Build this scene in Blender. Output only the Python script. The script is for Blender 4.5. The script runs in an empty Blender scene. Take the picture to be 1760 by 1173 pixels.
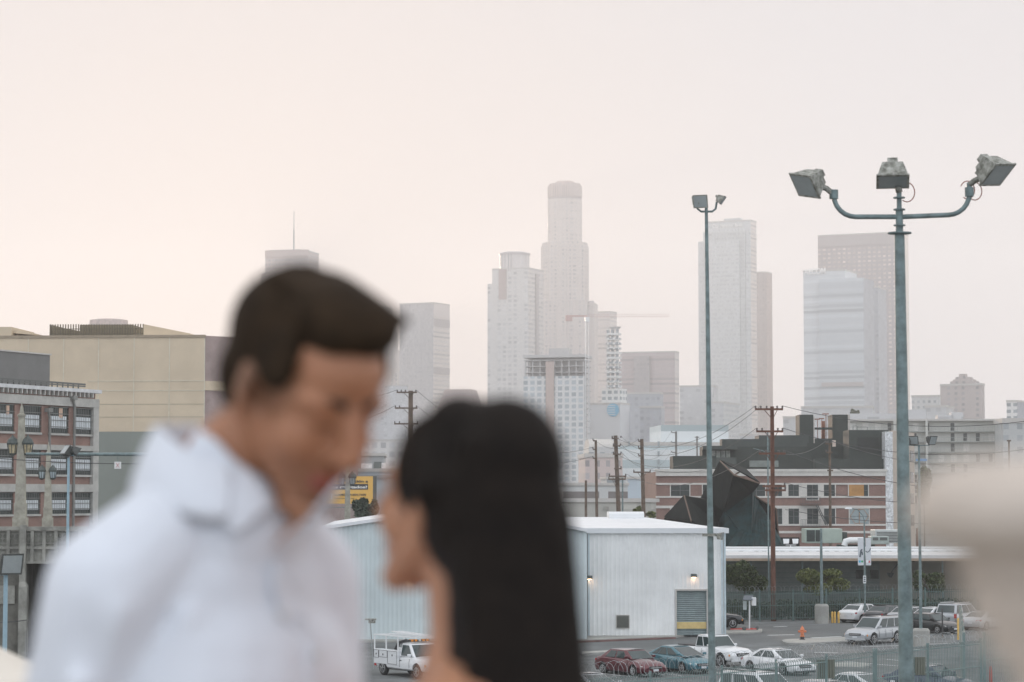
import bpy, bmesh, math, random
from mathutils import Vector, Matrix
random.seed(7)
sc = bpy.context.scene
C = sc.collection
R = math.radians
PI = math.pi
# ---------------------------------------------------------------- camera
W0, H0, FPX = 1760.0, 1173.0, 1760 / 36 * 85
HC = 10.0
TH = math.atan(263.5 / FPX)
cam = bpy.data.cameras.new('camera')
camo = bpy.data.objects.new('camera', cam)
C.objects.link(camo)
camo.location = (0, 0, HC)
camo.rotation_euler = (R(90) + TH, 0, 0)
cam.lens = 85
cam.sensor_width = 36
cam.clip_start = 0.1
cam.clip_end = 20000
cam.dof.use_dof = True
cam.dof.focus_distance = 170
cam.dof.aperture_fstop = 3.9
sc.camera = camo
# ---------------------------------------------------------------- sky, sun, exposure
SUN_AZ, SUN_EL = -6.5, 5.0            # degrees right of the view direction, above the horizon
sd = Vector((math.sin(R(SUN_AZ)) * math.cos(R(SUN_EL)), math.cos(R(SUN_AZ)) * math.cos(R(SUN_EL)), math.sin(R(SUN_EL))))
world = bpy.data.worlds.new('World')
sc.world = world
world.use_nodes = True
nt = world.node_tree
N, LK = nt.nodes, nt.links
N.clear()
wo = N.new('ShaderNodeOutputWorld')
bg = N.new('ShaderNodeBackground')
bg.inputs['Strength'].default_value = 0.1
sky = N.new('ShaderNodeTexSky')
sky.sky_type = 'NISHITA'
sky.sun_disc = False
sky.sun_elevation = R(SUN_EL)
sky.sun_rotation = R(SUN_AZ)
sky.air_density = 1.0
sky.dust_density = 3.0
tc = N.new('ShaderNodeTexCoord')
dp = N.new('ShaderNodeVectorMath'); dp.operation = 'DOT_PRODUCT'
dp.inputs[1].default_value = sd
LK.new(tc.outputs['Generated'], dp.inputs[0])
mr = N.new('ShaderNodeMapRange')
mr.inputs['From Min'].default_value = -1; mr.inputs['From Max'].default_value = 1
LK.new(dp.outputs['Value'], mr.inputs['Value'])
rp = N.new('ShaderNodeValToRGB')
EAST, TOPC, WEST, SUNC = (9.0, 9.7, 10.9, 1), (9.4, 9.6, 9.8, 1), (5.35, 5.25, 5.45, 1), (5.7, 5.3, 5.25, 1)
els = rp.color_ramp.elements
els[0].position = 0.0; els[0].color = EAST
els[1].position = 1.0; els[1].color = SUNC
for p_, c_ in ((0.6, TOPC), (0.94, WEST), (0.985, WEST)):
    e_ = els.new(p_); e_.color = c_
LK.new(mr.outputs[0], rp.inputs['Fac'])
mx = N.new('ShaderNodeMix'); mx.data_type = 'RGBA'
mx.inputs['Factor'].default_value = 0.985
LK.new(sky.outputs[0], mx.inputs['A'])
LK.new(rp.outputs['Color'], mx.inputs['B'])
LK.new(mx.outputs['Result'], bg.inputs['Color'])
LK.new(bg.outputs[0], wo.inputs['Surface'])
sl = bpy.data.lights.new('sun', 'SUN')
sl.energy = 3.2
sl.angle = R(2.5)
sl.color = (1.0, 0.76, 0.58)
slo = bpy.data.objects.new('sun', sl)
C.objects.link(slo)
slo.location = (0, 0, 60)
slo.rotation_euler = (-sd).to_track_quat('-Z', 'Y').to_euler()
sc.view_settings.view_transform = 'Standard'
sc.view_settings.look = 'None'
sc.view_settings.exposure = 0.45
sc.view_settings.gamma = 1.0
sc.cycles.volume_bounces = 1
sc.cycles.max_bounces = 6
sc.cycles.sample_clamp_indirect = 4.0
# ---------------------------------------------------------------- haze (one closed box round everything)
HAZE_DENSITY = 0.00023


# ---------------------------------------------------------------- pixel -> place helpers
def ray(px, py):
    u = (px - 880) / FPX; v = (586.5 - py) / FPX
    Y = math.cos(TH) - v * math.sin(TH); Z = math.sin(TH) + v * math.cos(TH)
    return u / Y, Z / Y
def P(px, py, D):
    a, b = ray(px, py)
    return Vector((a * D, D, HC + b * D))
def G(px, py, z=0.0):
    a, b = ray(px, py)
    D = (z - HC) / b
    return Vector((a * D, D, z))
class Fr:
    """A facade's frame: starts at pixel column xa at depth D and runs at angle rz."""
    def __init__(s, xa, D, rz, py=850):
        a, b = ray(xa, py)
        s.A = Vector((a * D, D)); s.rz = R(rz); s.c = math.cos(s.rz); s.s = math.sin(s.rz)
    def u(s, px, py=800, off=0.0):
        k = ray(px, py)[0]
        ax = s.A.x - s.s * off; ay = s.A.y + s.c * off
        return (k * ay - ax) / (s.c - k * s.s)
    def z(s, px, py, off=0.0):
        t = s.u(px, py, off); Y = s.A.y + s.c * off + t * s.s
        return HC + Y * ray(px, py)[1]
    def dep(s, L, xc, py=800):
        k = ray(xc, py)[0]
        bx = s.A.x + L * s.c; by = s.A.y + L * s.s
        return (k * by - bx) / (-s.s - k * s.c)
    def loc(s, z=0):
        return (s.A.x, s.A.y, z)
    def w(s, u, y, z):
        return Vector((s.A.x + u * s.c - y * s.s, s.A.y + u * s.s + y * s.c, z))

# ---------------------------------------------------------------- mesh builder
class MB:
    def __init__(s):
        s.v = []; s.f = []; s.m = []; s.uv = {}; s.mi = 0
    def add(s, vs, fs, mi=None):
        b = len(s.v); s.v += [tuple(q) for q in vs]
        for f in fs:
            s.f.append([i + b for i in f]); s.m.append(s.mi if mi is None else mi)
        return s
    def box(s, x0, x1, y0, y1, z0, z1, mi=None):
        if x0 > x1: x0, x1 = x1, x0
        if y0 > y1: y0, y1 = y1, y0
        if z0 > z1: z0, z1 = z1, z0
        return s.add([(x0, y0, z0), (x1, y0, z0), (x1, y1, z0), (x0, y1, z0), (x0, y0, z1), (x1, y0, z1), (x1, y1, z1), (x0, y1, z1)],
                     [(0, 3, 2, 1), (4, 5, 6, 7), (0, 1, 5, 4), (1, 2, 6, 5), (2, 3, 7, 6), (3, 0, 4, 7)], mi)
    def prism(s, pts, z0, z1, mi=None):
        n = len(pts)
        vs = [(p[0], p[1], z0) for p in pts] + [(p[0], p[1], z1) for p in pts]
        fs = [tuple(range(n - 1, -1, -1)), tuple(range(n, 2 * n))] + [(i, (i + 1) % n, n + (i + 1) % n, n + i) for i in range(n)]
        return s.add(vs, fs, mi)
    def hull8(s, vs, mi=None):
        return s.add(vs, [(0, 3, 2, 1), (4, 5, 6, 7), (0, 1, 5, 4), (1, 2, 6, 5), (2, 3, 7, 6), (3, 0, 4, 7)], mi)
    def xprism(s, prof, x0, x1, mi=None):      # (y,z) profile run along x
        n = len(prof)
        vs = [(x0, p[0], p[1]) for p in prof] + [(x1, p[0], p[1]) for p in prof]
        fs = [tuple(range(n)), tuple(range(2 * n - 1, n - 1, -1))] + [(i, n + i, n + (i + 1) % n, (i + 1) % n) for i in range(n)]
        return s.add(vs, fs, mi)
    def bar(s, p, q, w, h=None, mi=None):
        p = Vector(p); q = Vector(q); h = h or w
        d = (q - p)
        if d.length < 1e-6: return s
        d.normalize()
        up = Vector((0, 0, 1)) if abs(d.z) < .95 else Vector((0, 1, 0))
        a = d.cross(up).normalized() * w / 2; b = a.cross(d).normalized() * h / 2
        vs = [p - a - b, p + a - b, p + a + b, p - a + b, q - a - b, q + a - b, q + a + b, q - a + b]
        return s.add(vs, [(0, 1, 2, 3), (7, 6, 5, 4), (0, 4, 5, 1), (1, 5, 6, 2), (2, 6, 7, 3), (3, 7, 4, 0)], mi)
    def tube(s, pts, r, n=8, r2=None, mi=None, cap=True):
        pts = [Vector(p) for p in pts]; k = len(pts); r2 = r if r2 is None else r2
        vs = []; prev = None
        for i, p in enumerate(pts):
            d = (pts[min(i + 1, k - 1)] - pts[max(i - 1, 0)]).normalized()
            if prev is None:
                up = Vector((0, 0, 1)) if abs(d.z) < .9 else Vector((1, 0, 0))
                a = d.cross(up).normalized()
            else:
                a = (prev - d * prev.dot(d)).normalized()
            prev = a; b = d.cross(a)
            rr = r + (r2 - r) * i / max(1, k - 1)
            for j in range(n):
                t = 2 * PI * j / n
                vs.append(p + a * math.cos(t) * rr + b * math.sin(t) * rr)
        fs = []
        for i in range(k - 1):
            for j in range(n):
                fs.append((i * n + j, (i + 1) * n + j, (i + 1) * n + (j + 1) % n, i * n + (j + 1) % n))
        if cap:
            fs.append(tuple(range(n))); fs.append(tuple(range(k * n - 1, (k - 1) * n - 1, -1)))
        return s.add(vs, fs, mi)
    def lathe(s, prof, n=24, c=(0, 0, 0), mi=None, axis='z'):   # prof: (r,z) bottom to top
        vs = []; k = len(prof)
        for r, z in prof:
            for j in range(n):
                t = 2 * PI * j / n
                q = (r * math.cos(t), r * math.sin(t), z)
                if axis == 'y': q = (q[0], q[2], q[1])
                if axis == 'x': q = (q[2], q[0], q[1])
                vs.append((c[0] + q[0], c[1] + q[1], c[2] + q[2]))
        fs = [(i * n + j, i * n + (j + 1) % n, (i + 1) * n + (j + 1) % n, (i + 1) * n + j) for i in range(k - 1) for j in range(n)]
        fs.append(tuple(range(n - 1, -1, -1))); fs.append(tuple(range((k - 1) * n, k * n)))
        return s.add(vs, fs, mi)
    def ball(s, c, r, seg=12, rng=8, rot=None, mi=None):
        c = Vector(c); r = Vector(r) if hasattr(r, '__len__') else Vector((r, r, r))
        vs = []
        for i in range(1, rng):
            ph = PI * i / rng
            for j in range(seg):
                t = 2 * PI * j / seg
                q = Vector((math.sin(ph) * math.cos(t) * r.x, math.sin(ph) * math.sin(t) * r.y, -math.cos(ph) * r.z))
                vs.append(c + (rot @ q if rot else q))
        q0 = Vector((0, 0, -r.z)); q1 = Vector((0, 0, r.z))
        vs.append(c + (rot @ q0 if rot else q0)); vs.append(c + (rot @ q1 if rot else q1))
        fs = []
        for i in range(rng - 2):
            for j in range(seg):
                fs.append((i * seg + j, i * seg + (j + 1) % seg, (i + 1) * seg + (j + 1) % seg, (i + 1) * seg + j))
        a = (rng - 1) * seg
        for j in range(seg):
            fs.append((a, (j + 1) % seg, j)); fs.append((a + 1, (rng - 2) * seg + j, (rng - 2) * seg + (j + 1) % seg))
        return s.add(vs, fs, mi)
    def cap(s, p, q, r1, r2, n=14):
        p = Vector(p); q = Vector(q)
        s.ball(p, r1, n, 8); s.ball(q, r2, n, 8)
        return s.tube([p, q], r1, n, r2)
    def mesh(s, name, mats, smooth=None, fixn=True):
        me = bpy.data.meshes.new(name)
        me.from_pydata(s.v, [], s.f)
        for m_ in (mats if isinstance(mats, (list, tuple)) else [mats]):
            me.materials.append(m_)
        for p_, mi in zip(me.polygons, s.m): p_.material_index = mi
        if fixn or smooth is not None:
            b = bmesh.new(); b.from_mesh(me)
            if fixn: bmesh.ops.recalc_face_normals(b, faces=b.faces)
            if smooth is not None:
                for f in b.faces: f.smooth = True
                for e in b.edges:
                    if len(e.link_faces) == 2 and e.calc_face_angle(0) > R(smooth): e.smooth = False
            b.to_mesh(me); b.free()
        return me
    def build(s, name, mats, parent=None, smooth=None, uv=None, fixn=True):
        me = s.mesh(name, mats, smooth, fixn)
        if uv: wall_uv(me)
        o = bpy.data.objects.new(name, me); C.objects.link(o)
        if parent is not None: o.parent = parent
        return o
def wall_uv(me):
    """metres along the wall and up it, as UV"""
    uvl = me.uv_layers.new(name='UVMap')
    for p in me.polygons:
        n = p.normal
        ax, ay = (-n.y, n.x)
        l = math.hypot(ax, ay)
        for li in p.loop_indices:
            co = me.vertices[me.loops[li].vertex_index].co
            if l < .3: uvl.data[li].uv = (co.x, -50 - .001 * co.y)
            else: uvl.data[li].uv = ((co.x * ax + co.y * ay) / l, co.z)
def prop(o, label=None, cat=None, group=None, kind=None):
    if label: o['label'] = label
    if cat: o['category'] = cat
    if group: o['group'] = group
    if kind: o['kind'] = kind
    return o
def thing(name, label, cat, loc=(0, 0, 0), rz=0.0, group=None):
    o = bpy.data.objects.new(name, None); C.objects.link(o)
    o.empty_display_size = .3
    o.location = loc; o.rotation_euler = (0, 0, rz)
    return prop(o, label, cat, group)
def copy_tree(o, parent=None):
    c = o.copy(); C.objects.link(c); c.parent = parent
    for ch in list(o.children): copy_tree(ch, c)
    return c
def bevel(o, w, seg=2, ang=30):
    m_ = o.modifiers.new('b', 'BEVEL'); m_.width = w; m_.segments = seg; m_.limit_method = 'ANGLE'; m_.angle_limit = R(ang)
    return o
def bake(o, smooth=40):
    dg = bpy.context.evaluated_depsgraph_get(); dg.update()
    me = bpy.data.meshes.new_from_object(o.evaluated_get(dg))
    old = o.data; o.modifiers.clear(); o.data = me
    if smooth is not None:
        b = bmesh.new(); b.from_mesh(me)
        for f in b.faces: f.smooth = True
        for e in b.edges:
            if len(e.link_faces) == 2 and e.calc_face_angle(0) > R(smooth): e.smooth = False
        b.to_mesh(me); b.free()
    return o
def text(parent, s, loc, size, mat, rz=0, wid=None, bold=0.0, align='CENTER', name='lettering'):
    cu = bpy.data.curves.new('t', 'FONT'); cu.body = s; cu.size = size; cu.align_x = align; cu.extrude = size * .03; cu.offset = bold
    t = bpy.data.objects.new('t', cu); C.objects.link(t)
    dg = bpy.context.evaluated_depsgraph_get(); dg.update()
    me = bpy.data.meshes.new_from_object(t.evaluated_get(dg))
    bpy.data.objects.remove(t); 
    xs = [v.co.x for v in me.vertices]
    if wid and xs:
        k = wid / (max(xs) - min(xs))
        for v in me.vertices: v.co.x *= k
    me.transform(Matrix.Translation(loc) @ Matrix.Rotation(rz, 4, 'Z') @ Matrix.Rotation(R(90), 4, 'X'))
    me.materials.clear(); me.materials.append(mat)
    o = bpy.data.objects.new(name, me); C.objects.link(o); o.parent = parent
    return o

# ---------------------------------------------------------------- materials
MATS = {}
def mat(name, col, rough=.7, metal=0.0, var=.12, scale=1.5, bump=0.0, bscale=None, col2=None, coat=0, spec=.5, emit=None, estr=0, sss=0, trans=0, alpha=None):
    if name in MATS: return MATS[name]
    m = bpy.data.materials.new(name); m.use_nodes = True
    n, l = m.node_tree.nodes, m.node_tree.links
    b = n['Principled BSDF']
    b.inputs['Base Color'].default_value = (*col, 1)
    b.inputs['Roughness'].default_value = rough
    b.inputs['Metallic'].default_value = metal
    b.inputs['Specular IOR Level'].default_value = spec
    if coat: b.inputs['Coat Weight'].default_value = coat; b.inputs['Coat Roughness'].default_value = .08
    if emit: b.inputs['Emission Color'].default_value = (*emit, 1); b.inputs['Emission Strength'].default_value = estr
    if sss: b.inputs['Subsurface Weight'].default_value = sss; b.inputs['Subsurface Radius'].default_value = (.012, .004, .002); b.inputs['Subsurface Scale'].default_value = 1
    if trans: b.inputs['Transmission Weight'].default_value = trans
    if var or bump or col2:
        tcn = n.new('ShaderNodeTexCoord')
        no = n.new('ShaderNodeTexNoise'); no.inputs['Scale'].default_value = scale; no.inputs['Detail'].default_value = 7; no.inputs['Roughness'].default_value = .65
        l.new(tcn.outputs['Object'], no.inputs['Vector'])
    if var or col2:
        r_ = n.new('ShaderNodeValToRGB')
        lo = tuple(max(0, c * (1 - var)) for c in col); hi = col2 if col2 else tuple(c * (1 + var) for c in col)
        r_.color_ramp.elements[0].position = .35; r_.color_ramp.elements[0].color = (*lo, 1)
        r_.color_ramp.elements[1].position = .65; r_.color_ramp.elements[1].color = (*hi, 1)
        l.new(no.outputs['Fac'], r_.inputs['Fac']); l.new(r_.outputs['Color'], b.inputs['Base Color'])
    if bump:
        n2 = n.new('ShaderNodeTexNoise'); n2.inputs['Scale'].default_value = bscale or scale * 8; n2.inputs['Detail'].default_value = 5
        l.new(tcn.outputs['Object'], n2.inputs['Vector'])
        bp = n.new('ShaderNodeBump'); bp.inputs['Strength'].default_value = bump; bp.inputs['Distance'].default_value = .02
        l.new(n2.outputs['Fac'], bp.inputs['Height']); l.new(bp.outputs['Normal'], b.inputs['Normal'])
    MATS[name] = m
    return m
def facade(name, wall, glass, cw, ch, fw, fh, rough=.7, grough=.45, var=.25, big=None, wvar=.08):
    """procedural curtain wall on metre UVs: glass cells of cw x ch metres filling fw x fh of the cell"""
    if name in MATS: return MATS[name]
    m = bpy.data.materials.new(name); m.use_nodes = True
    n, l = m.node_tree.nodes, m.node_tree.links
    b = n['Principled BSDF']; uv = n.new('ShaderNodeUVMap'); sp = n.new('ShaderNodeSeparateXYZ'); l.new(uv.outputs[0], sp.inputs[0])
    def mth(op, a, v=None):
        q = n.new('ShaderNodeMath'); q.operation = op
        for i, x in enumerate((a, v)):
            if x is None: continue
            if isinstance(x, (int, float)): q.inputs[i].default_value = x
            else: l.new(x, q.inputs[i])
        return q.outputs[0]
    u = mth('DIVIDE', sp.outputs[0], cw); v = mth('DIVIDE', sp.outputs[1], ch)
    mk = mth('MULTIPLY', mth('LESS_THAN', mth('FRACT', u), fw), mth('LESS_THAN', mth('FRACT', v), fh))
    if big:   # every big[0]-th column / big[1]-th floor is a solid pier / band
        if big[0]: mk = mth('MULTIPLY', mk, mth('GREATER_THAN', mth('FRACT', mth('DIVIDE', sp.outputs[0], cw * big[0])), 1.0 / big[0]))
        if big[1]: mk = mth('MULTIPLY', mk, mth('GREATER_THAN', mth('FRACT', mth('DIVIDE', sp.outputs[1], ch * big[1])), 1.0 / big[1]))
    mk = mth('MULTIPLY', mk, mth('GREATER_THAN', sp.outputs[1], -20))
    cb = n.new('ShaderNodeCombineXYZ'); l.new(mth('FLOOR', u), cb.inputs[0]); l.new(mth('FLOOR', v), cb.inputs[1])
    wn = n.new('ShaderNodeTexWhiteNoise'); wn.noise_dimensions = '2D'; l.new(cb.outputs[0], wn.inputs['Vector'])
    g = n.new('ShaderNodeMix'); g.data_type = 'RGBA'
    g.inputs['A'].default_value = (*[c * (1 - var) for c in glass], 1); g.inputs['B'].default_value = (*[min(1, c * (1 + var)) for c in glass], 1)
    l.new(wn.outputs['Value'], g.inputs['Factor'])
    tcn = n.new('ShaderNodeTexCoord'); no = n.new('ShaderNodeTexNoise'); no.inputs['Scale'].default_value = .12; no.inputs['Detail'].default_value = 6
    l.new(tcn.outputs['Object'], no.inputs['Vector'])
    w_ = n.new('ShaderNodeMix'); w_.data_type = 'RGBA'
    w_.inputs['A'].default_value = (*[c * (1 - wvar) for c in wall], 1); w_.inputs['B'].default_value = (*[c * (1 + wvar) for c in wall], 1)
    l.new(no.outputs['Fac'], w_.inputs['Factor'])
    x = n.new('ShaderNodeMix'); x.data_type = 'RGBA'; l.new(mk, x.inputs['Factor']); l.new(w_.outputs['Result'], x.inputs['A']); l.new(g.outputs['Result'], x.inputs['B'])
    l.new(x.outputs['Result'], b.inputs['Base Color'])
    rr = n.new('ShaderNodeMapRange'); rr.inputs['To Min'].default_value = rough; rr.inputs['To Max'].default_value = grough
    l.new(mk, rr.inputs['Value']); l.new(rr.outputs[0], b.inputs['Roughness'])
    MATS[name] = m
    return m
def brick(name, c1, c2, mortar, scale=1.0, offs=.5, bw=.5, bh=.25, coords='UV'):
    if name in MATS: return MATS[name]
    m = bpy.data.materials.new(name); m.use_nodes = True
    n, l = m.node_tree.nodes, m.node_tree.links
    b = n['Principled BSDF']; b.inputs['Roughness'].default_value = .85
    uv = n.new('ShaderNodeTexCoord')
    t = n.new('ShaderNodeTexBrick'); t.inputs['Color1'].default_value = (*c1, 1); t.inputs['Color2'].default_value = (*c2, 1); t.inputs['Mortar'].default_value = (*mortar, 1)
    t.inputs['Scale'].default_value = scale; t.inputs['Brick Width'].default_value = bw; t.inputs['Row Height'].default_value = bh; t.inputs['Mortar Size'].default_value = .012
    l.new(uv.outputs[coords], t.inputs['Vector'])
    no = n.new('ShaderNodeTexNoise'); no.inputs['Scale'].default_value = .6; no.inputs['Detail'].default_value = 8
    l.new(uv.outputs['Object'], no.inputs['Vector'])
    mr_ = n.new('ShaderNodeMapRange'); mr_.inputs['To Min'].default_value = .65; mr_.inputs['To Max'].default_value = 1.3
    l.new(no.outputs['Fac'], mr_.inputs['Value'])
    x = n.new('ShaderNodeMix'); x.data_type = 'RGBA'; x.blend_type = 'MULTIPLY'; x.inputs['Factor'].default_value = 1
    l.new(t.outputs['Color'], x.inputs['A']); l.new(mr_.outputs[0], x.inputs['B']); l.new(x.outputs['Result'], b.inputs['Base Color'])
    MATS[name] = m
    return m
# ================================================================ the setting
def sheet(name, pts, z, m, kind='structure', label=None, th=None):
    b = MB()
    if th: b.prism([(p[0], p[1]) for p in pts], z - th, z)
    else: b.add([(p[0], p[1], z) for p in pts], [tuple(range(len(pts)))])
    o = b.build(name, m)
    if not th and o.data.polygons[0].normal.z < 0: o.data.flip_normals()
    return prop(o, label, None, None, kind)
M_dirt = mat('city_ground', (.17, .165, .155), .95, var=.25, scale=.05)
M_asph = mat('asphalt', (.13, .138, .138), .92, var=.3, scale=.45, bump=.15, bscale=25)
M_asph2 = mat('street_asphalt', (.115, .122, .122), .9, var=.22, scale=.16, bump=.15, bscale=25)
M_conc = mat('concrete', (.34, .335, .31), .9, var=.16, scale=.8, bump=.1, bscale=20)
M_concd = mat('stained_concrete', (.26, .255, .225), .92, var=.35, scale=.9, bump=.3, bscale=14)
M_white = mat('road_paint', (.62, .63, .62), .8, var=.25, scale=3)
M_kerb = mat('kerb_concrete', (.3, .3, .285), .9, var=.2, scale=1)
M_kred = mat('red_kerb_paint', (.17, .1, .09), .9, var=.3, scale=1)
sheet('ground', [(-1500, -300), (1500, -300), (1500, 3300), (-1500, 3300)], 0.0, M_dirt)
sheet('parking_lot', [(-60, 70), (90, 70), (90, 236), (-60, 236)], .004, M_asph)
def gp(px, py): q = G(px, py); return (q.x, q.y)
# the street between the warehouse and the lot
sheet('street', [gp(560, 1118), gp(985, 1128), gp(1240, 1106), gp(1345, 1104), gp(1560, 1090), gp(1760, 1090), gp(1760, 1073), gp(1300, 1076), gp(1180, 1096), gp(985, 1104), gp(560, 1106)], .008, M_asph2)
sheet('sidewalk', [gp(560, 1105), gp(985, 1104), gp(1160, 1097), gp(1190, 1093), gp(1310, 1089), gp(1310, 1084), gp(1248, 1086), gp(1010, 1092.5), gp(1010, 1085), gp(560, 1085)], .12, M_conc, th=.13)
b = MB()
for (x0, y0, x1, y1) in ((985, 1105.5, 1160, 1098.5), ):
    p, q = G(x0, y0), G(x1, y1); b.bar(p + Vector((0, 0, .06)), q + Vector((0, 0, .06)), .22, .13)
prop(b.build('red_kerb', M_kred), kind='structure')
def island(pxs, name='traffic_island'):
    pts = [gp(*p) for p in pxs]
    o = sheet(name, pts, .15, M_kerb, th=.15)
    cx = sum(p[0] for p in pts) / len(pts); cy = sum(p[1] for p in pts) / len(pts)
    ins = [(cx + (p[0] - cx) * .93, cy + (p[1] - cy) * .82) for p in pts]
    sheet('island_surface', ins, .156, M_conc)
island([(1344, 1104.5), (1347, 1107.5), (1356, 1109.5), (1380, 1110), (1420, 1108), (1470, 1106), (1500, 1104.5), (1500, 1098), (1440, 1099), (1400, 1101), (1360, 1102), (1348, 1103)])
island([(1395, 1146), (1400, 1149), (1440, 1151), (1480, 1151.5), (1494, 1149), (1496, 1146), (1488, 1143.5), (1460, 1143), (1420, 1143.5)])
island([(1000, 1124), (1035, 1122.5), (1062, 1121), (1064, 1123), (1050, 1125), (1000, 1128)])
b = MB()
for (x0, y0, x1, y1, w) in ((1320, 1092.5, 1365, 1091.5, .3), (1395, 1097, 1445, 1094.5, .3), (1330, 1078, 1352, 1077.2, .25), (1400, 1122, 1440, 1123, .22), (1500, 1100, 1560, 1098, .2), (1480, 1112, 1560, 1110, .18), (1590, 1108, 1650, 1106, .16), (1560, 1118, 1600, 1116, .16)):
    p, q = G(x0, y0), G(x1, y1); b.bar(p + Vector((0, 0, .012)), q + Vector((0, 0, .012)), w, .008)
for k in range(9):
    px = 1020 + k * 75; p = G(px, 1168 - k * 3.2); q = p + Vector((math.cos(R(-58)), math.sin(R(-58)), 0)) * -5
    b.bar(p + Vector((0, 0, .012)), q + Vector((0, 0, .012)), .11, .008)
prop(b.build('road_markings', M_white), kind='structure')

# ================================================================ the skyline, far to near; colours raised to stand in for some haze
def fm(nm, wall, glass, **k):
    a = dict(cw=3.2, ch=4, fw=.55, fh=.5); a.update(k)
    return facade(nm, wall, glass, **a)
TW_CAT = 'skyscraper'
def tower(label, xa, xb, yt, D, rz, m, xc=None, dep=30, side=None, name='skyscraper', cat='skyscraper', par=None, group=None, pm=None, ph=1.2):
    f = Fr(xa, D, rz, yt)
    L = f.u(xb, yt); H = f.z(xb, yt)
    d = f.dep(L, xc, yt) if xc else dep
    t = thing(name, label, cat, f.loc(), f.rz, group)
    b = MB(); b.box(0, L, 0, d, 0, H)
    ms = [m, side or m]
    b.m = [0, 0, 0, 1, 0, 1]
    b.build('wall', ms, t, uv=1)
    if ph:
        p = MB(); e = .25
        for (x0, x1, y0, y1) in ((-e, L + e, -e, .5), (-e, L + e, d - .5, d + e), (-e, .5, .502, d - .502), (L - .5, L + e, .502, d - .502)):
            p.box(x0, x1, y0, y1, H - ph * .4, H + ph * .6)
        p.build('parapet', pm or M_cap, t)
    t['_'] = 0; del t['_']
    return t, f, L, d, H
def vol(t, f, x0, x1, yt, y0, y1, m, name='wing', z0=0, side=None, py=None, zt=None):
    u0 = f.u(x0, yt, y0); u1 = f.u(x1, yt, y0); H = zt if zt is not None else f.z(x1, yt, y0)
    b = MB(); b.box(u0, u1, y0, y1, z0, H); b.m = [0, 0, 0, 1, 0, 1]
    return b.build(name, [m, side or m], t, uv=1), u0, u1, H
def face(t, f, x0, x1, ya, yb, m, name='band', proud=.35, th=.3):
    """a panel standing just proud of the front, between pixel rows ya (top) and yb"""
    u0 = f.u(x0, ya, -proud); u1 = f.u(x1, ya, -proud)
    b = MB(); b.box(u0, u1, -proud, -proud + th, f.z(x0, yb, -proud), f.z(x0, ya, -proud))
    return b.build(name, m, t)
M_cap = mat('pale_coping', (.5, .48, .45), .8, var=.05)
G_pink = (.34, .3, .3); G_grey = (.3, .31, .32)
m_gran = fm('rosy granite grid', (.54, .45, .41), (.38, .35, .35), cw=3.4, ch=4, fw=.5, fh=.45)
m_slab = fm('blank grey slab', (.44, .41, .4), (.41, .385, .375), cw=2, ch=4, fw=.5, fh=.5)
m_slabs = fm('banded side', (.64, .59, .55), (.48, .45, .43), cw=60, ch=4, fw=1.1, fh=.42)
m_gc = fm('glass grid', (.58, .56, .54), (.48, .47, .46), cw=5.2, ch=4.1, fw=.62, fh=.58, big=(5, 0))
m_gcs = fm('glass grid side', (.6, .56, .53), (.4, .38, .37), cw=4, ch=4.1, fw=.72, fh=.45)
m_usb = fm('pale granite', (.55, .5, .47), (.42, .4, .39), cw=4.2, ch=4, fw=.42, fh=.5, big=(4, 0))
m_band = fm('horizontal bands', (.58, .56, .55), (.46, .45, .45), cw=90, ch=4.2, fw=1.1, fh=.48)
m_pinkb = fm('brown banded', (.45, .375, .36), (.38, .325, .315), cw=80, ch=4, fw=1.1, fh=.45)
m_cnb = fm('pale metal skin', (.56, .57, .56), (.49, .5, .505), cw=1.6, ch=4, fw=.6, fh=.5, wvar=.03)
m_cnb2 = fm('darker metal skin', (.5, .51, .5), (.43, .44, .44), cw=1.6, ch=4, fw=.6, fh=.5)
m_brn = fm('dark bronze', (.38, .34, .33), (.34, .31, .3), cw=3, ch=4, fw=.5, fh=.5)
m_brns = fm('bronze side', (.4, .33, .3), (.32, .27, .26), cw=3, ch=4, fw=.5, fh=.4)
m_aec = fm('silver bands', (.58, .6, .61), (.52, .54, .555), cw=90, ch=4, fw=1.1, fh=.5)
m_aec2 = fm('silver glass', (.49, .515, .53), (.44, .465, .485), cw=90, ch=4, fw=1.1, fh=.6)
m_dark = fm('dark glass flank', (.38, .39, .41), (.33, .34, .37), cw=4, ch=4, fw=.6, fh=.5)
m_grid = fm('brown grid of panes painted lit', (.38, .34, .335), (.55, .47, .43), cw=4.9, ch=4.1, fw=.55, fh=.45, grough=.35)  # the panes' glow is only a paler colour, nothing emits
m_pale = fm('pale wall small windows', (.52, .52, .51), (.3, .32, .33), cw=3.5, ch=3.6, fw=.45, fh=.45)
m_pale2 = fm('plain pale wall', (.5, .5, .5), (.46, .46, .46), cw=6, ch=4, fw=.5, fh=.5)
m_zig = fm('tan brick apartments', (.42, .37, .35), (.3, .28, .28), cw=4.5, ch=3.4, fw=.4, fh=.5, big=(4, 0))
m_whitew = fm('white office windows', (.68, .68, .66), (.28, .31, .33), cw=4, ch=3.8, fw=.62, fh=.5)
m_greyp = mat('grey metal', (.3, .31, .31), .6)
m_letp = mat('pale sign letters', (.85, .83, .8), .5, var=0)
m_redcr = mat('crane red paint', (.5, .34, .31), .5, var=.1)
m_white = mat('white paint', (.72, .73, .73), .5, var=.04)

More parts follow.
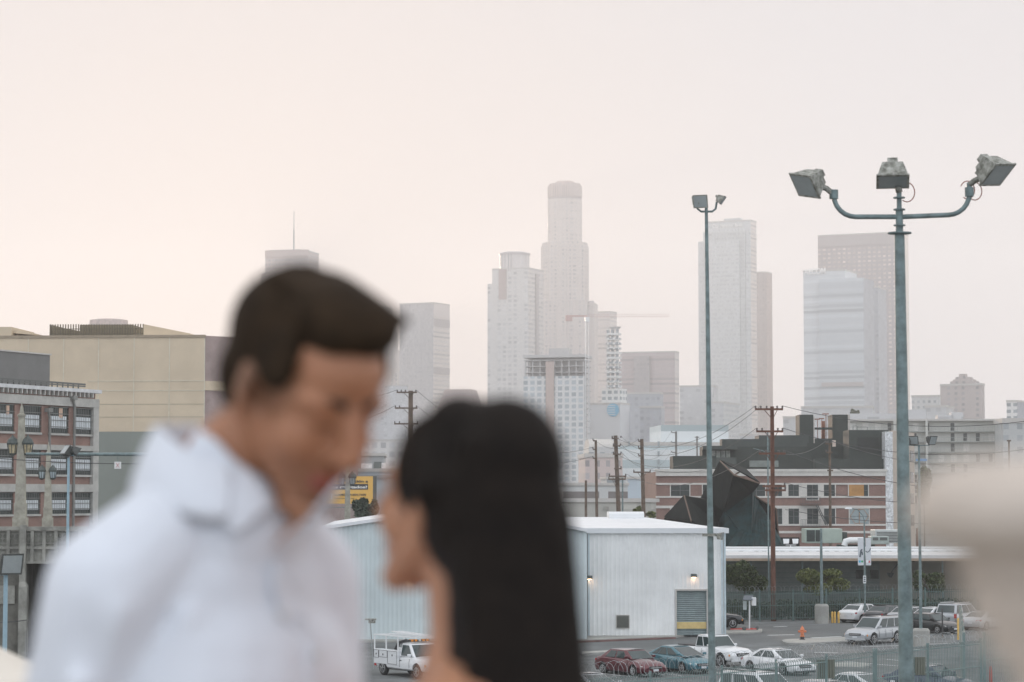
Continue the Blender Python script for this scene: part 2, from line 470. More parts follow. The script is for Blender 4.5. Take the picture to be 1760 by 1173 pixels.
# slab with mast, behind the man's head
t, f, L, d, H = tower('rosy granite slab tower with a thin mast, right behind the man\'s head', 456, 530, 432, 2300, -14, m_gran, xc=548, side=m_gran)
face(t, f, 455.5, 530.5, 431, 443, mat('rosy stone', (.5, .4, .36), .8, var=.05), 'crown_band', .8, .7)
b = MB(); q = f.u(498, 400); b.tube([(q, 12, H), (q, 12, H + 22)], .7, 6); b.tube([(q, 12, H + 22), (q, 12, H + 40)], .35, 6); b.build('mast', m_greyp, t)
b = MB(); b.box(3, L - 9, 4, 20, H + .6, H + 2.4); b.build('penthouse', m_gran, t)
vol(t, f, 449, 456, 470, .2, 30, m_gran)
# stepped tower right of the man's head
t, f, L, d, H = tower('stepped peach tower half hidden by the man\'s quiff', 600, 661, 528, 2350, -12, m_usb, dep=28)
for (xr, yy, a, e) in ((668, 545, .4, 27), (673, 566, 1.2, 26), (678, 600, 2, 25), (683, 641, 2.8, 24)):
    u0 = L - 3; H1 = f.z(xr, yy); b = MB(); b.box(u0, f.u(xr, yy, a), a, e, 0, H1); b.build('setback', m_usb, t, uv=1)
# blank slab
t, f, L, d, H = tower('blank grey slab tower with a banded right flank, beside the gap above the woman', 687, 745, 521, 2200, -27, m_slab, xc=773, side=m_slabs)
for za, zc in ((21, 14), (64, 58)): MB().box(L + .02, L + .5, .5, d - .5, H - za, H - zc).build('dark_band', m_brn, t)
b = MB(); b.box(L + .02, L + .4, .8, d - .8, H - 12.5, H - .9); b.build('sign_panel', mat('pale panel', (.62, .57, .54), .6, var=.03), t)
# trapezoid roofed block
f = Fr(754, 1800, -10); t = thing('office_block', 'low block with a steep mansard roof in the gap beside the woman\'s crown', 'building', f.loc(), f.rz)
L = f.u(816, 700); z0 = f.z(816, 702); z1 = f.z(806, 669)
b = MB(); b.box(0, L, 0, 30, 0, z0); b.build('wall', m_pinkb, t, uv=1)
b = MB(); i = L * .13
b.hull8([(-.6, -.6, z0), (L + .6, -.6, z0), (L + .6, 30.6, z0), (-.6, 30.6, z0), (i, 4, z1), (L - i, 4, z1), (L - i, 26, z1), (i, 26, z1)])
b.build('roof', mat('peach roof', (.42, .33, .3), .7, var=.05), t)
# glass tower with a curved crown
t, f, L, d, H = tower('glass gridded tower with a curved crown, left of the tallest tower', 846, 908, 461, 2150, -24, m_gc, xc=934, side=m_gcs)
vol(t, f, 838, 846, 488, .5, 25, m_gc)
b = MB(); cx = f.u(884, 450, 12); r = 13.2; z1 = f.z(884, 439, 12)
prof = [(cx + r * math.cos(a), 13 + r * math.sin(a)) for a in [2 * PI * k / 32 for k in range(32)]]
b.prism(prof, H - 2, z1); b.build('round_crown', fm('crown ribs', (.6, .56, .54), (.46, .44, .43), cw=2.2, ch=40, fw=.5, fh=1.1), t, smooth=30, uv=1)
b = MB(); b.lathe([(r + .8, z1), (r + .8, z1 + 1.5), (r * .8, z1 + 2.6)], 32, (cx, 13, 0)); b.build('crown_rim', m_gran, t, smooth=30)
b = MB(); b.box(L + .1, L + 1.2, d * .45, d * .62, 0, H - 4); b.build('recess_strip', m_brn, t)
b = MB(); q0 = f.u(857, 470, -.6); q1 = f.u(870, 470, -.6); b.box(q0, q1, -.6, 0, f.z(860, 515), H - .3); b.build('bronze_panel', mat('rose panel', (.38, .31, .29), .6, var=.06), t)
# tallest tower
f = Fr(930, 2400, -8); t = thing('skyscraper', 'tallest tower of the skyline, a stepped pale shaft with a round crown', TW_CAT, f.loc(), f.rz)
cx = f.u(971, 500, 24)
def ring(r, n, z0, z1, m, nm, rot=0, wob=0, sm=None):
    pts = [(cx + (r + (wob if k % 2 else 0)) * math.cos(rot + 2 * PI * k / n), 24 + (r + (wob if k % 2 else 0)) * math.sin(rot + 2 * PI * k / n)) for k in range(n)]
    b = MB(); b.prism(pts, z0, z1); return b.build(nm, m, t, smooth=sm, uv=1)
zt = lambda y: HC + 2424 * ray(971, y)[1]
k_ = 2424 / FPX
ring(41.5 * k_, 16, 0, zt(425), m_usb, 'lower_shaft', R(11), -1.4)
ring(39.5 * k_, 16, zt(425), zt(419.5), m_usb, 'setback', R(11))
ring(30 * k_, 24, zt(421), zt(345), m_usb, 'upper_shaft', 0)
ring(29 * k_, 24, zt(345), zt(341), m_brn, 'crown_recess')
ring(30 * k_, 32, zt(341), zt(322), fm('crown granite', (.47, .4, .37), (.38, .33, .31), cw=2.5, ch=30, fw=.5, fh=1.1), 'crown', 0, 0, 30)
ring(27.5 * k_, 32, zt(322), zt(318), m_gran, 'crown_step', 0, 0, 30)
ring(16 * k_, 24, zt(318), zt(313.5), m_gran, 'helipad', 0, 0, 30)
b = MB(); u0 = f.u(1008, 600, 6); u1 = f.u(1021.5, 600, 6); b.box(u0, u1, 6, 40, 0, f.z(1015, 520, 6)); b.build('side_shaft', m_usb, t, uv=1)
b = MB(); b.lathe([((u1 - u0) * .42, f.z(1015, 520, 6)), ((u1 - u0) * .42, f.z(1015, 517, 6))], 20, ((u0 + u1) / 2, 12, 0)); b.build('side_cap', m_gran, t, smooth=30)
b = MB(); b.box(f.u(932, 800, 2), f.u(1010, 800, 2), 2, 46, 0, zt(520)); b.build('base_shaft', m_usb, t, uv=1)
# banded tower
tower('horizontally banded tower directly right of the tallest tower', 1018, 1048, 536, 2500, -27, m_band, xc=1060, side=m_slabs)
# brown banded block
t, f, L, d, H = tower('wide rosy brown banded block with a flat top, right of the lattice tower', 1066, 1160, 605, 2000, -18, m_pinkb, xc=1167, side=m_slabs)
vol(t, f, 1062, 1070, 626, .4, 28, m_pinkb)
vol(t, f, 1089, 1116, 612, -3, 0, m_brn, 'recess_bay')
tower('dark hazy block in front of the rosy banded block', 1062, 1134, 676, 1700, -15, m_dark, xc=1140, name='office_block', cat='building')
tower('grey banded block low in front of the rosy banded block', 1100, 1136, 700, 1500, -12, m_dark, xc=1142, name='office_block', cat='building', dep=20)
tower('grey stepped block between the rosy block and the thin floodlight pole', 1168, 1226, 664, 1750, -12, m_pale2, dep=26, name='office_block', cat='building')
tower('pale office slab with four small windows low behind the thin floodlight pole', 1222, 1243, 692, 1700, -20, m_pale2, xc=1271, side=m_pale, name='office_block', cat='building')
# City National tower
t, f, L, d, H = tower('tall pale tower with nested front panels and a bank name along its top', 1217, 1290, 379, 2300, -25, m_cnb, xc=1300, side=m_slabs)
vol(t, f, 1208.5, 1217, 399, .8, 24, m_cnb); vol(t, f, 1200, 1208.5, 415.5, 1.6, 22, m_cnb, side=m_slabs)
vol(t, f, 1214, 1280.5, 397.5, -1.2, 0, m_cnb2, 'front_panel'); vol(t, f, 1213, 1271, 414, -2.4, -1.2, m_cnb, 'front_panel')
b = MB(); b.box(f.u(1243, 380), f.u(1272, 380), 2, 8, H + .6, H + 3); b.build('roof_plant', m_cnb2, t)
text(t, 'City National Bank', (f.u(1250, 388), -.35, f.z(1250, 391)), 5.2, m_letp, wid=f.u(1276, 388) - f.u(1224, 388))
tower('dark bronze tower tucked behind the bank tower\'s right edge', 1296, 1317, 468, 2450, -23, m_brn, xc=1327, side=m_brns)
# grid tower with tan flank, drum tower
t, f, L, d, H = tower('wide brown tower gridded with panes painted to glow, behind the big floodlight pole', 1405.5, 1546, 399.5, 2300, -24, m_grid, xc=1561, side=fm('tan flank', (.75, .66, .58), (.66, .58, .52), cw=6, ch=4, fw=.4, fh=.4))
b = MB(); b.box(.2, L - .2, -.5, -.02, H - 11, H - .9); b.build('blank_crown', mat('brown stone', (.4, .36, .35), .7, var=.04), t)
t, f, L, d, H = tower('silver banded tower with a name on its shoulder and one dark band', 1380.5, 1452, 464.5, 1900, -24, m_aec, dep=34)
vol(t, f, 1407, 1484, 477.5, -3.5, 0, m_aec2, 'front_panel', side=m_dark)
vol(t, f, 1452, 1484, 478, 0, 30, m_aec2, 'wing', side=m_dark)
b = MB(); b.box(f.u(1412, 660, -4), f.u(1484, 660, -4), -4, -3.52, f.z(1484, 664, -4), f.z(1484, 656.5, -4)); b.build('dark_band', m_brn, t)
text(t, 'AECOM', (f.u(1401, 470), -.35, f.z(1401, 471.5)), 6.5, m_letp, wid=f.u(1420, 470) - f.u(1383, 470), bold=.12)
tower('dark blue glass flank tower between the silver tower and the brown grid', 1480, 1509, 494, 2000, -22, m_dark, dep=30)
# ziggurat
t, f, L, d, H = tower('stepped ziggurat apartment tower standing alone at right', 1616, 1688, 661, 1500, -26, m_zig, xc=1692, name='apartment_tower', cat='building')
for (x0, x1, yy, a, e) in ((1633, 1676, 655, 2, 12), (1637.5, 1672, 652, 2.5, 11), (1642, 1667, 648, 3, 10), (1648, 1658.5, 643, 3.5, 9)):
    vol(t, f, x0, x1, yy, a, e, m_zig, 'setback', z0=H - 1)
tower('pale block with columned upper floor left of the ziggurat', 1567, 1614, 681, 1550, -20, m_pale, name='office_block', cat='building', dep=25)
tower('low pale block with a row of big windows below the ziggurat', 1590, 1626, 699, 1350, -20, m_pale2, name='office_block', cat='building', dep=25)
tower('white and grey tower cut by the right edge of the photo', 1730, 1748, 690, 1400, -30, m_whitew, xc=1768, side=fm('grey flank', (.36, .37, .4), (.28, .3, .33), cw=3, ch=3.6, fw=.5, fh=.5), name='apartment_tower', cat='building')
tower('pale pink slab far behind the gated roof frame', 1346, 1372, 718, 1300, -10, m_pale2, name='office_block', cat='building', dep=20)
tower('pale low block between the gated roof frame and the silver tower', 1377, 1500, 700, 1250, -10, m_pale2, name='office_block', cat='building', dep=20)
tower('hazy grey block behind the brown pole\'s crossarms', 1272, 1300, 748, 1200, -12, m_pale2, name='office_block', cat='building', dep=20)
# telephone block with lattice tower
t, f, L, d, H = tower('windowless white telephone block with a tall microwave tower and a blue globe sign', 1010, 1066, 694, 1500, -25, mat('white blank wall', (.6, .61, .62), .7, var=.04, scale=.05), xc=1082, name='telephone_exchange', cat='building')
b = MB(); z1 = H
for (yy0, yy1, w0, w1) in ((694, 665, 30, 27), (665, 655, 21, 21), (655, 585, 17, 17)):
    pass
for px, w in ((1036, 3), (1044, 3), (1052, 3)):
    b.box(f.u(px - w / 2), f.u(px + w / 2), 8, 10, H, f.z(px, 566, 8))
for k in range(15):
    yy = 690 - k * 8.2; hw = 15 if k < 3 else 10; b.box(f.u(1046 - hw), f.u(1046 + hw), 6, 12, f.z(1046, yy), f.z(1046, yy) + 1.3)
b.build('microwave_tower', m_whitew, t, uv=1)
b = MB(); b.box(f.u(1030), f.u(1063), 4, 14, H, f.z(1046, 668)); b.build('tower_base', m_whitew, t, uv=1)
b = MB()
for px in (1045, 1053): b.lathe([(.4, 0), (2.2, 1.6), (2.3, 1.9)], 14, (f.u(px, 562), 8, f.z(1050, 566)))
b.build('dish', m_pale2, t)
b = MB(); b.lathe([(4.0, -.5), (4.0, 0)], 28, (f.u(1054, 705), -.1, f.z(1054, 705)), axis='y')
g_ = b.build('globe_sign', mat('globe blue', (.12, .42, .62), .5, var=0), t)
b = MB()
for k in range(-2, 3): b.box(f.u(1054) - math.sqrt(max(.1, 13 - (k * 1.4) ** 2)), f.u(1054) + 1.6, -.72, -.62, f.z(1054, 705) + k * 1.4 - .22, f.z(1054, 705) + k * 1.4 + .22)
b.build('stripe', m_white, g_)
# tower under construction
f = Fr(900, 1450, -12); t = thing('unfinished_tower', 'unfinished concrete tower with bare floor slabs, a hoist strip and glazing climbing up', 'building', f.loc(), f.rz)
L = f.u(1005, 700); H = f.z(1000, 614)
m_slb = mat('bare concrete slab', (.45, .44, .43), .85, var=.08, scale=.2); m_hoist = mat('hoist mesh', (.45, .35, .31), .7)
nfl = int(H / 3.6); s = MB(); c_ = MB()
for k in range(nfl + 1):
    s.box(0, L, 0, 22, k * 3.6, k * 3.6 + .4)
for k in range(9):
    for j in range(3): c_.box(.6 + k * (L - 2) / 8, 1.4 + k * (L - 2) / 8, 1 + j * 9, 1.8 + j * 9, 0, nfl * 3.6)
s.build('floor_slabs', m_slb, t); c_.build('columns', m_slb, t)
b = MB(); b.box(2, L - 2, 9, 14, 0, H - .5); b.build('core_wall', mat('core concrete', (.45, .43, .42), .8), t)  # plain concrete tone, much like the slabs
hs = f.z(950, 647)
b = MB(); b.box(f.u(953), L - .05, -.35, -.05, 0, hs); b.build('glazing', fm('new glazing', (.62, .62, .61), (.36, .4, .42), cw=4.2, ch=3.6, fw=.62, fh=.66), t, uv=1)
b = MB(); b.box(.05, f.u(938), -.35, -.05, 0, hs); b.build('glazing', fm('new glazing', (1, 1, 1), (0, 0, 0)), t, uv=1)
b = MB(); b.box(f.u(939), f.u(953), -1.6, -.4, 0, f.z(945, 622)); b.build('hoist', m_hoist, t)
b = MB(); b.box(f.u(940), f.u(975), 6, 15, H, f.z(955, 598)); b.build('core', m_slb, t)
b = MB(); b.box(-.6, L + .6, -.6, 22.6, H - .1, H + 1.6); b.build('top_deck', mat('deck form', (.48, .47, .46), .8), t)
# tower crane
q = P(1009, 545, 1420); t = thing('tower_crane', 'thin red and white tower crane reaching right over the unfinished tower', 'crane', (q.x, q.y, 0))
z = q.z; b = MB(); w = 1.0
for sx in (-w, w):
    for sy in (-w, w): b.bar((sx, sy, 0), (sx, sy, z), .3)
for k in range(int(z / 3)):
    b.bar((-w, -w, k * 3), (w, -w, k * 3 + 3), .16); b.bar((w, -w, k * 3), (-w, -w, k * 3 + 3), .16)
b.build('mast', m_white, t)
b = MB(); e = P(1150, 542, 1420).x - q.x; c2 = P(972, 546, 1420).x - q.x
for k in range(20):
    x0 = e * k / 20; x1 = e * (k + 1) / 20; h = 1.5
    b.bar((x0, 0, z), (x1, 0, z + .04), .18); b.bar((x0, 0, z + h), (x1, 0, z + h), .12); b.bar((x0, 0, z), (x1, 0, z + h), .08); b.bar((x1, 0, z), (x1, 0, z + h), .08)
b.build('jib', m_redcr, t)
b = MB(); b.bar((0, 0, z + .5), (c2, 0, z + .5), .7, 1); b.box(c2, c2 + 4, -1, 1, z - 2.5, z + .5); b.build('counter_jib', m_redcr, t)
b = MB(); b.box(-1.2, 1.4, -1.4, 1, z - 3, z - .2); b.build('cab', m_white, t)

# ---------------------------------------------------------------- the middle distance
m_wb = fm('white and aqua bands', (.66, .69, .69), (.44, .52, .53), cw=200, ch=6.2, fw=1.1, fh=.44, grough=.3)
t, f, L, d, H = tower('long white office block with pale aqua window bands', 1056, 1262, 764, 800, 4, m_wb, dep=40, name='office_block', cat='building')
vol(t, f, 1136, 1252, 731, 6, 36, m_wb, 'upper_floor')
for px in (1081, 1132):
    for yy in (757, 774, 788, 802):
        if px == 1081 and yy > 760: continue
        yy += 6
        MB().box(f.u(px - 1.7), f.u(px + 1.7), -.4, -.02, f.z(px, yy + 4), f.z(px, yy - 4)).build('vent_slot', mat('slot grey', (.3, .34, .35), .6), t)
tower('pale rose low building with small arched windows behind the utility poles', 1006, 1070, 784, 700, 3, fm('rose wall', (.55, .46, .43), (.36, .33, .33), cw=3, ch=3.6, fw=.4, fh=.5), dep=25, name='low_building', cat='building')
f = Fr(1012, 760, 2); t = thing('domed_building', 'hazy building with a shallow curved roof behind the rose building', 'building', f.loc(), f.rz)
L = f.u(1056, 770); b = MB(); b.box(0, L, 0, 25, 0, f.z(1030, 768)); b.build('wall', m_pale, t, uv=1)
b = MB(); zz = f.z(1030, 768); b.xprism([(0, zz)] + [(12.5 - 12.5 * math.cos(PI * k / 10), zz + 2.6 * math.sin(PI * k / 10)) for k in range(11)][1:], .2, L - .2); b.build('roof', M_cap, t)
def lowb(label, x0, x1, yt, D, col, gl=(.3, .32, .33), rz=2, dep=18, cw=4, ch=4, fw=.5, fh=.4, name='low_building', ph=.5, extra=None):
    return tower(label, x0, x1, yt, D, rz, facade('wall of ' + label[:30], col, gl, cw, ch, fw, fh), dep=dep, name=name, cat='building', ph=ph)
lowb('pale blue two storey box with a dark stair tower, behind the middle utility pole', 1043, 1079, 822, 520, (.5, .54, .55))
lowb('light blue windowless shed between the two tallest background utility poles', 1079, 1128, 822, 500, (.48, .55, .6), gl=(.46, .53, .58))
t, f, L, d, H = lowb('long white fascia shop row with dark openings behind the warehouse roof', 968, 1079, 833, 430, (.55, .56, .55), (.2, .18, .17), fw=.8, fh=.5, ch=3, cw=8)
t, f, L, d, H = lowb('weathered grey wall with a small boarded window above the warehouse roof', 968, 1130, 861, 330, (.42, .41, .37), (.4, .39, .35), rz=1)
b = MB(); b.box(f.u(1036), f.u(1046), -.15, .02, f.z(1040, 877), f.z(1040, 871)); b.build('window', mat('boarded', (.3, .29, .26), .8), t)
b = MB(); b.box(f.u(1000), f.u(1128), -.2, .02, f.z(1040, 863), f.z(1040, 858)); b.build('fascia', m_white, t)
# things between the two heads
lowb('white gridded office wall seen between the two faces', 610, 712, 757, 900, (.58, .56, .54), (.45, .44, .44), cw=3.2, ch=3.4, fw=.6, fh=.6)
lowb('hazy grey tower base between the two faces, upper of two', 660, 700, 663, 1600, (.5, .5, .51), gl=(.48, .48, .49), dep=30, name='office_block')
lowb('wide pale hazy block rising behind the man\'s nose', 560, 660, 640, 1750, (.46, .45, .46), gl=(.42, .42, .43), dep=30, name='office_block')
t, f, L, d, H = lowb('grey boxy storey on a shop with red and white posters', 615, 660, 782, 420, (.34, .35, .35), (.33, .34, .34))
b = MB(); b.box(f.u(608), f.u(618), -.3, .05, f.z(620, 808), f.z(620, 795)); b.build('red_door', mat('red doors', (.42, .12, .1), .6), t)
b = MB(); b.box(f.u(620), f.u(640), -.3, .05, f.z(620, 806), f.z(620, 797)); b.build('poster', mat('poster', (.75, .72, .7), .6, var=.2, scale=2), t)
b = MB(); b.box(f.u(643), f.u(656), -.3, .05, f.z(620, 808), f.z(620, 794)); b.build('window', mat('green glass dark', (.12, .14, .13), .2), t)
b = MB(); b.box(f.u(655.5), f.u(663), -.3, .05, f.z(620, 808), f.z(620, 796)); b.build('poster', mat('poster', (.75, .72, .7)), t)
t, f, L, d, H = lowb('large pale blue grey shed behind the yellow billboard', 480, 780, 809, 360, (.44, .48, .5), (.43, .47, .49), rz=3, dep=30)
b = MB(); b.box(0, L, -.3, 0, H - 1.2, H - .7); b.build('gutter', m_greyp, t)
# apartments with balconies at right
f = Fr(1455, 620, -3); t = thing('apartment_block', 'long pale apartment block lined with balconies on every floor, right of the big floodlight pole', 'building', f.loc(), f.rz)
L = f.u(1722, 720); H = f.z(1600, 724); m_apt = mat('pale stucco', (.5, .5, .46), .85, var=.07, scale=.1)
b = MB(); b.box(0, L, 0, 14, 0, H); b.build('wall', m_apt, t)
M_glassd = mat('dark window glass', (.04, .05, .048), .14, var=.3, scale=.6, spec=.22)
M_bal = mat('balcony rail', (.34, .36, .34), .6)
fl = 2.65; n_f = 8
wn_ = MB(); cu_ = MB()
for k in range(n_f):
    zf = H - 2.6 - k * fl
    s = MB(); s.box(.5, L - .5, -1.5, -.003, zf - .18, zf)
    s.box(.5, L - .5, -1.5, -1.44, zf + .95, zf + 1.03)
    for j in range(int(L / 1.1)): s.box(.6 + j * 1.1, .66 + j * 1.1, -1.49, -1.45, zf, zf + .95)
    s.build('balcony', M_bal, t)
    for j in range(int(L / 3.2)):
        x0 = 1 + j * 3.2
        if random.random() < .22: MB().box(x0, x0 + .95, -.06, .05, zf + .1, zf + 2.1).build('window', M_glassd, t)
        elif random.random() < .45: MB().box(x0, x0 + 1.5, -.05, .05, zf + .1, zf + 2.1).build('curtained_door', mat('pale curtains', (.62, .61, .57), .6, var=.1, scale=1), t)
b = MB(); b.box(-.3, L + .3, -1.7, 14.3, H - .02, H + .5); b.build('roof_slab', M_cap, t)
b = MB()
for x0, w, h in ((1, 14, 1.6), (16, 5, 2.6), (24, 4, 1.2), (27.5, 3, 1.9)): b.box(x0, x0 + w, 5, 10, H + .5, H + .5 + h)
b.build('roof_plant', m_pale2, t, uv=1)
b = MB()
for px in (1537, 1592): b.box(f.u(px - 2), f.u(px + 2), -1.9, -.004, 0, H)
b.build('pier', m_apt, t)
b = MB(); b.box(f.u(1573), f.u(1592), -2, -1.52, f.z(1580, 793), f.z(1580, 789)); b.build('banner', mat('blue banner', (.16, .3, .5), .6), t)
tower('plain grey end block of the apartments at the right edge', 1724, 1780, 724, 600, -3, fm('grey stucco bays', (.46, .47, .46), (.36, .38, .39), cw=3.4, ch=2.9, fw=.4, fh=.5), dep=14, name='apartment_block', cat='building')
# ================================================================ left: brick building, cream building, viaduct
M_br = brick('red brick', (.22, .095, .07), (.27, .13, .095), (.3, .26, .23), 1.0, bw=.24, bh=.08)
M_brR = brick('faded red brick', (.2, .1, .08), (.24, .125, .1), (.27, .21, .18), 1.0, bw=.24, bh=.08)
M_band = mat('grey painted concrete band', (.42, .41, .38), .85, var=.14, scale=.8)
M_frame = mat('dark steel sash', (.1, .105, .1), .5, var=0)
M_blind = mat('white blinds', (.66, .69, .71), .7, var=.06, scale=1)
M_pipe = mat('grey downpipe', (.2, .2, .185), .6)
M_galv = mat('galvanised teal grey steel', (.165, .215, .215), .55, metal=.35, var=.28, scale=5, bump=.05)
M_galvd = mat('dark galvanised steel', (.12, .17, .165), .5, metal=.3, var=.25, scale=5)
M_orn = mat('orange painted reflection', (.75, .5, .36), .3, var=.2, scale=.8)  # a reflection painted as orange pane colour
f = Fr(-60, 190, 65); 
L = f.u(168, 682); H = f.z(168, 676.5)
t = thing('brick_factory', 'brick and concrete factory with barred windows and white blinds at the left edge', 'building', f.loc(), f.rz)
b = MB(); b.box(0, L, .25, 22, 0, H); b.build('wall', M_br, t, uv=1)
M_barz = mat('window bars', (.16, .17, .16), .5)
zs = [f.z(168, y) for y in (686.8, 703, 749.5, 754, 767.5, 784, 818, 822, 833, 848, 884, 888)]
zb = [zs[0], zs[1], zs[3] - .0, zs[4], zs[5]]
fl = zs[1] - f.z(165, 776.5); fl = zs[1] - zs[5]; fl = max(fl, 3.9)
# three window rows, row pitch in metres from the photo
row = [f.z(158, y) for y in (703.5, 777, 847.5)]; bot = [f.z(158, y) for y in (747.5, 817, 883)]
b = MB(); b.box(-.1, L + .1, -.12, .25, zs[1] + .08, zs[0]);       # top band
b.box(L - .7, L + .1, -.1, .249, 0, zs[1] + .08)
for r_, (a0, a1) in enumerate(((f.z(160, 767), f.z(160, 777)), (f.z(160, 833), f.z(160, 847)))):
    b.box(-.1, L + .1, -.12, .25, a1 + .05, a0)
b.build('concrete_band', M_band, t)
b = MB(); b.box(-.15, L + .2, -.3, .35, H - .02, H + .28); b.build('cornice', mat('pale cornice', (.6, .6, .6), .7), t)
for k in range(int(L / .62)): MB().box(k * .62, k * .62 + .14, -.28, -.0, H - .42, H - .03).build('cornice_bracket', M_band, t)
b = MB(); zr = f.z(160, 662)
for k in range(int((L - 1) / .75)): b.box(k * .75, k * .75 + .09, .5, .59, H + .28, zr)
b.box(0, L - 1.1, .48, .61, zr - .05, zr + .1); b.box(0, L - 1.1, .48, .61, H + .5, H + .6)
b.build('roof_railing', M_frame, t)
cols = [(f.u(x0, 720), f.u(x1, 720)) for x0, x1 in ((-46, -16), (0, 25.5), (42, 72), (87.5, 119), (130, 160))]
for r_ in range(3):
    zt_, zb_ = row[r_], bot[r_]
    for ci, (u0, u1) in enumerate(cols):
        fr_ = MB(); dy = .12
        fr_.box(u0 - .06, u1 + .06, .0, .3, zb_ - .16, zb_ - .0)
        wi = t
        fo = fr_.build('window', M_band, t)
        g = MB(); g.box(u0, u1, .16, .247, zb_, zt_); g.build('pane', M_glassd, fo)
        g = MB(); h_ = zt_ - zb_; w_ = u1 - u0
        for k in range(3): g.box(u0 + w_ * (.02 + .31 * k), u0 + w_ * (.31 + .31 * k), .13, .159, zb_ + h_ * .2, zb_ + h_ * .66)
        g.build('blind', M_blind, fo)
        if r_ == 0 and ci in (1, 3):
            g = MB(); g.box(u0 + w_ * .5, u0 + w_ * .72, .13, .159, zb_ + h_ * .6, zb_ + h_ * .97); g.build('painted_reflection', M_orn, fo)
        g = MB()
        for k in range(11): x = u0 + w_ * k / 10; g.box(x - .014, x + .014, .1, .115, zb_, zt_)
        for k in range(5): z = zb_ + h_ * k / 4; g.box(u0, u1, .05, .06, z - .03, z + .03)
        g.build('bars', M_barz, fo)
        g = MB(); g.box(u1, u1 + .4, .02, .24, zb_, zt_); g.build('brick_jamb', M_br, fo, uv=1)
for px, y0, y1 in ((123.5, 684, 905), (81, 705, 905)):
    u = f.u(px, 750); b = MB(); b.tube([(u, -.25, 0), (u, -.25, f.z(px, y0 + 14)), (u - .15, -.25, f.z(px, y0 + 6)), (u - .15, -.25, f.z(px, y0))], .11, 8)
    b.box(u - .45, u + .15, -.45, -.05, f.z(px, y0 + 4), f.z(px, y0 - 3)); b.build('downpipe', M_pipe, t)
# dark blank volume on its roof
b = MB(); u1 = f.u(85.5, 640, 4); b.box(0, u1, 4, 20, H, f.z(85.5, 611, 4)); b.build('roof_block', mat('dark grey render', (.17, .17, .165), .85, var=.08, scale=.5), t)
b = MB(); b.box(-.1, u1 + .1, 3.9, 4.15, f.z(85.5, 611, 4), f.z(85.5, 611, 4) + .12); b.build('roof_block_coping', M_cap, t)

# cream building
M_cream = mat('sandy cream render', (.58, .48, .35), .9, var=.1, scale=.12, bump=.05)
f = Fr(-120, 330, -4); t = thing('cream_warehouse_block', 'large windowless cream rendered building behind the brick factory', 'building', f.loc(), f.rz)
L = f.u(352, 576); H = f.z(352, 577); d = f.dep(L, 400, 600)
if d < 5 or d > 60: d = 30
zc = f.z(352, 742)
M_purple = brick('mauve brick', (.3, .215, .2), (.34, .25, .235), (.35, .3, .28), 1, bw=.3, bh=.1)
b = MB(); b.box(0, L, 0, 40, zc, H); b.build('wall', [M_cream], t)
b = MB(); b.box(0, L, .02, 40, 0, zc - .002); b.build('lower_wall', mat('grey green render', (.21, .23, .205), .9, var=.07, scale=.2), t)
b = MB()
for px in (48, 109, 169, 230, 291, 351.5): u = f.u(px, 650); b.box(u - .06, u + .06, -.05, .0, zc, H - .25)
for yy in (655, 671.5): z = f.z(300, yy); b.box(f.u(150, 660), L, -.05, .0, z - .05, z + .05)
b.build('panel_joint', mat('pale joint', (.6, .55, .44), .8), t)
b = MB()
for yy in (695, 717): z = f.z(300, yy); b.box(f.u(150, 660), L, -.03, .0, z - .03, z + .03)
b.build('score_line', mat('score', (.33, .3, .22), .9), t)
b = MB(); b.box(-.1, L + .12, -.15, .3, H - .25, H + .1); b.build('coping', mat('brown coping', (.3, .24, .17), .7), t)
b = MB(); b.box(f.u(269, 800), f.u(330, 800), -.05, .02, f.z(300, 800), f.z(300, 750)); b.build('pale_panel', mat('pale green panel', (.27, .3, .265), .9), t)
# the mauve brick flank: a lower wing turned to the right
f2 = Fr(352.6, 330.2, 38); t2 = t
b = MB(); a = (L + .02, .1)
ang = R(42); l2 = 22
e = (a[0] + l2 * math.cos(ang), a[1] + l2 * math.sin(ang))
b.prism([a, e, (e[0], 38), (L + .02, 38)], 0, H - .02); b.build('brick_flank', M_purple, t, uv=1)
nx, ny = math.sin(ang), -math.cos(ang)
def flank(z0, z1, m, nm, s0=0, s1=l2, pr=.12):
    q = [(a[0] + s0 * math.cos(ang) + nx * 0, a[1] + s0 * math.sin(ang)), (a[0] + s1 * math.cos(ang), a[1] + s1 * math.sin(ang))]
    b = MB(); b.prism([q[0], (q[0][0] + nx * pr, q[0][1] + ny * pr), (q[1][0] + nx * pr, q[1][1] + ny * pr), q[1]], z0, z1); b.build(nm, m, t)
flank(f.z(352, 671), f.z(352, 655), M_cream, 'cream_band')
b = MB(); b.box(f.u(392, 700, -.5), f.u(395, 700, -.5), 20, 20.5, 0, 1)
flank(f.z(352, 800), H - .3, mat('pipe painted warm lit', (.5, .33, .2), .5), 'downpipe', 6.2, 6.5, .3)  # warm light put into the pipe's own colour
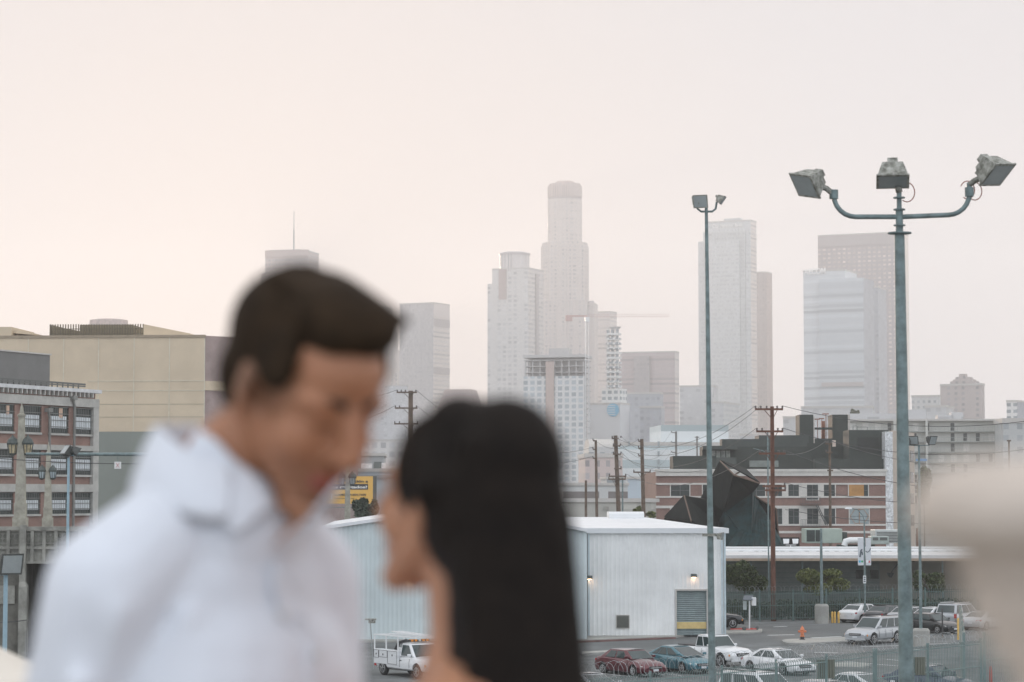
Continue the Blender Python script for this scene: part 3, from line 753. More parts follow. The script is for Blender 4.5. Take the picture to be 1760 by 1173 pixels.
# on the roof
b = MB(); x0, x1 = f.u(86, 570, 3), f.u(246, 570, 3); z0, z1 = H, f.z(160, 557.5, 3)
n = int((x1 - x0) / .36)
for k in range(n + 1): x = x0 + (x1 - x0) * k / n; b.box(x - .07, x + .07, 3, 3.12, z0, z1)
for zz in (.25, .62): b.box(x0, x1, 3.13, 3.2, z0 + (z1 - z0) * zz, z0 + (z1 - z0) * zz + .1)
for k in range(0, n, 4):
    x = x0 + (x1 - x0) * k / n
for k in range(8): y = 3.2 + k * .8; b.box(x0, x0 + .12, y, y + .2, z0, z1)
b.build('slatted_screen', mat('dark olive slats', (.12, .1, .065), .7), t)
b = MB(); b.box(f.u(137, 570, 4), f.u(227, 570, 4), 4, 12, H, f.z(180, 558.5, 4)); b.build('penthouse', mat('olive render', (.2, .17, .11), .85), t)
b = MB(); za = f.z(90, 560, 4); zb_ = f.z(137, 569.5, 4); u0, u1 = f.u(88, 570, 4), f.u(137, 570, 4)
b.hull8([(u0, 4, H), (u1, 4, H), (u1, 9, H), (u0, 9, H), (u0, 4, za), (u1, 4, zb_), (u1, 9, zb_), (u0, 9, za)]); b.build('sloped_penthouse', mat('olive render', (.2, .17, .11)), t)
b = MB(); u0, u1 = f.u(246.5, 570, 3), f.u(327, 570, 3); za, zb_ = f.z(246, 557.5, 3), f.z(326, 573.5, 3)
b.hull8([(u0, 3, H), (u1, 3, H), (u1, 10, H), (u0, 10, H), (u0, 3, za), (u1, 3, zb_), (u1, 10, zb_), (u0, 10, za)]); b.build('sloped_roof_wall', M_cream, t)
b = MB(); b.box(f.u(-120, 570, .1), f.u(19, 570, .1), .1, 12, H, f.z(19, 562, .1)); b.build('raised_end', M_cream, t)
b = MB(); u0, u1 = f.u(19, 570, 1), f.u(56, 570, 1); za = f.z(19, 567, 1); zb_ = f.z(56, 572.5, 1)
b.hull8([(u0, 1, za - .45), (u1, 1, zb_ - .25), (u1, 7, zb_ - .25), (u0, 7, za - .45), (u0, 1, za), (u1, 1, zb_), (u1, 7, zb_), (u0, 7, za)])
b.box(f.u(29, 575, 2), f.u(32, 575, 2), 2, 2.3, H, za - .4); b.build('canopy', M_cream, t)
q = P(187, 556, 520); t = thing('roof_tank', 'faint pale pink flat drum far behind the slatted roof screen', 'tank', (q.x, q.y, 0))
b = MB(); b.lathe([(4.1, 0), (4.1, P(187, 551, 520).z), (2.2, P(187, 548.5, 520).z)], 24); b.build('shell', mat('pale pink drum', (.6, .5, .46), .7), t)

# viaduct beyond, with its balustrade
f = Fr(-90, 150, 3); t = thing('concrete_viaduct', 'old concrete viaduct with carved panel balustrade and a dark underpass at left', 'bridge', f.loc(), f.rz)
L = f.u(330, 910); zt_ = f.z(40, 905.5); zm = f.z(40, 941); zb_ = f.z(60, 969)
b = MB(); b.box(0, L, .15, 16, zb_, zt_ - .25); b.build('deck', M_concd, t)
b = MB(); b.box(-.1, L, -.12, .5, zt_ - .22, zt_); b.box(0, L, -.06, .3, zm - .12, zm + .05); b.box(0, L, -.1, .3, zb_, zb_ + .14)
b.build('coping', M_concd, t)
b = MB(); c2 = MB(); k = 0
pitch = f.u(62, 920) - f.u(41.5, 920)
u = 0
while u < L - 1:
    b.box(u, u + .2, -.08, .149, zb_ + .14, zt_ - .22)
    cx = u + pitch / 2 + .1; cz = (zm + zt_ - .2) / 2
    for i_, j_ in ((-.16, -.13), (.16, -.13), (-.16, .15), (.16, .15)): c2.lathe([(.13, .1), (.07, .149)], 8, (cx + i_, .0, cz + j_), axis='y')
    c2.box(cx - .36, cx + .36, .1, .149, cz - .4, cz - .34); c2.box(cx - .36, cx + .36, .1, .149, cz + .34, cz + .4)
    u += pitch
b.build('balustrade_post', M_concd, t); c2.build('carved_panel', mat('dark carved concrete', (.17, .17, .145), .95, var=.3, scale=3), t)
b = MB(); u0 = f.u(32.5, 1000, -.4); u1 = f.u(43, 1000, -.4)
b.box(u0, u1, -.35, .3, f.z(40, 1015), zt_ + .1); b.box(u0, f.u(46.5, 1000, -.4), -.5, .3, 0, f.z(40, 1008)); b.hull8([(u0, -.5, f.z(40, 1008)), (f.u(46.5, 1000, -.4), -.5, f.z(40, 1008)), (f.u(46.5, 1000, -.4), .3, f.z(40, 1008)), (u0, .3, f.z(40, 1008)), (u0, -.35, f.z(40, 1000)), (u1, -.35, f.z(40, 1000)), (u1, .3, f.z(40, 1000)), (u0, .3, f.z(40, 1000))])
b.build('pier', M_concd, t)
b = MB(); b.box(0, u0, .1, 15.9, 0, zb_); b.box(f.u(330, 1000), f.u(330, 1000) + 2, .1, 15.9, 0, zb_); b.box(u0, L, 13, 13.5, 0, zb_); b.build('abutment', mat('dark abutment concrete', (.14, .135, .115), .95, var=.35, scale=.9), t)  # abutment and underpass walls darker than the other concrete
b = MB(); b.box(0, u0 - .3, -.05, .1, f.z(20, 1038), f.z(20, 1007)); b.build('ledge', M_concd, t)
# its ornate twin lantern posts
M_post = mat('buff cast post', (.33, .315, .26), .9, var=.25, scale=2)
M_lant = mat('lantern iron', (.07, .085, .08), .5, metal=.4)
M_lgl = mat('amber lantern glass', (.5, .42, .27), .25, var=.3, scale=4)
def lantern_post(label, px, ytop, ybase, yl, D, sc_=1.0, glass=None):
    q = P(px, ybase, D); t = thing('lantern_post', label, 'street lamp', q, 0, 'lantern posts on the viaduct')
    m = D / FPX; h = (ybase - ytop) * m
    b = MB(); s = sc_
    b.box(-.42 * s, .42 * s, -.42 * s, .42 * s, -.6, .12); b.box(-.34 * s, .34 * s, -.34 * s, .34 * s, .12, 1.0 * s)
    b.hull8([(-.3 * s, -.3 * s, 1 * s), (.3 * s, -.3 * s, 1 * s), (.3 * s, .3 * s, 1 * s), (-.3 * s, .3 * s, 1 * s), (-.17 * s, -.17 * s, h - .9), (.17 * s, -.17 * s, h - .9), (.17 * s, .17 * s, h - .9), (-.17 * s, .17 * s, h - .9)])
    b.lathe([(.26 * s, h - .9), (.27 * s, h - .78), (.14 * s, h - .7), (.1 * s, h - .35), (.05 * s, h - .2), (.02, h)], 10)
    b.build('post', M_post, t)
    zl = (ybase - yl) * m
    for sx, dx in ((-1, .52 * s), (1, .42 * s)):
        fo = MB(); x = sx * dx
        fo.bar((0, 0, zl - .3 * s), (x, 0, zl + .25 * s), .09)
        fo.lathe([(.36 * s, zl + .18 * s), (.38 * s, zl + .28 * s), (.3 * s, zl + .5 * s), (.1 * s, zl + .68 * s), (.02, zl + .8 * s)], 12, (x, -.1, 0))
        fo.lathe([(.1 * s, zl - .52 * s), (.24 * s, zl - .42 * s), (.25 * s, zl - .36 * s)], 12, (x, -.1, 0))
        for k in range(8):
            a_ = 2 * PI * k / 8; fo.bar((x + .24 * s * math.cos(a_), -.1 + .24 * s * math.sin(a_), zl - .4 * s), (x + .34 * s * math.cos(a_), -.1 + .34 * s * math.sin(a_), zl + .2 * s), .035)
        lo = fo.build('lantern', M_lant, t)
        g = MB(); g.lathe([(.2 * s, zl - .38 * s), (.3 * s, zl + .18 * s)], 12, (x, -.1, 0)); g.build('glass', glass or M_lgl, lo, smooth=40)
    return t
lantern_post('tall buff lamp post with two amber lanterns on the viaduct, nearest the left edge', 35, 692, 893, 770, 151, 1.0)
lantern_post('smaller buff lamp post with a pale lantern on the far side of the viaduct', 82, 760, 893, 815, 168, .8, mat('pale lantern glass', (.4, .47, .5), .25))
lantern_post('pale lamp post with grey twin lanterns in front of the yellow billboard', 597, 785, 960, 826, 215, 1.0, mat('grey lantern glass', (.36, .38, .38), .25))
# teal gantry
f = Fr(28, 138, 0); 
z_ = P(100, 782, 138).z; x0 = P(45, 782, 138).x; x1 = P(420, 782, 138).x
t = thing('signal_gantry', 'long teal pipe gantry arm crossing before the brick factory, holding an X sign', 'gantry', (x1, 138, 0))
b = MB(); b.tube([(0, 0, 0), (0, 0, z_ + .8)], .2, 12, .16); b.build('upright', M_galv, t, smooth=40)
b = MB(); b.tube([(0, 0, z_), (x0 - x1, 0, z_ + .05)], .135, 12, .08); xj = P(262, 782, 138).x - x1; b.tube([(xj - .06, 0, z_), (xj + .06, 0, z_)], .22, 12); b.build('arm', M_galv, t, smooth=40)
q = P(202, 800, 137.9); b = MB(); b.box(q.x - x1 - .19, q.x - x1 + .19, -.05, .0, q.z - .2, q.z + .2)
s_ = b.build('sign_plate', mat('white sign', (.72, .72, .7), .5, var=0), t)
b = MB(); cx, cz = q.x - x1, q.z; b.bar((cx - .1, -.06, cz - .13), (cx + .1, -.06, cz + .13), .045, .01); b.bar((cx + .1, -.062, cz - .13), (cx - .1, -.062, cz + .13), .045, .01); b.build('red_x', mat('sign red', (.5, .03, .06), .5, var=0), s_)
b = MB(); b.bar((cx, 0, cz + .2), (cx, 0, z_ - .1), .03); b.build('hanger', M_galvd, t)
q = P(282, 806, 137.8); b = MB(); b.box(q.x - x1 - .2, q.x - x1 + .2, -.25, .1, q.z - .5, q.z + .62); b.bar((q.x - x1, 0, q.z + .6), (q.x - x1, 0, z_ - .1), .06)
s_ = b.build('pedestrian_signal', M_lant, t)
b = MB(); b.lathe([(.14, -.03), (.14, 0)], 12, (q.x - x1, -.28, q.z + .1), axis='y'); b.build('lit_lens', mat('warm lit lens', (.9, .6, .4), .5, var=0, emit=(1, .62, .35), estr=2.5), s_)

# ---------------------------------------------------------------- floodlight poles
M_flood = mat('weathered floodlight housing', (.2, .2, .16), .7, metal=.1, var=.45, scale=9, col2=(.42, .42, .38))
M_floodd = mat('dark floodlight housing', (.07, .075, .07), .55, var=.2, scale=6)
M_lens = mat('floodlight glass', (.3, .33, .33), .1, var=.1)
def flood_head(t, pos, aim, tilt, s=1.0, m=None, roll=0):
    """box floodlight: wide mouth at +x, narrow back, turned by aim about z and tilted down"""
    m = m or M_flood
    rot = Matrix.Rotation(R(aim), 3, 'Z') @ Matrix.Rotation(R(tilt), 3, 'Y') @ Matrix.Rotation(R(roll), 3, 'X')
    def q(x, y, z): return Vector(pos) + rot @ Vector((x * s, y * s, z * s))
    b = MB()
    def hull(xa, wa, ha, xb, wb, hb, oz=0):
        vs = []
        for (x, w, h) in ((xa, wa, ha), (xb, wb, hb)):
            vs += [q(x, -w, -h + oz), q(x, w, -h + oz), q(x, w, h + oz), q(x, -w, h + oz)]
        b.add(vs, [(0, 1, 2, 3), (7, 6, 5, 4), (0, 4, 5, 1), (1, 5, 6, 2), (2, 6, 7, 3), (3, 7, 4, 0)])
    hull(-.2, .2, .14, .14, .29, .25); hull(.14, .315, .275, .17, .315, .275)
    hull(-.33, .1, .07, -.2, .1, .08); hull(-.16, .16, .05, .08, .16, .05, -.2)
    o = b.build('floodlight', m, t)
    b = MB(); vs = [q(.175, -.27, -.23), q(.175, .27, -.23), q(.175, .27, .23), q(.175, -.27, .23)]
    b.add(vs, [(0, 1, 2, 3)]); b.build('lens', M_lens, o)
    return o
# the big pole with three heads
D = 40; q = P(1546, 400, D); base = G(1546, 1886); m_ = D / FPX
t = thing('floodlight_pole', 'thick grey-green floodlight pole, nearest and largest, with three box lights on a curved crossarm', 'light pole', (q.x, D, 0))
zf = q.z; b = MB(); zk = [0, zf * .5, zf]
dx0 = P(1558, 1173, D).x - q.x; zz = P(1558, 1173, D).z
xb = dx0 * (zf) / (zf - zz)
b.tube([(xb, 0, 0), (xb * .5, 0, zf * .5), (0, 0, zf)], .165, 20, .083); b.build('pole', M_galv, t, smooth=40)
b = MB(); b.lathe([(.2, zf - .02), (.2, zf)], 16); za = P(1546, 373, D).z; ztp = P(1546, 330, D).z
b.tube([(0, 0, zf), (0, 0, za + .14)], .062, 12); b.tube([(0, 0, za + .1), (0, 0, ztp)], .042, 12)
for z in (zf + .12, za + .12, ztp - .1): b.lathe([(.1, z - .01), (.1, z + .01)], 12)
b.build('tenon', M_galv, t, smooth=40)
xl = P(1433, 330, D).x - q.x; xr = P(1666, 330, D).x - q.x; ze = P(1433, 335, D).z
def arc(x0, sgn, r=.36):
    return [(x0 + sgn * (r - r * math.cos(a)), 0, za + r - r * math.sin(a)) for a in [PI / 2 * k / 6 for k in range(7)]]
b = MB(); lf = [(xl, 0, ze + .05)] + arc(xl, 1); rt = arc(xr, -1)[::-1] + [(xr, 0, P(1666, 318, D).z)]
b.tube(lf + [(-.05, 0, za)], .042, 10); b.tube([(.05, 0, za + .0)] + [(p[0], 0, p[2] + .03) for p in rt], .042, 10)
for x, z in ((xl, ze - .02), (xr, ze + .02)): b.lathe([(.075, z - .05), (.075, z + .1)], 10, (x, 0, 0))
b.build('crossarm', M_galv, t, smooth=40)
b = MB(); zr_ = P(1666, 318, D).z
b.tube([(xl, 0, ze), (xl - .12, -.02, ze + .1), (xl - .28, -.04, ze + .16)], .05, 8); b.tube([(xr, 0, zr_), (xr + .08, -.03, zr_ + .06), (xr + .2, -.05, zr_ + .12)], .05, 8); b.tube([(0, 0, ztp), (-.02, -.04, ztp + .08)], .06, 8)
b.build('yoke', M_flood, t, smooth=40)
c_ = MB()
for cx, cz, r in ((.14, ztp + .0, .13), (xr - .02, zr_ - .08, .12), (xr + .1, zr_ - .1, .12)):
    c_.tube([(cx + r * math.cos(a), 0.06, cz + r * 1.25 * math.sin(a)) for a in [PI * 2 * k / 18 - 2.2 for k in range(15)]], .009, 5)
c_.build('cable_loop', mat('cable', (.25, .08, .06), .6), t)
flood_head(t, (xl - .4, -.04, ze + .22), 208, 38, .84, roll=-14)
flood_head(t, (-.12, -.1, ztp + .28), 262, 69, .86)
flood_head(t, (xr + .38, -.06, zr_ + .26), -42, 48, .9, roll=8)
# the second pole
D = 62; q = P(1214, 366, D); t = thing('floodlight_pole', 'tall slim leaning floodlight pole with two small box lights and a camera box halfway down', 'light pole', (q.x, D, 0))
zf = q.z; dx0 = P(1224, 1173, D).x - q.x; zz = P(1224, 1173, D).z; xb = dx0 * zf / (zf - zz)
b = MB(); b.tube([(xb, 0, 0), (0, 0, zf)], .118, 16, .042); b.build('pole', M_galv, t, smooth=40)
b = MB(); b.tube([(0, 0, zf), (0, 0, zf + .25)], .04, 8)
xl = P(1197, 360, D).x - q.x; xr = P(1232, 360, D).x - q.x
b.tube([(xl, 0, zf + .3), (xl + .03, 0, zf + .1), (xl + .12, 0, zf + .03), (xr - .12, 0, zf + .03), (xr - .03, 0, zf + .1), (xr, 0, zf + .28)], .028, 8); b.build('crossarm', M_galv, t, smooth=40)
flood_head(t, (-.13, -.05, zf + .3), 250, 15, .62); flood_head(t, (xr + .1, 0, zf + .36), -15, 35, .45)
flood_head(t, (xl + .02, 0, zf + .33), 215, 10, .4)
q2 = P(1221, 920, D); b = MB(); b.box(q2.x - q.x - .22, q2.x - q.x + .12, -.18, -.1, q2.z - .03, q2.z + .04); b.build('clamp', M_flood, t)
flood_head(t, (q2.x - q.x + .24, -.1, q2.z - .02), -20, 8, .36, M_flood)
# poles standing in the lot and at left
def lotpole(label, px, ytop, ybase, r0, r1, heads, m=None, ped=None, D=None, hm=None):
    g = G(px, ybase) if D is None else Vector((P(px, ytop, D).x, D, 0)); D = g.y; z1 = P(px, ytop, D).z
    t = thing('floodlight_pole', label, 'light pole', (g.x, g.y, 0))
    b = MB(); z0 = 0
    if ped:
        pb = MB(); pb.lathe([(ped[0], 0), (ped[0], ped[1] - .15), (ped[0] * .8, ped[1])], 8 if ped[2] else 16); pb.build('concrete_base', M_conc, t, smooth=30); z0 = ped[1]
    b.tube([(0, 0, z0), (0, 0, z1)], r0, 12, r1); b.build('pole', m or M_galv, t, smooth=40)
    if heads:
        b = MB()
        for (dx, dz, aim, ti, s) in heads: b.tube([(0, 0, z1 - .05), (dx * .85, 0, z1 - .02), (dx, 0, z1 + dz - .05)], .035, 6)
        b.build('bracket', m or M_galv, t)
        for (dx, dz, aim, ti, s) in heads: flood_head(t, (dx, -.05, z1 + dz), aim, ti, s, hm or M_floodd)
    return t
lotpole('slim pole with dark floodlights beyond the big pole, standing on an octagonal concrete base', 1583, 765, 1112, .11, .07, [(-.85, .25, 200, 20, 1.1), (-.35, .35, 250, 20, 1.1), (.8, .35, -50, 20, 1.1)], ped=(.6, 1.2, 1))
lotpole('plain grey-green pole on a round concrete base beside the yellow bollards', 1412.5, 909, 1072, .13, .09, [], ped=(.55, 1.5, 0))
lotpole('thin blue pole with a pair of dark tilted lights in front of the brick factory', 118, 782, 1100, .08, .06, [(-.05, .15, 215, -35, .95), (.3, .2, 30, 35, .8)], m=mat('pale blue pole', (.28, .4, .46), .5, var=.1), D=112)
lotpole('short blue pole with one black floodlight at the bottom left corner', 10, 985, 1100, .08, .065, [(.1, .3, -50, 12, 1.15), (-.45, .2, 220, 12, .8)], m=mat('pale blue pole', (.28, .4, .46)), D=72)

# ---------------------------------------------------------------- billboard
f = Fr(505, 300, 2); t = thing('billboard', 'yellow roadside billboard with black Spanish lettering and a phone number', 'billboard', f.loc(), f.rz)
L = f.u(641, 840); z1 = f.z(641, 819); z0 = f.z(641, 866)
M_yel = mat('billboard yellow', (.72, .42, .09), .6, var=.03)
M_ink = mat('billboard black', (.03, .03, .035), .6, var=0); M_wt = mat('billboard white', (.75, .73, .68), .6, var=0)
b = MB(); b.box(0, L, 0, .25, z0, z1); b.build('panel', M_yel, t)
b = MB(); b.box(L, L + .45, -.02, .4, z0, z1 + .02); b.build('end_frame', mat('dark frame', (.09, .09, .08), .7), t)
b = MB(); b.box(L * .1, L * .14, .3, .6, 0, z0); b.box(L * .8, L * .84, .3, .6, 0, z0); b.build('leg', M_pipe, t)
b = MB(); b.box(0, L * 1.0, -.9, .2, z0 - .5, z0 - .42); b.build('catwalk', M_galv, t)
mp = lambda px: f.u(px, 840, -.05)
b = MB(); b.box(mp(512), mp(632.5), -.03, -.004, f.z(632, 841.8), f.z(632, 832.3)); bb = b.build('black_strip', M_ink, t)
for s, x0, x1, y, sz, m, bo in (('¿Cree que tiene una adicción a', 512, 632.5, 829.5, .42, M_ink, .012), ('los analgésicos recetados?', 517, 631, 839.6, .45, M_wt, .015), ('LLAME 844.804.7500', 575, 629, 852.4, .36, M_ink, .004), ('Romanceandoles.org', 575, 609, 857.5, .17, M_ink, .002)):
    text(t, s, ((mp(x0) + mp(x1)) / 2, -.05, f.z(630, y)), sz, m, wid=mp(x1) - mp(x0), bold=bo)
b = MB(); x = mp(570); zq = f.z(600, 852); b.lathe([(.11, 0), (.11, .02)], 12, (x, -.04, zq + .18), axis='y'); b.box(x - .08, x + .08, -.04, -.02, zq - .42, zq + .04); b.build('emblem', M_wt, t)

# ---------------------------------------------------------------- warehouse
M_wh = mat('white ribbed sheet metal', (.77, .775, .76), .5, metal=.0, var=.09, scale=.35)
M_whb = mat('painted shade ribbed sheet metal', (.58, .65, .655), .5, metal=.0, var=.06, scale=.5)  # the white sheet again, with bluish shade put into its colour
M_whr = mat('white roof sheet', (.72, .73, .74), .5, var=.05, scale=.5)
f = Fr(1010, 170.5, 2.6); t = thing('warehouse', 'white ribbed metal warehouse with a shutter door, right behind the woman\'s hair', 'building', f.loc(), f.rz)
L = f.u(1245, 1000); H = f.z(1245, 909.5)
def ribs(b, x0, x1, z0, z1, y=0, pitch=.3, dpt=.03):
    n = int((x1 - x0) / pitch)
    for k in range(n):
        x = x0 + (x1 - x0) * k / n; p_ = (x1 - x0) / n
        b.add([(x, y, z0), (x + p_ * .25, y - dpt, z0), (x + p_ * .45, y - dpt, z0), (x + p_ * .6, y, z0), (x + p_, y, z0), (x, y, z1), (x + p_ * .25, y - dpt, z1), (x + p_ * .45, y - dpt, z1), (x + p_ * .6, y, z1), (x + p_, y, z1)],
              [(0, 1, 6, 5), (1, 2, 7, 6), (2, 3, 8, 7), (3, 4, 9, 8)])
dl, dr = f.u(1163, 1050), f.u(1214.5, 1050); dz = f.z(1190, 1015.5)
b = MB(); ribs(b, 0, dl, .0, H); ribs(b, dl, dr, dz, H); ribs(b, dr, L, 0, H)
b.box(L - .02, L, .01, 34, 0, H); b.box(0, .1, .05, 34, 0, H); b.box(0, L, 33.9, 34, 0, H); b.box(.1, dl, .05, .15, 0, H); b.box(dr, L - .02, .05, .15, 0, H); b.box(dl, dr, .05, .15, dz, H)
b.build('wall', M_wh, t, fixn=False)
# roof: slope up to a ridge, end hipped at right as photographed
rz_ = f.z(1105, 889, 17); xr = f.u(1105, 889, 17)
b = MB(); xl_ = f.u(900, 889, 17)
b.add([(-.2, -.25, H), (L + .3, -.25, H), (xr, 17, rz_), (xl_, 17, rz_), (L + .3, 34.3, H), (-.2, 34.3, H), (-9, 17, rz_)], [(0, 1, 2, 3), (1, 4, 2), (2, 4, 5, 3), (0, 3, 5)])
b.build('roof', M_whr, t)
b = MB(); b.box(-.2, L + .3, -.3, .05, H - .3, H + .06); b.box(L + .02, L + .3, .05, 34, H - .3, H + .06); b.build('fascia', mat('white trim', (.66, .68, .69), .5, var=.03), t)
b = MB(); u0 = f.u(1045, 885, 16); u1 = f.u(1105, 885, 16)
b.xprism([(15, rz_ - .1), (15, rz_ + .28), (15.3, rz_ + .42), (16.7, rz_ + .42), (17, rz_ + .28), (17, rz_ - .1)], u0, u1); b.build('ridge_vent', m_white, t)
b = MB()
for px in (1012, 1241, 1246): u = f.u(px, 1000, -.1); b.box(u - .06, u + .06, -.17, -.05, .0, H - .3)
b.build('downspout', mat('pale blue trim', (.5, .58, .61), .5), t)
b = MB(); n = 22; hh = dz - .1
for k in range(n): z = .1 + hh * k / n; b.xprism([(.12, z), (.07, z + hh / n * .5), (.12, z + hh / n)], dl, dr)
do = b.build('shutter_door', mat('grey shutter', (.24, .29, .29), .5, metal=.2), t)
b = MB(); b.box(dl + .02, dr - .02, .02, .06, f.z(1190, 1081), f.z(1190, 1069.5)); b.build('yellow_band', mat('dull yellow', (.62, .47, .2), .6), do)
b = MB(); b.box(dl - .1, dr + .1, -.1, .02, dz, dz + .12); b.box(dl - .1, dl, -.1, .02, 0, dz); b.box(dr, dr + .1, -.1, .02, 0, dz); b.build('door_frame', M_cap, t)
b = MB(); u0, u1, z0, z1 = f.u(1060, 1068), f.u(1080.5, 1068), f.z(1070, 1079), f.z(1070, 1058.5)
b.box(u0 - .06, u1 + .06, -.1, .0, z0 - .06, z1 + .06); v_ = b.build('louvre', M_cap, t)
b = MB(); b.box(u0, u1, -.105, -.1, z0, z1)
for k in range(8): z = z0 + (z1 - z0) * k / 8; b.xprism([(-.1, z + .12), (-.17, z), (-.1, z + .02)], u0, u1)
b.build('louvre_blades', mat('dark louvre', (.11, .115, .1), .6), v_)
def wall_lamp(t, x, z, y=-.05):
    b = MB(); b.xprism([(y, z), (y - .32, z), (y - .3, z + .12), (y - .1, z + .22), (y, z + .22)], x - .2, x + .2); o = b.build('wall_lamp', M_lant, t)
    b = MB(); b.box(x - .13, x + .13, y - .26, y - .06, z - .05, z - .003); b.build('lit_diffuser', mat('warm lit diffuser', (1, .7, .5), .5, var=0, emit=(1, .68, .42), estr=4), o)
    l = bpy.data.lights.new('wall_lamp_light', 'POINT'); l.energy = 1.6; l.color = (1, .62, .4); l.shadow_soft_size = .08
    lo = bpy.data.objects.new('wall_lamp_light', l); C.objects.link(lo); lo.parent = t; lo.location = (x, y - .2, z - .14)
wall_lamp(t, f.u(1192, 988), f.z(1192, 992))
wall_lamp(t, f.u(1012.5, 994) - .0, f.z(1003, 995), -.18)
# its gabled wing to the left, bluish shade painted into its wall
f = Fr(560, 166, 2.6); t = thing('warehouse_wing', 'gabled metal warehouse end wall with painted blue shade, between the man and the woman', 'building', f.loc(), f.rz)
L = f.u(1009, 1000); Hl = f.z(581, 905); Hr = f.z(985, 909); xp = f.u(800, 880); Hp = f.z(655, 893) + (xp - f.u(655, 893)) * (f.z(655, 893) - Hl) / (f.u(655, 893) - f.u(581, 905))
def zg(x): return Hl - .2 + (Hp - Hl) * x / xp if x < xp else Hp - .2 + (Hr - Hp) * (x - xp) / (L - xp)
b = MB(); n = int(L / .3)
for k in range(n):
    x0 = L * k / n; x1 = L * (k + 1) / n; xm = x0 + (x1 - x0) * .5
    b.add([(x0, 0, 0), (x0 + .07, -.03, 0), (xm, -.03, 0), (xm + .06, 0, 0), (x1, 0, 0), (x0, 0, zg(x0)), (x0 + .07, -.03, zg(x0)), (xm, -.03, zg(xm)), (xm + .06, 0, zg(xm)), (x1, 0, zg(x1))], [(0, 1, 6, 5), (1, 2, 7, 6), (2, 3, 8, 7), (3, 4, 9, 8)])
b.box(0, .1, .02, 33, 0, Hl - .2); b.box(L - .3, L - .2, .02, 33, 0, Hr - .2)
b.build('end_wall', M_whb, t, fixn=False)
b = MB()
for (xa, za_, xb_, zb2) in ((-.3, Hl, xp, Hp), (xp, Hp, L, Hr)):
    b.hull8([(xa, -.35, za_ - .22), (xb_, -.35, zb2 - .22), (xb_, 33, zb2 - .22), (xa, 33, za_ - .22), (xa, -.35, za_), (xb_, -.35, zb2), (xb_, 33, zb2), (xa, 33, za_)])
b.build('roof', M_whr, t)
wall_lamp(t, f.u(703, 990), f.z(703, 998))

# ---------------------------------------------------------------- the right hand brick building
M_dk = mat('charcoal cladding', (.034, .044, .038), .75, var=.12, scale=.6)
M_dk2 = mat('charcoal cladding light', (.055, .066, .06), .75, var=.12, scale=.6)
M_str = mat('white painted stone', (.58, .56, .52), .8, var=.08, scale=.8)
f = Fr(1128, 330, 0); t = thing('brick_office', 'red brick and white band building with charcoal rooftop volumes, behind the dark tarpaulin sculpture', 'building', f.loc(), f.rz)
L = f.u(1522, 850); H = f.z(1400, 811)
b = MB(); b.box(0, L, 0, 30, 0, H); b.build('wall', M_brR, t, uv=1)
zz = lambda y, px=1400: f.z(px, y)
b = MB()
for ya, yb, pr in ((811, 818.5, .35), (830.5, 833.5, .14), (853, 856, .14), (869.5, 874, .14), (901, 904, .14), (913, 917, .12)): b.box(-.08, L + .08, -pr, .0, zz(yb), zz(ya))
b.build('stone_band', M_str, t)
b = MB(); b.box(-.2, L + .2, -.5, .3, H, H + .35); b.build('parapet', M_str, t)
def rwin(x0, x1, ya, yb, m=None, extra=None):
    u0, u1 = f.u(x0, 860), f.u(x1, 860); z0, z1 = zz(yb), zz(ya)
    b = MB()
    for q_ in ((u0 - .12, u0, z0, z1), (u1, u1 + .12, z0, z1), (u0 - .12, u1 + .12, z0 - .1, z0), (u0 - .12, u1 + .12, z1, z1 + .1)): b.box(q_[0], q_[1], -.13, .02, q_[2], q_[3])
    o = b.build('window', M_str, t)
    b = MB(); b.box(u0, u1, -.04, .01, z0, z1); b.build('pane', m or M_glassd, o)
    b = MB(); um = (u0 + u1) / 2; b.box(um - .04, um + .04, -.07, -.041, z0, z1); b.box(u0, u1, -.07, -.041, (z0 + z1) / 2 - .03, (z0 + z1) / 2 + .03); b.build('sash', M_frame, o)
    return o, u0, u1, z0, z1
wcols = [(1153, 1185), (1208, 1222), (1234, 1262), (1285, 1315), (1330, 1344), (1355, 1373), (1387, 1406), (1416, 1435)]
for (x0, x1) in wcols:
    rwin(x0, x1, 833.5, 853 if x0 != 1387 else 859); rwin(x0, x1, 874.5, 901)
o, u0, u1, z0, z1 = rwin(1459, 1492, 833.5, 853)
b = MB(); b.box(u0 + .02, u0 + (u1 - u0) * .78, -.12, -.071, z0, z1); b.build('boarding', mat('orange plywood', (.42, .22, .07), .7, var=.15, scale=1.2), o)
o, u0, u1, z0, z1 = rwin(1460, 1493, 874.5, 901, mat('pale screen glass', (.3, .36, .37), .4))
b = MB(); cx, cz = (u0 + u1) / 2, (z0 + z1) / 2
b.tube([(cx + 1.25 * math.cos(PI / 3 * k), -.15, cz + 1.1 * math.sin(PI / 3 * k)) for k in range(7)], .04, 6); b.bar((cx, -.15, cz - 1), (cx, -.15, cz + 1), .06); b.build('hexagon_frame', mat('bare timber', (.42, .24, .14), .7), o)
b = MB()
for x0, x1 in ((1344.5, 1354), (1374, 1386.5), (1407, 1415.5)): b.box(f.u(x0), f.u(x1), -.1, .0, zz(869.5), zz(856) - .02) if 0 else None; b.box(f.u(x0), f.u(x1), -.1, .0, zz(853), zz(833.5)); b.box(f.u(x0), f.u(x1), -.1, 0, zz(901), zz(874))
b.build('white_pier', M_str, t)
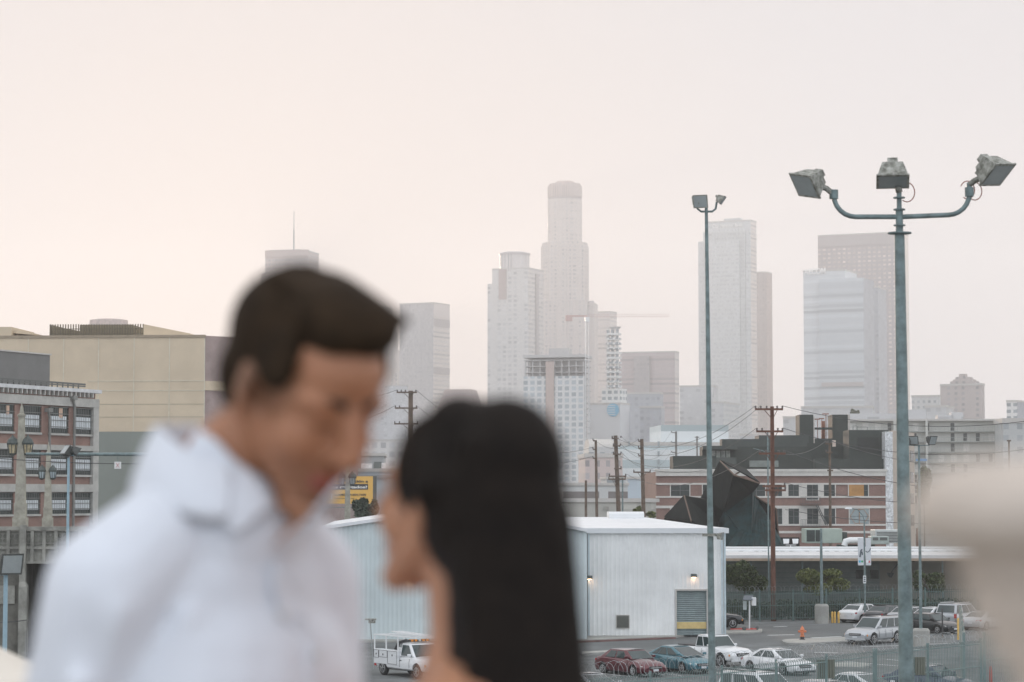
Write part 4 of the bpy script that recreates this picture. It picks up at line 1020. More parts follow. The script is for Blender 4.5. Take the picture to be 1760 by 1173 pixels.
# fire escape
b = MB(); u0, u1 = f.u(1374), f.u(1408)
for y_ in (866, 905):
    z = zz(y_); b.box(u0, u1, -1.3, -.15, z - .06, z)
    for k in range(14): x = u0 + (u1 - u0) * k / 13; b.box(x - .015, x + .015, -1.3, -1.27, z, z + .9)
    b.box(u0, u1, -1.31, -1.26, z + .88, z + .93)
p, q = (f.u(1400), -1.1, zz(868)), (f.u(1417), -1.1, zz(903))
b.bar(p, q, .12); b.bar((p[0] + .3, -.5, p[2]), (q[0] + .3, -.5, q[2]), .12)
for k in range(9):
    a_ = k / 9; b.box(p[0] + (q[0] - p[0]) * a_, p[0] + (q[0] - p[0]) * a_ + .3, -1.1, -.5, p[2] + (q[2] - p[2]) * a_, p[2] + (q[2] - p[2]) * a_ + .04)
b.build('fire_escape', M_frame, t)
# rooftop volumes, all measured on the photograph
def rv(x0, x1, ya, y0, y1, m, nm='roof_volume', zb=None):
    b = MB(); b.box(f.u(x0, ya, y0), f.u(x1, ya, y0), y0, y1, (H + .02 if zb is None else f.z(x0, zb, y0)), f.z(x0, ya, y0)); return b.build(nm, m, t)
rv(1157, 1231, 784, 2, 9, M_dk); rv(1231.2, 1266, 786.5, 2.02, 8, M_dk2); rv(1207, 1525, 768, 9.1, 14, M_dk); rv(1241, 1305, 755, 14.1, 18, M_dk2); rv(1304.5, 1390, 748.5, 14.12, 20, M_dk2)
rv(1459, 1527, 739.5, 3, 9.0, M_dk); rv(1387, 1459, 762, 14.05, 20, M_dk); rv(1400, 1522, 789, 1.5, 2.9, M_dk)
rv(1374, 1398, 713, 20.2, 25, M_dk, 'lift_tower'); rv(1430.5, 1457, 713, 20.2, 25, M_dk, 'lift_tower'); rv(1398.2, 1430, 735, 20.5, 22, M_dk, 'bridge_beam', zb=738.5); rv(1397, 1431, 754, 20.3, 24, M_dk)
rv(1457.2, 1461, 713, 20.22, 25, mat('pale edge trim', (.5, .46, .42), .7), 'edge_trim'); rv(1398.05, 1400, 716, 20.22, 25, mat('pale edge trim', (.5, .46, .42)), 'edge_trim')
rv(1412, 1418, 724, 23, 23.5, mat('rusty flue', (.45, .2, .12), .7), 'flue')
b = MB()
for px, ya, hw in ((1404.5, 721, 4.5), (1412, 720, 4.5), (1419, 712, 5.5)):
    x = f.u(px, 730, 23); zt_ = f.z(px, ya, 23); b.bar((x, 22.6, H), (x, 22.6, zt_), .1); b.bar((f.u(px - hw, 730, 22.6), 22.6, zt_), (f.u(px + hw, 730, 22.6), 22.6, zt_), .16)
b.build('roof_mast', mat('rusty mast', (.3, .14, .1), .7), t)
b = MB(); u0, u1 = f.u(1226, 790, 5), f.u(1260, 790, 5)
b.box(u0, u1, 8.9, 9.05, f.z(1240, 798, 9), f.z(1240, 775, 9)); wn = b.build('rooftop_window', mat('glass painted lit', (.3, .33, .28), .2, var=.4, scale=1.5), t)  # light from inside painted as pale uneven glass
b = MB()
for k in range(5): x = u0 + (u1 - u0) * k / 4; b.box(x - .06, x + .06, 8.84, 8.9, f.z(1240, 798, 9), f.z(1240, 775, 9))
b.build('mullion', M_dk, wn)
b = MB(); b.box(f.u(1207, 770, 8), f.u(1266, 770, 8), 6.5, 9.05, f.z(1240, 773, 8), f.z(1240, 767, 8)); b.build('canopy_slab', M_dk2, t)
b = MB(); b.box(f.u(1288, 797, 9), f.u(1338, 797, 9), 8.98, 9.08, f.z(1300, 803, 9), f.z(1300, 792, 9)); b.build('rooftop_window', mat('grey strip glass', (.2, .23, .21), .2), t)
b = MB(); b.box(f.u(1474, 760, 3), f.u(1511, 760, 3), 2.9, 2.99, f.z(1480, 776, 3), f.z(1480, 752, 3)); b.build('dark_screen', mat('black screen', (.025, .03, .028), .8), t)
b = MB(); zt_ = f.z(1480, 732.5, 5)
for x0, x1 in ((1466, 1473), (1473, 1491)):
    a0, a1 = f.u(x0, 735, 5), f.u(x1, 735, 5); zq = zt_ if x1 == 1473 else zt_ - .15
    b.bar((a0, 5, f.z(1480, 739.5, 5)), (a0, 5, zq), .06); b.bar((a1, 5, f.z(1480, 739.5, 5)), (a1, 5, zq), .06); b.bar((a0, 5, zq), (a1, 5, zq), .06)
b.build('roof_rail', M_frame, t)
b = MB()
for px, py in ((1306, 839), (1341, 801), (1360, 766), (1440, 766), (1446, 766)):
    pass
b.box(f.u(1449, 760, 2.8), f.u(1455, 760, 2.8), 13.9, 14.04, f.z(1450, 768, 14), f.z(1450, 757, 14)); b.build('painted_light_panel', mat('peach panel', (.7, .58, .5), .7), t)  # light on the wall painted as a thin peach panel
# plastic wrapped corner bay and the stepped-back flank
b = MB(); M_wrap = mat('crinkled white plastic sheet', (.6, .62, .63), .35, var=.35, scale=2.5, bump=1.0, bscale=9)
a0, a1 = L + .02, f.u(1537, 850); b.prism([(a0, -.02), (a1, .9), (a1, 6), (a0, 6)], H - 11.2, f.z(1530, 742)); b.build('wrapped_corner', M_wrap, t)
b = MB(); u1 = f.u(1572, 800, 14); b.prism([(a1 + .02, 1), (f.u(1546, 800, 4), 4), (u1, 14), (u1, 30), (a1 + .02, 30)], 0, f.z(1540, 741, 3)); b.build('flank', mat('peach render flank', (.46, .4, .34), .85, var=.06), t)
b = MB()
for r_ in range(4):
    zb_ = f.z(1560, 793 + r_ * 37, 10); p0 = Vector((f.u(1546, 800, 4), 4, 0)); p1 = Vector((u1, 14, 0)); dd = (p1 - p0).normalized(); nn = Vector((dd.y, -dd.x, 0))
    for k in range(3):
        c0 = p0 + dd * (.7 + k * 3.4); c1 = c0 + dd * 2.4
        b.hull8([tuple(c0 - nn * .05 + Vector((0, 0, zb_))), tuple(c0 + nn * .04 + Vector((0, 0, zb_))), tuple(c1 + nn * .04 + Vector((0, 0, zb_))), tuple(c1 - nn * .05 + Vector((0, 0, zb_))), tuple(c0 - nn * .05 + Vector((0, 0, zb_ + 1.5))), tuple(c0 + nn * .04 + Vector((0, 0, zb_ + 1.5))), tuple(c1 + nn * .04 + Vector((0, 0, zb_ + 1.5))), tuple(c1 - nn * .05 + Vector((0, 0, zb_ + 1.5)))])
b.build('flank_window', M_glassd, t)

# the dark tarpaulin sculpture pavilion
t = thing('tarpaulin_pavilion', 'giant folded pavilion of black and teal tarpaulin on a tube frame, by the brick building', 'pavilion', (P(1250, 900, 262).x, 262, 0))
ox, oy = t.location.x, t.location.y
def TP(px, py, D): q = P(px, py, D); return (q.x - ox, q.y - oy, q.z)
M_tarp = mat('black tarpaulin', (.014, .017, .016), .85, var=.3, scale=.5, bump=.6, bscale=3, spec=.15); M_teal = mat('teal black tarpaulin', (.006, .025, .027), .7, var=.6, scale=1.2, bump=.8, bscale=2, spec=.25)
M_rust = mat('rusty tube', (.13, .085, .06), .7)
pt = dict(A=(1143, 889, 255), B=(1176, 853, 252), C=(1188, 896, 248), D=(1222, 862, 256), E=(1234, 902, 256), F=(1206, 856, 262), G=(1238, 793, 255), H=(1280, 806, 262), I=(1305, 831, 250), J=(1293, 846, 254), K=(1262, 817, 250),
          L=(1246, 880, 254), M=(1296, 852, 256), N=(1334, 875, 258), O=(1340, 941, 258), P=(1246, 943, 252), Q=(1290, 943, 250), S=(1226, 905, 262), T=(1130, 943, 262), U=(1322, 871, 262))
V = {k: TP(*v) for k, v in pt.items()}
def tri(nm, m, *fs):
    b = MB()
    for f_ in fs:
        b.add([V[c] for c in f_], [tuple(range(len(f_)))])
    o = b.build(nm, m, t, fixn=False); s_ = o.modifiers.new('s', 'SOLIDIFY'); s_.thickness = .12; return o
tri('low_fold', M_tarp, 'ABC', 'BDEC', 'BDF', 'ACPT', 'AFT', 'CEP')
tri('tall_fold', M_tarp, 'FGKL', 'KIJL', 'FLS', 'GHI', 'DGL', 'LDE')
tri('teal_sheet', M_teal, 'LJMQ', 'LQP', 'MUQ', 'ELP', 'JLM')
tri('right_fold', M_tarp, 'MNU', 'UNO', 'UOQ', 'SJM')
b = MB()
for a_, c_ in ('GK', 'KI', 'GH', 'HI', 'BC', 'BD', 'DE', 'MN', 'NO', 'AB', 'KH'): b.tube([V[a_], V[c_]], .09, 6)
b.build('frame_tube', M_rust, t)
b = MB()
for k in range(9):
    a_ = k / 8; p1 = Vector(V['M']).lerp(Vector(V['U']), .3) + Vector((0, -.4, -.3)); p2 = Vector(TP(1250 + 78 * a_, 938, 249)); p2.z = max(.3, p2.z)
    b.add([p1, p2, p2 + Vector((.9, -.5, 0)), p2 + Vector((1.3, .2, 0))], [(0, 1, 2), (0, 2, 3)])
b.build('pleats', M_teal, t, fixn=False)
b = MB(); b.box(TP(1340, 930, 262)[0], TP(1374, 930, 262)[0], 0, .6, 0, TP(1350, 924, 262)[2]); b.build('dark_doorway', mat('black opening', (.02, .02, .02), .9), t)

# ---------------------------------------------------------------- low building under the white canopy roof
f = Fr(1236, 209, 0); t = thing('canopy_building', 'long low grey green building under a white overhanging roof, behind the far railings', 'building', f.loc(), f.rz)
L = f.u(1780, 1000); zr = f.z(1400, 962, -7); 
M_brd = mat('grey green boards', (.2, .225, .21), .85, var=.1, scale=.7); M_tan = mat('drab tan wall', (.27, .255, .215), .85, var=.08, scale=.5)
x1 = f.u(1512, 1000); b = MB(); b.box(0, x1, 0, 25, 0, zr + .3); b.build('board_wall', M_brd, t)
b = MB()
for k in range(12): b.box(0, x1, -.04, .0, .3 + k * .42, .33 + k * .42)
b.build('board_line', M_galvd, t)
b = MB(); b.box(x1, L, .1, 25, 0, zr + .3); b.build('tan_wall', M_tan, t)
for xa, xb_ in ((1469.5, 1483), (1494, 1508)): MB().box(f.u(xa), f.u(xb_), -.1, .0, f.z(1480, 995), f.z(1480, 980)).build('vent', mat('dark vent', (.05, .055, .05), .7), t)
b = MB(); zr2 = f.z(1400, 943, 6)
b.hull8([(-.5, -7, zr), (L, -7, zr), (L, 8, zr2 - .2), (-.5, 8, zr2 - .2), (-.5, -7, zr + .35), (L, -7, zr + .35), (L, 8, zr2), (-.5, 8, zr2)]); b.build('roof', mat('white roof felt', (.6, .6, .6), .7, var=.12, scale=.5), t)
b = MB(); b.box(-.5, L, -7.1, -6.95, zr - .12, zr + .1); b.build('roof_edge', mat('tan edge', (.35, .27, .2), .7), t)
b = MB(); b.tube([(0, 1, zr2 - .1), (L, 1, zr2 - .1)], .16, 8); b.tube([(0, 4, zr2 + .12), (L, 4, zr2 + .12)], .09, 8); b.build('roof_pipe', m_white, t)
b = MB()
for k in range(28): x = 2 + k * (L - 3) / 28 + random.uniform(-.4, .4); b.box(x, x + .35, .6, .9, zr2 - .28, zr2 - .12)
b.build('pipe_bracket', M_frame, t)
b = MB()
for px in (1291, 1379, 1560, 1620): b.tube([(f.u(px, 1000, -6), -6, 0), (f.u(px, 1000, -6), -6, zr)], .08, 8)
b.build('canopy_post', M_galvd, t)
b = MB(); x = f.u(1518, 1000); b.tube([(x + 1.6, -6.8, zr - .1), (x + .4, -5, zr - .5), (x, -4, zr - 1.3)], .06, 6); b.lathe([(.1, zr - 1.6), (.3, zr - 1.3), (.3, zr - 1.2)], 10, (x, -4, 0)); b.build('hanging_lamp', M_lant, t)
# roof equipment
def rooftop(name, label, cat, x0, x1, ya, yb, D, m, dep=2.5, parts=None):
    q = P(x0, yb, D); x2 = P(x1, yb, D).x; zt_ = P(x0, ya, D).z
    t = thing(name, label, cat, (q.x, D, q.z)); w = x2 - q.x; h = zt_ - q.z
    b = MB(); b.box(0, w, 0, dep, 0, h); o = b.build('casing', m, t); bevel(o, .06)
    if parts: parts(t, w, h, dep)
    return t
def slat(t, w, h, d, n=7, m=None):
    b = MB()
    for k in range(n): b.box(w * .06, w * .94, -.05, -.0, h * (.1 + .8 * k / n), h * (.1 + .8 * k / n) + h * .05)
    b.build('louvre', m or M_frame, t)
rooftop('cabin', 'mint green roof cabin with two dark window panes under the fire escape', 'cabin', 1384, 1448, 909, 934, 232, mat('mint panels', (.36, .42, .37), .6, var=.06), 3, lambda t, w, h, d: (MB().box(w * .04, w * .26, -.05, 0, h * .12, h * .9).box(w * .28, w * .42, -.05, 0, h * .12, h * .9).build('window', M_glassd, t), MB().box(w, w + .5, .3, d, 0, h * .75).build('side_box', M_dk2, t)))
rooftop('air_conditioner', 'white louvred air conditioning unit beside the big pole on the canopy roof', 'air conditioner', 1504, 1560, 911, 934, 229, mat('pale unit', (.5, .53, .52), .5), 3, slat)
rooftop('air_conditioner', 'small green grey unit in front of the white louvred one on the canopy roof', 'air conditioner', 1497, 1528, 922, 936, 224, mat('green unit', (.33, .38, .36), .5), 2, lambda t, w, h, d: MB().box(w * .1, w * .4, -.04, 0, h * .5, h * .85).box(w * .5, w * .9, -.04, 0, h * .5, h * .85).build('grille', M_frame, t))
q = P(1457, 931, 226); t = thing('roof_duct', 'fat white duct lying on the canopy roof left of the white banner', 'duct', (q.x, 226, q.z)); w = P(1476, 931, 226).x - q.x
b = MB(); b.tube([(-.3, 0, -.4), (-.2, 0, 0), (.2, 0, .1), (w + .4, 0, .1)], .3, 12); b.build('duct', m_white, t, smooth=40); b = MB(); b.box(-.9, 2.6, .4, 1.2, -.75, -.3); b.build('plinth', M_dk, t)
q = P(1357, 941, 216); t = thing('roof_floodlights', 'pair of white floodlights on a short stand on the canopy roof', 'floodlight', (q.x, 216, q.z - .1))
b = MB(); b.bar((.1, 0, 0), (.1, 0, .3), .05); b.bar((-.35, 0, .3), (.6, 0, .3), .05); b.build('stand', m_white, t)
for dx in (-.3, .52): b = MB(); b.hull8([(dx - .24, -.1, .45), (dx + .24, -.1, .45), (dx + .2, .2, .4), (dx - .2, .2, .4), (dx - .28, -.02, .85), (dx + .28, -.02, .85), (dx + .2, .25, .8), (dx - .2, .25, .8)]); b.build('lamp_head', m_white, t)
# ================================================================ utility poles and wires
M_wood = mat('weathered pole wood', (.13, .095, .07), .9, var=.3, scale=2)
M_woodr = mat('rust brown pole wood', (.12, .052, .033), .85, var=.3, scale=1.5)
M_ins = mat('insulator', (.09, .08, .075), .4)
WP = {}
def upole(key, label, px, ytop, D, r, arms, m=None, lean=0, ybot=None):
    q = P(px, ytop, D); t = thing('utility_pole', label, 'utility pole', (q.x, D, 0), 0, 'wooden utility poles')
    b = MB(); b.tube([(lean, 0, 0), (0, 0, q.z)], r, 10, r * .72); b.build('pole', m or M_wood, t, smooth=40)
    k_ = D / FPX; WP[key] = []
    for (py, xl, xr, ins) in arms:
        z = P(px, py, D).z; x0, x1 = xl * k_, xr * k_
        b = MB(); b.bar((x0, -r - .06, z), (x1, -r - .06, z + .0), .13, .16)
        if abs(xr - xl) > 16: b.bar((x0 * .5, -r - .07, z), (0, -r, z - .8), .05); b.bar((x1 * .5, -r - .07, z), (0, -r, z - .8), .05)
        co = b.build('crossarm', m or M_wood, t)
        b = MB()
        for xi in ins:
            x = xi * k_; b.lathe([(.05, z + .06), (.09, z + .1), (.05, z + .16), (.09, z + .22), (.04, z + .28)], 8, (x, -r - .06, 0)); WP[key].append(Vector((q.x + x, D - r, z + .28)))
        if ins: b.build('insulator', M_ins, co)
    return t
upole('A', 'rust brown utility pole lit warm at its top, in front of the brick building', 1327, 699, 192, .21,
      [(704, -30, 18, (-29, -20, -10, 8, 17)), (742, -28, 18, (-27, -18, 9, 17)), (780, -24, 22, (-22, -12, 10, 20)), (836, -18, 22, (20,)), (843, -14, 22, (21,))], M_woodr)
upole('B', 'tall dark utility pole leaning right with a double crossarm near the roof vent', 1058, 749, 270, .3, [(754, -7, 5, (-6, 9)), (767, -5, 8, (-4, 8)), (781, -5, 9, (-4, 9)), (806, -3, 10, (9,)), (819, -12, 18, (-11, 17)), (824, -13, 17, (-12, 16))], lean=.6)
upole('Cc', 'dark utility pole with three short side arms right of the double crossarm pole', 1103, 755, 275, .28, [(759, -6, 0, (-6,)), (771, -6, 0, (-6,)), (784, -6, 0, (-6,)), (812, -15, 15, (-14, 14))], lean=.35)
upole('D', 'slender brown utility pole left of the double crossarm pole', 1024, 757, 300, .22, [(758, -5, 0, (-5,)), (773, -5, 0, (-5,)), (788, -5, 0, (-5,))], lean=.2)
upole('E', 'short brown utility pole stub beside the woman\'s hair', 1007, 826, 285, .2, [])
upole('F', 'dark utility pole with three wide crossarms between the two heads', 706, 672, 260, .34, [(675, -24, 11, (-23, -16, -9, 9)), (702, -27, 12, (-26, -19, 10)), (729, -28, 13, (-27, -19, 12))])
upole('G', 'grey metal utility pole with three left arms in front of the white banded block', 1162, 742, 420, .26, [(744, -8, 0, (-8,)), (761, -8, 0, (-8,)), (778, -8, 0, (-8,))], M_pipe)
upole('H', 'faint grey utility pole right of the grey three armed one', 1198, 750, 440, .22, [(752, -4, 4, ()), (764, -4, 4, ())], M_pipe)
upole('I', 'thin brown pole with small white fittings in front of the brick building\'s fire escape', 1426, 762, 250, .17, [(763, -8, 4, (-7, -4, 3)), (778, -6, 4, (-7,)), (809, -5, 5, ())])
upole('J', 'rusty short pole behind the big floodlight pole on the canopy roof', 1576, 908, 240, .14, [], M_woodr)
upole('K', 'thin pole with a dark top fitting above the stone finial', 1734, 757, 250, .12, [(758, -4, 3, ())])
q = P(1319.5, 740, 200); t = thing('metal_pole', 'thin grey metal pole standing beside the rust brown utility pole', 'pole', (q.x, 200, 0))
b = MB(); b.tube([(0, 0, 0), (0, 0, q.z)], .06, 8); b.tube([(0, 0, P(1319, 781, 200).z), (-.4, 0, P(1319, 775, 200).z), (-1.2, 0, P(1319, 771, 200).z)], .04, 6); b.build('shaft', M_galv, t)
q = P(1070, 822, 300); t = thing('metal_pole', 'thin grey blue metal pole just right of the double crossarm pole', 'pole', (q.x, 300, 0))
b = MB(); b.tube([(0, 0, 0), (0, 0, q.z)], .1, 8); b.lathe([(.16, q.z - .02), (.16, q.z + .08)], 8); b.build('shaft', M_galv, t)
M_wire = mat('black wire', (.06, .06, .06), .6, var=0)
def wire(p, q, sag, label, r=.022):
    p = Vector(p); q = Vector(q); n = 18
    pts = [p.lerp(q, k / n) - Vector((0, 0, sag * 4 * (k / n) * (1 - k / n))) for k in range(n + 1)]
    o = MB().tube(pts, r, 4).build('power_line', M_wire)
    return prop(o, label, 'power line', 'overhead power lines')
A, B_, Cq, D_, F_, Gg, I_ = WP['A'], WP['B'], WP['Cc'], WP['D'], WP['F'], WP['G'], WP['I']
wl = [(A[0], B_[0], 2.2, 'overhead wire from the rust brown pole\'s top arm towards the double crossarm pole'), (A[1], B_[2], 2.5, 'overhead wire sagging second below the rust brown pole\'s top arm'),
      (A[5], B_[4], 2.4, 'overhead wire from the rust brown pole\'s middle arm to the left'), (A[9], B_[8], 2.0, 'overhead wire from the rust brown pole\'s lower arm to the left'),
      (A[4], P(1900, 700, 170), 1.5, 'overhead wire from the rust brown pole\'s top arm off to the right'), (A[8], P(1900, 745, 170), 1.8, 'overhead wire from the rust brown pole\'s middle arm off to the right'),
      (A[12], P(1900, 830, 150), 1.6, 'overhead wire crossing the brick building\'s upper windows'), (A[13], P(1900, 846, 150), 1.2, 'overhead wire crossing just below the brick building\'s upper windows'),
      (A[14] + Vector((0, 0, -1.8)), P(1900, 882, 150), .9, 'overhead wire crossing the brick building\'s lower windows'),
      (B_[1], Gg[0], 2.5, 'wire from the double crossarm pole up to the grey metal pole'), (B_[3], Gg[1], 2.5, 'wire sagging to the grey metal pole\'s second arm'), (B_[5], Gg[2], 2.5, 'wire sagging to the grey metal pole\'s lowest arm'),
      (Cq[0], D_[0], 1.2, 'wire strung between the slender brown pole and the three armed dark pole'), (D_[1], F_[3], 3, 'wire running left behind the woman\'s head to the wide crossarm pole'), (D_[2], F_[6], 3, 'lower wire running left behind the woman\'s head'),
      (F_[0], P(480, 640, 300), 2, 'wire from the wide crossarm pole disappearing behind the man\'s face'), (F_[4], P(480, 700, 300), 2, 'lower wire from the wide crossarm pole disappearing behind the man\'s face'),
      (I_[0], A[10], .8, 'short wire from the thin fire escape pole to the rust brown pole'), (I_[2], P(1900, 790, 170), 1.5, 'wire from the thin fire escape pole off to the right'),
      (P(-60, 783, 142), P(400, 793, 142), .3, 'thin cable hanging just below the teal gantry arm'), (P(-60, 1068, 118), P(46, 1066, 118), .1, 'cable running to the viaduct pier near the bottom left corner'),
      (Cq[4], P(1240, 800, 330), .6, 'wire from the three armed dark pole to the charcoal roof block')]
for p, q, s_, lb in wl: wire(p, q, s_, lb)

# ================================================================ railings
M_rail = mat('grey green painted steel', (.17, .235, .225), .5, metal=.2, var=.1, scale=2)
M_raild = mat('dark green steel pickets', (.1, .15, .14), .55, metal=.2, var=.1)
M_razor = mat('razor wire', (.4, .42, .42), .4, metal=.6, var=.2, scale=6)
def fence(name, label, pts, h, pitch, m, rails, razor=0, pr=.03, posts=5.0, post_r=.05, group=None):
    o = Vector(pts[0]); t = thing(name, label, 'fence', o, 0, group)
    for si, (a_, c_) in enumerate(zip(pts, pts[1:])):
        a_ = Vector(a_) - o; c_ = Vector(c_) - o; L = (c_ - a_).length; d = (c_ - a_).normalized()
        b = MB(); n = int(L / pitch)
        for k in range(n):
            p = a_ + d * (k + .5) * L / n
            nn = Vector((d.y, -d.x, 0))
            b.bar(p + Vector((0, 0, .12)), p + Vector((0, 0, h - .12)), pr); b.bar(p + Vector((0, 0, h - .12)), p + nn * .07 + Vector((0, 0, h)), pr)
        b.build('picket_panel', m, t, fixn=False)
        b = MB()
        for z in rails: b.bar(a_ + Vector((0, 0, z)), c_ + Vector((0, 0, z)), .045)
        b.build('rail', m, t)
        np_ = max(1, int(round(L / posts)))
        for k in range(1 if si else 0, np_ + 1):
            p = a_ + d * L * k / np_; MB().bar(p, p + Vector((0, 0, h + .1)), post_r * 2).build('post', m, t)
        if razor:
            b = MB(); turns = int(L / .38); pp = []
            nn = Vector((d.y, -d.x, 0))
            for k in range(turns * 9):
                a = 2 * PI * k / 9; p = a_ + d * L * k / (turns * 9)
                rr = razor * (1 + .08 * math.sin(k * .37)); pp.append(p + Vector((0, 0, h + razor * .75 + math.cos(a) * rr)) + nn * math.sin(a) * rr + d * math.sin(a * .5) * .06)
            b.tube(pp, .007, 3, cap=False); b.build('razor_wire', M_razor, t, fixn=False)
    return t
def fpt(px, D): return (P(px, 1000, D).x, D, 0)
fence('steel_railing', 'near grey green picket railing topped with coiled razor wire along the bottom right', [fpt(985, 92), fpt(1240, 98.5), fpt(1500, 109)], 3.0, .15, M_rail, (.3, 2.75), .34, .026, 4.2)
fence('steel_gate', 'wide sliding picket gate with a middle rail, right end of the near railing', [fpt(1504, 109.2), fpt(1593, 113), fpt(1684, 117)], 3.0, .15, M_rail, (.3, 1.75, 2.82), .3, .026, 5.5, .06)
fence('steel_railing', 'side run of railing going away from the near gate\'s corner post', [fpt(1655, 122), fpt(1650, 150)], 3.0, .2, M_rail, (.3, 1.7, 2.8), 0, .034, 6, .07)
fence('steel_railing', 'railing carrying tangled razor wire half hidden by the stone finial', [fpt(1690, 122), fpt(1800, 128)], 3.0, .2, M_rail, (.3, 1.7, 2.8), .34, .034, 6, .07)
fence('steel_railing', 'far dark green picket railing in front of the hedges', [fpt(1247, 190), fpt(1420, 193.5), fpt(1590, 196), fpt(1760, 197)], 2.4, .15, M_raild, (.25, 1.25, 2.15), .22, .04, 3.4, .06)
# sign board hanging on the gate and railing
for px, D, lb in ((1420, 105.6, 'dark slatted square panel fixed to the near railing, left of two'), (1577, 112.2, 'dark slatted square panel fixed to the sliding gate, right of two')):
    q = P(px, 1140 if px > 1500 else 1145, D - .12); t = thing('fence_panel', lb, 'panel', (q.x, q.y, q.z - .55), R(23))
    b = MB(); 
    for k in range(6): b.box(-.42 + k * .145, -.3 + k * .145, 0, .05, 0, .82)
    b.build('slats', mat('brown green slats', (.13, .14, .11), .7), t); b = MB(); b.box(-.45, .46, .05, .07, 0, .05); b.box(-.45, .46, .05, .07, .75, .8); b.build('backing', M_galvd, t)

# ================================================================ street furniture
g = G(1379, 1103.5); t = thing('fire_hydrant', 'orange fire hydrant on the kerbed island in the lot entrance', 'hydrant', (g.x, g.y, .15))
M_or = mat('faded orange paint', (.62, .2, .09), .6, var=.15, scale=4); b = MB()
b.lathe([(.17, .2), (.17, .25), (.12, .26), (.12, .62), (.15, .64), (.15, .68), (.13, .7), (.11, .8), (.05, .87), (.03, .88), (.03, .94)], 16); b.build('barrel', M_or, t, smooth=40)
b = MB(); b.lathe([(.2, 0), (.2, .04), (.13, .05), (.13, .2)], 16); b.build('base', mat('black paint', (.03, .03, .03), .6), t)
for s_ in (-1, 1):
    b = MB(); b.lathe([(.065, .1), (.065, .22), (.085, .22), (.085, .26), (.04, .28)], 10, (0, 0, .55), axis='x'); 
    if s_ < 0: b.v = [(-x, y, z) for x, y, z in b.v]
    b.build('nozzle', M_or, t)
b = MB(); b.lathe([(.09, -.24), (.09, -.1)], 10, (0, 0, .5), axis='y'); b.build('pumper_cap', M_or, t)
M_byel = mat('bollard yellow', (.68, .43, .11), .6, var=.12, scale=4)
first = None
for i, (px, py) in enumerate(((1423, 1071.5), (1430.5, 1071), (1435, 1071), (1441.5, 1071))):
    g = G(px, py)
    nm = ('first yellow bollard from the left beside the round pole base', 'second yellow bollard from the left beside the round pole base', 'third yellow bollard from the left beside the round pole base', 'rightmost yellow bollard of the four beside the white saloon')[i]
    t = thing('bollard', nm, 'bollard', (g.x, g.y, 0), 0, 'yellow bollards'); b = MB(); b.lathe([(.085, 0), (.085, .8), (.06, .86), (.02, .88)], 12); b.build('shaft', M_byel, t, smooth=40)
for px, py, h, lb in ((1648, 1100, 1.5, 'thick tall yellow bollard at the railing corner beside the black saloon'), (1669, 1078, 1.0, 'short yellow bollard in front of the silver coupe')):
    g = G(px, py); t = thing('bollard', lb, 'bollard', (g.x, g.y, 0), 0, 'yellow bollards'); b = MB(); b.lathe([(.11, 0), (.11, h - .1), (.08, h - .02), (.02, h)], 12); b.build('shaft', M_byel, t, smooth=40)
# solar pay station
g = G(1288, 1085.5); t = thing('parking_meter', 'white post with a tilted solar panel and meter box by the warehouse corner', 'parking meter', (g.x, g.y, .12))
b = MB(); b.tube([(0, 0, 0), (.03, 0, 2.1)], .055, 8); b.build('post', m_white, t)
b = MB(); b.hull8([(-.5, -.3, 2.15), (.22, -.3, 2.15), (.32, .3, 2.45), (-.35, .3, 2.45), (-.5, -.3, 2.19), (.22, -.3, 2.19), (.32, .3, 2.49), (-.35, .3, 2.49)]); b.build('solar_panel', mat('solar cells', (.09, .11, .13), .25, var=.1), t)
b = MB(); b.box(.18, .5, -.15, .2, 1.75, 2.35); bevel(b.build('meter_box', m_white, t), .03); b = MB(); b.box(-.45, -.2, -.05, .05, 1.45, 2.1); b.build('side_plate', mat('pale plate', (.4, .45, .45), .5), t)
# fallen scooters
for dx, rz_, lb in ((-.9, 8, 'red scooter lying on the pavement, left of the fallen pair'), (.15, 28, 'red scooter lying on the pavement with its black wheel up, right of the fallen pair')):
    g = G(1288, 1086.2); t = thing('scooter', lb, 'scooter', (g.x + dx, g.y - .4, .13), R(rz_), 'scooters lying on the pavement')
    b = MB(); b.bar((-.55, 0, .09), (.35, 0, .09), .14, .06); b.build('deck', mat('scooter red', (.6, .06, .05), .5), t)
    b = MB(); b.bar((.35, 0, .1), (.5, .9, .08), .05); b.bar((.35, .88, .08), (.65, .95, .1), .035); b.build('handlebar', mat('scooter red', (.6, .06, .05)), t)
    for x in (-.62, .45): b = MB(); b.lathe([(.08, -.03), (.13, -.02), (.13, .02), (.08, .03)], 14, (x, 0, .14), axis='y'); b.build('wheel', M_frame, t)
# banner street light
g = G(1487, 1072); D = g.y; t = thing('street_light', 'grey street light with a curved arm, two white event banners and a small parking sign', 'street lamp', (g.x, D, 0)); 
zt_ = P(1487, 893, D).z; k_ = D / FPX
b = MB(); b.tube([(0, 0, 0), (0, 0, zt_)], .09, 10, .06); b.tube([(0, 0, zt_ - .1), (-.1, 0, zt_ + .3), (-.5, 0, zt_ + .75), (-1.0, 0, zt_ + .86)], .035, 8); b.build('pole', M_galv, t, smooth=40)
b = MB(); b.hull8([(-1.5, -.12, zt_ + .8), (-.95, -.12, zt_ + .8), (-.95, .12, zt_ + .8), (-1.5, .12, zt_ + .8), (-1.4, -.08, zt_ + .93), (-.98, -.08, zt_ + .95), (-.98, .08, zt_ + .95), (-1.4, .08, zt_ + .93)]); b.build('lamp_head', m_white, t)
M_ban = mat('banner white', (.62, .64, .66), .7, var=.04); M_fig = mat('banner dark figure', (.1, .12, .14), .7)
zb1, zb0 = P(1487, 925, D).z, P(1487, 972, D).z
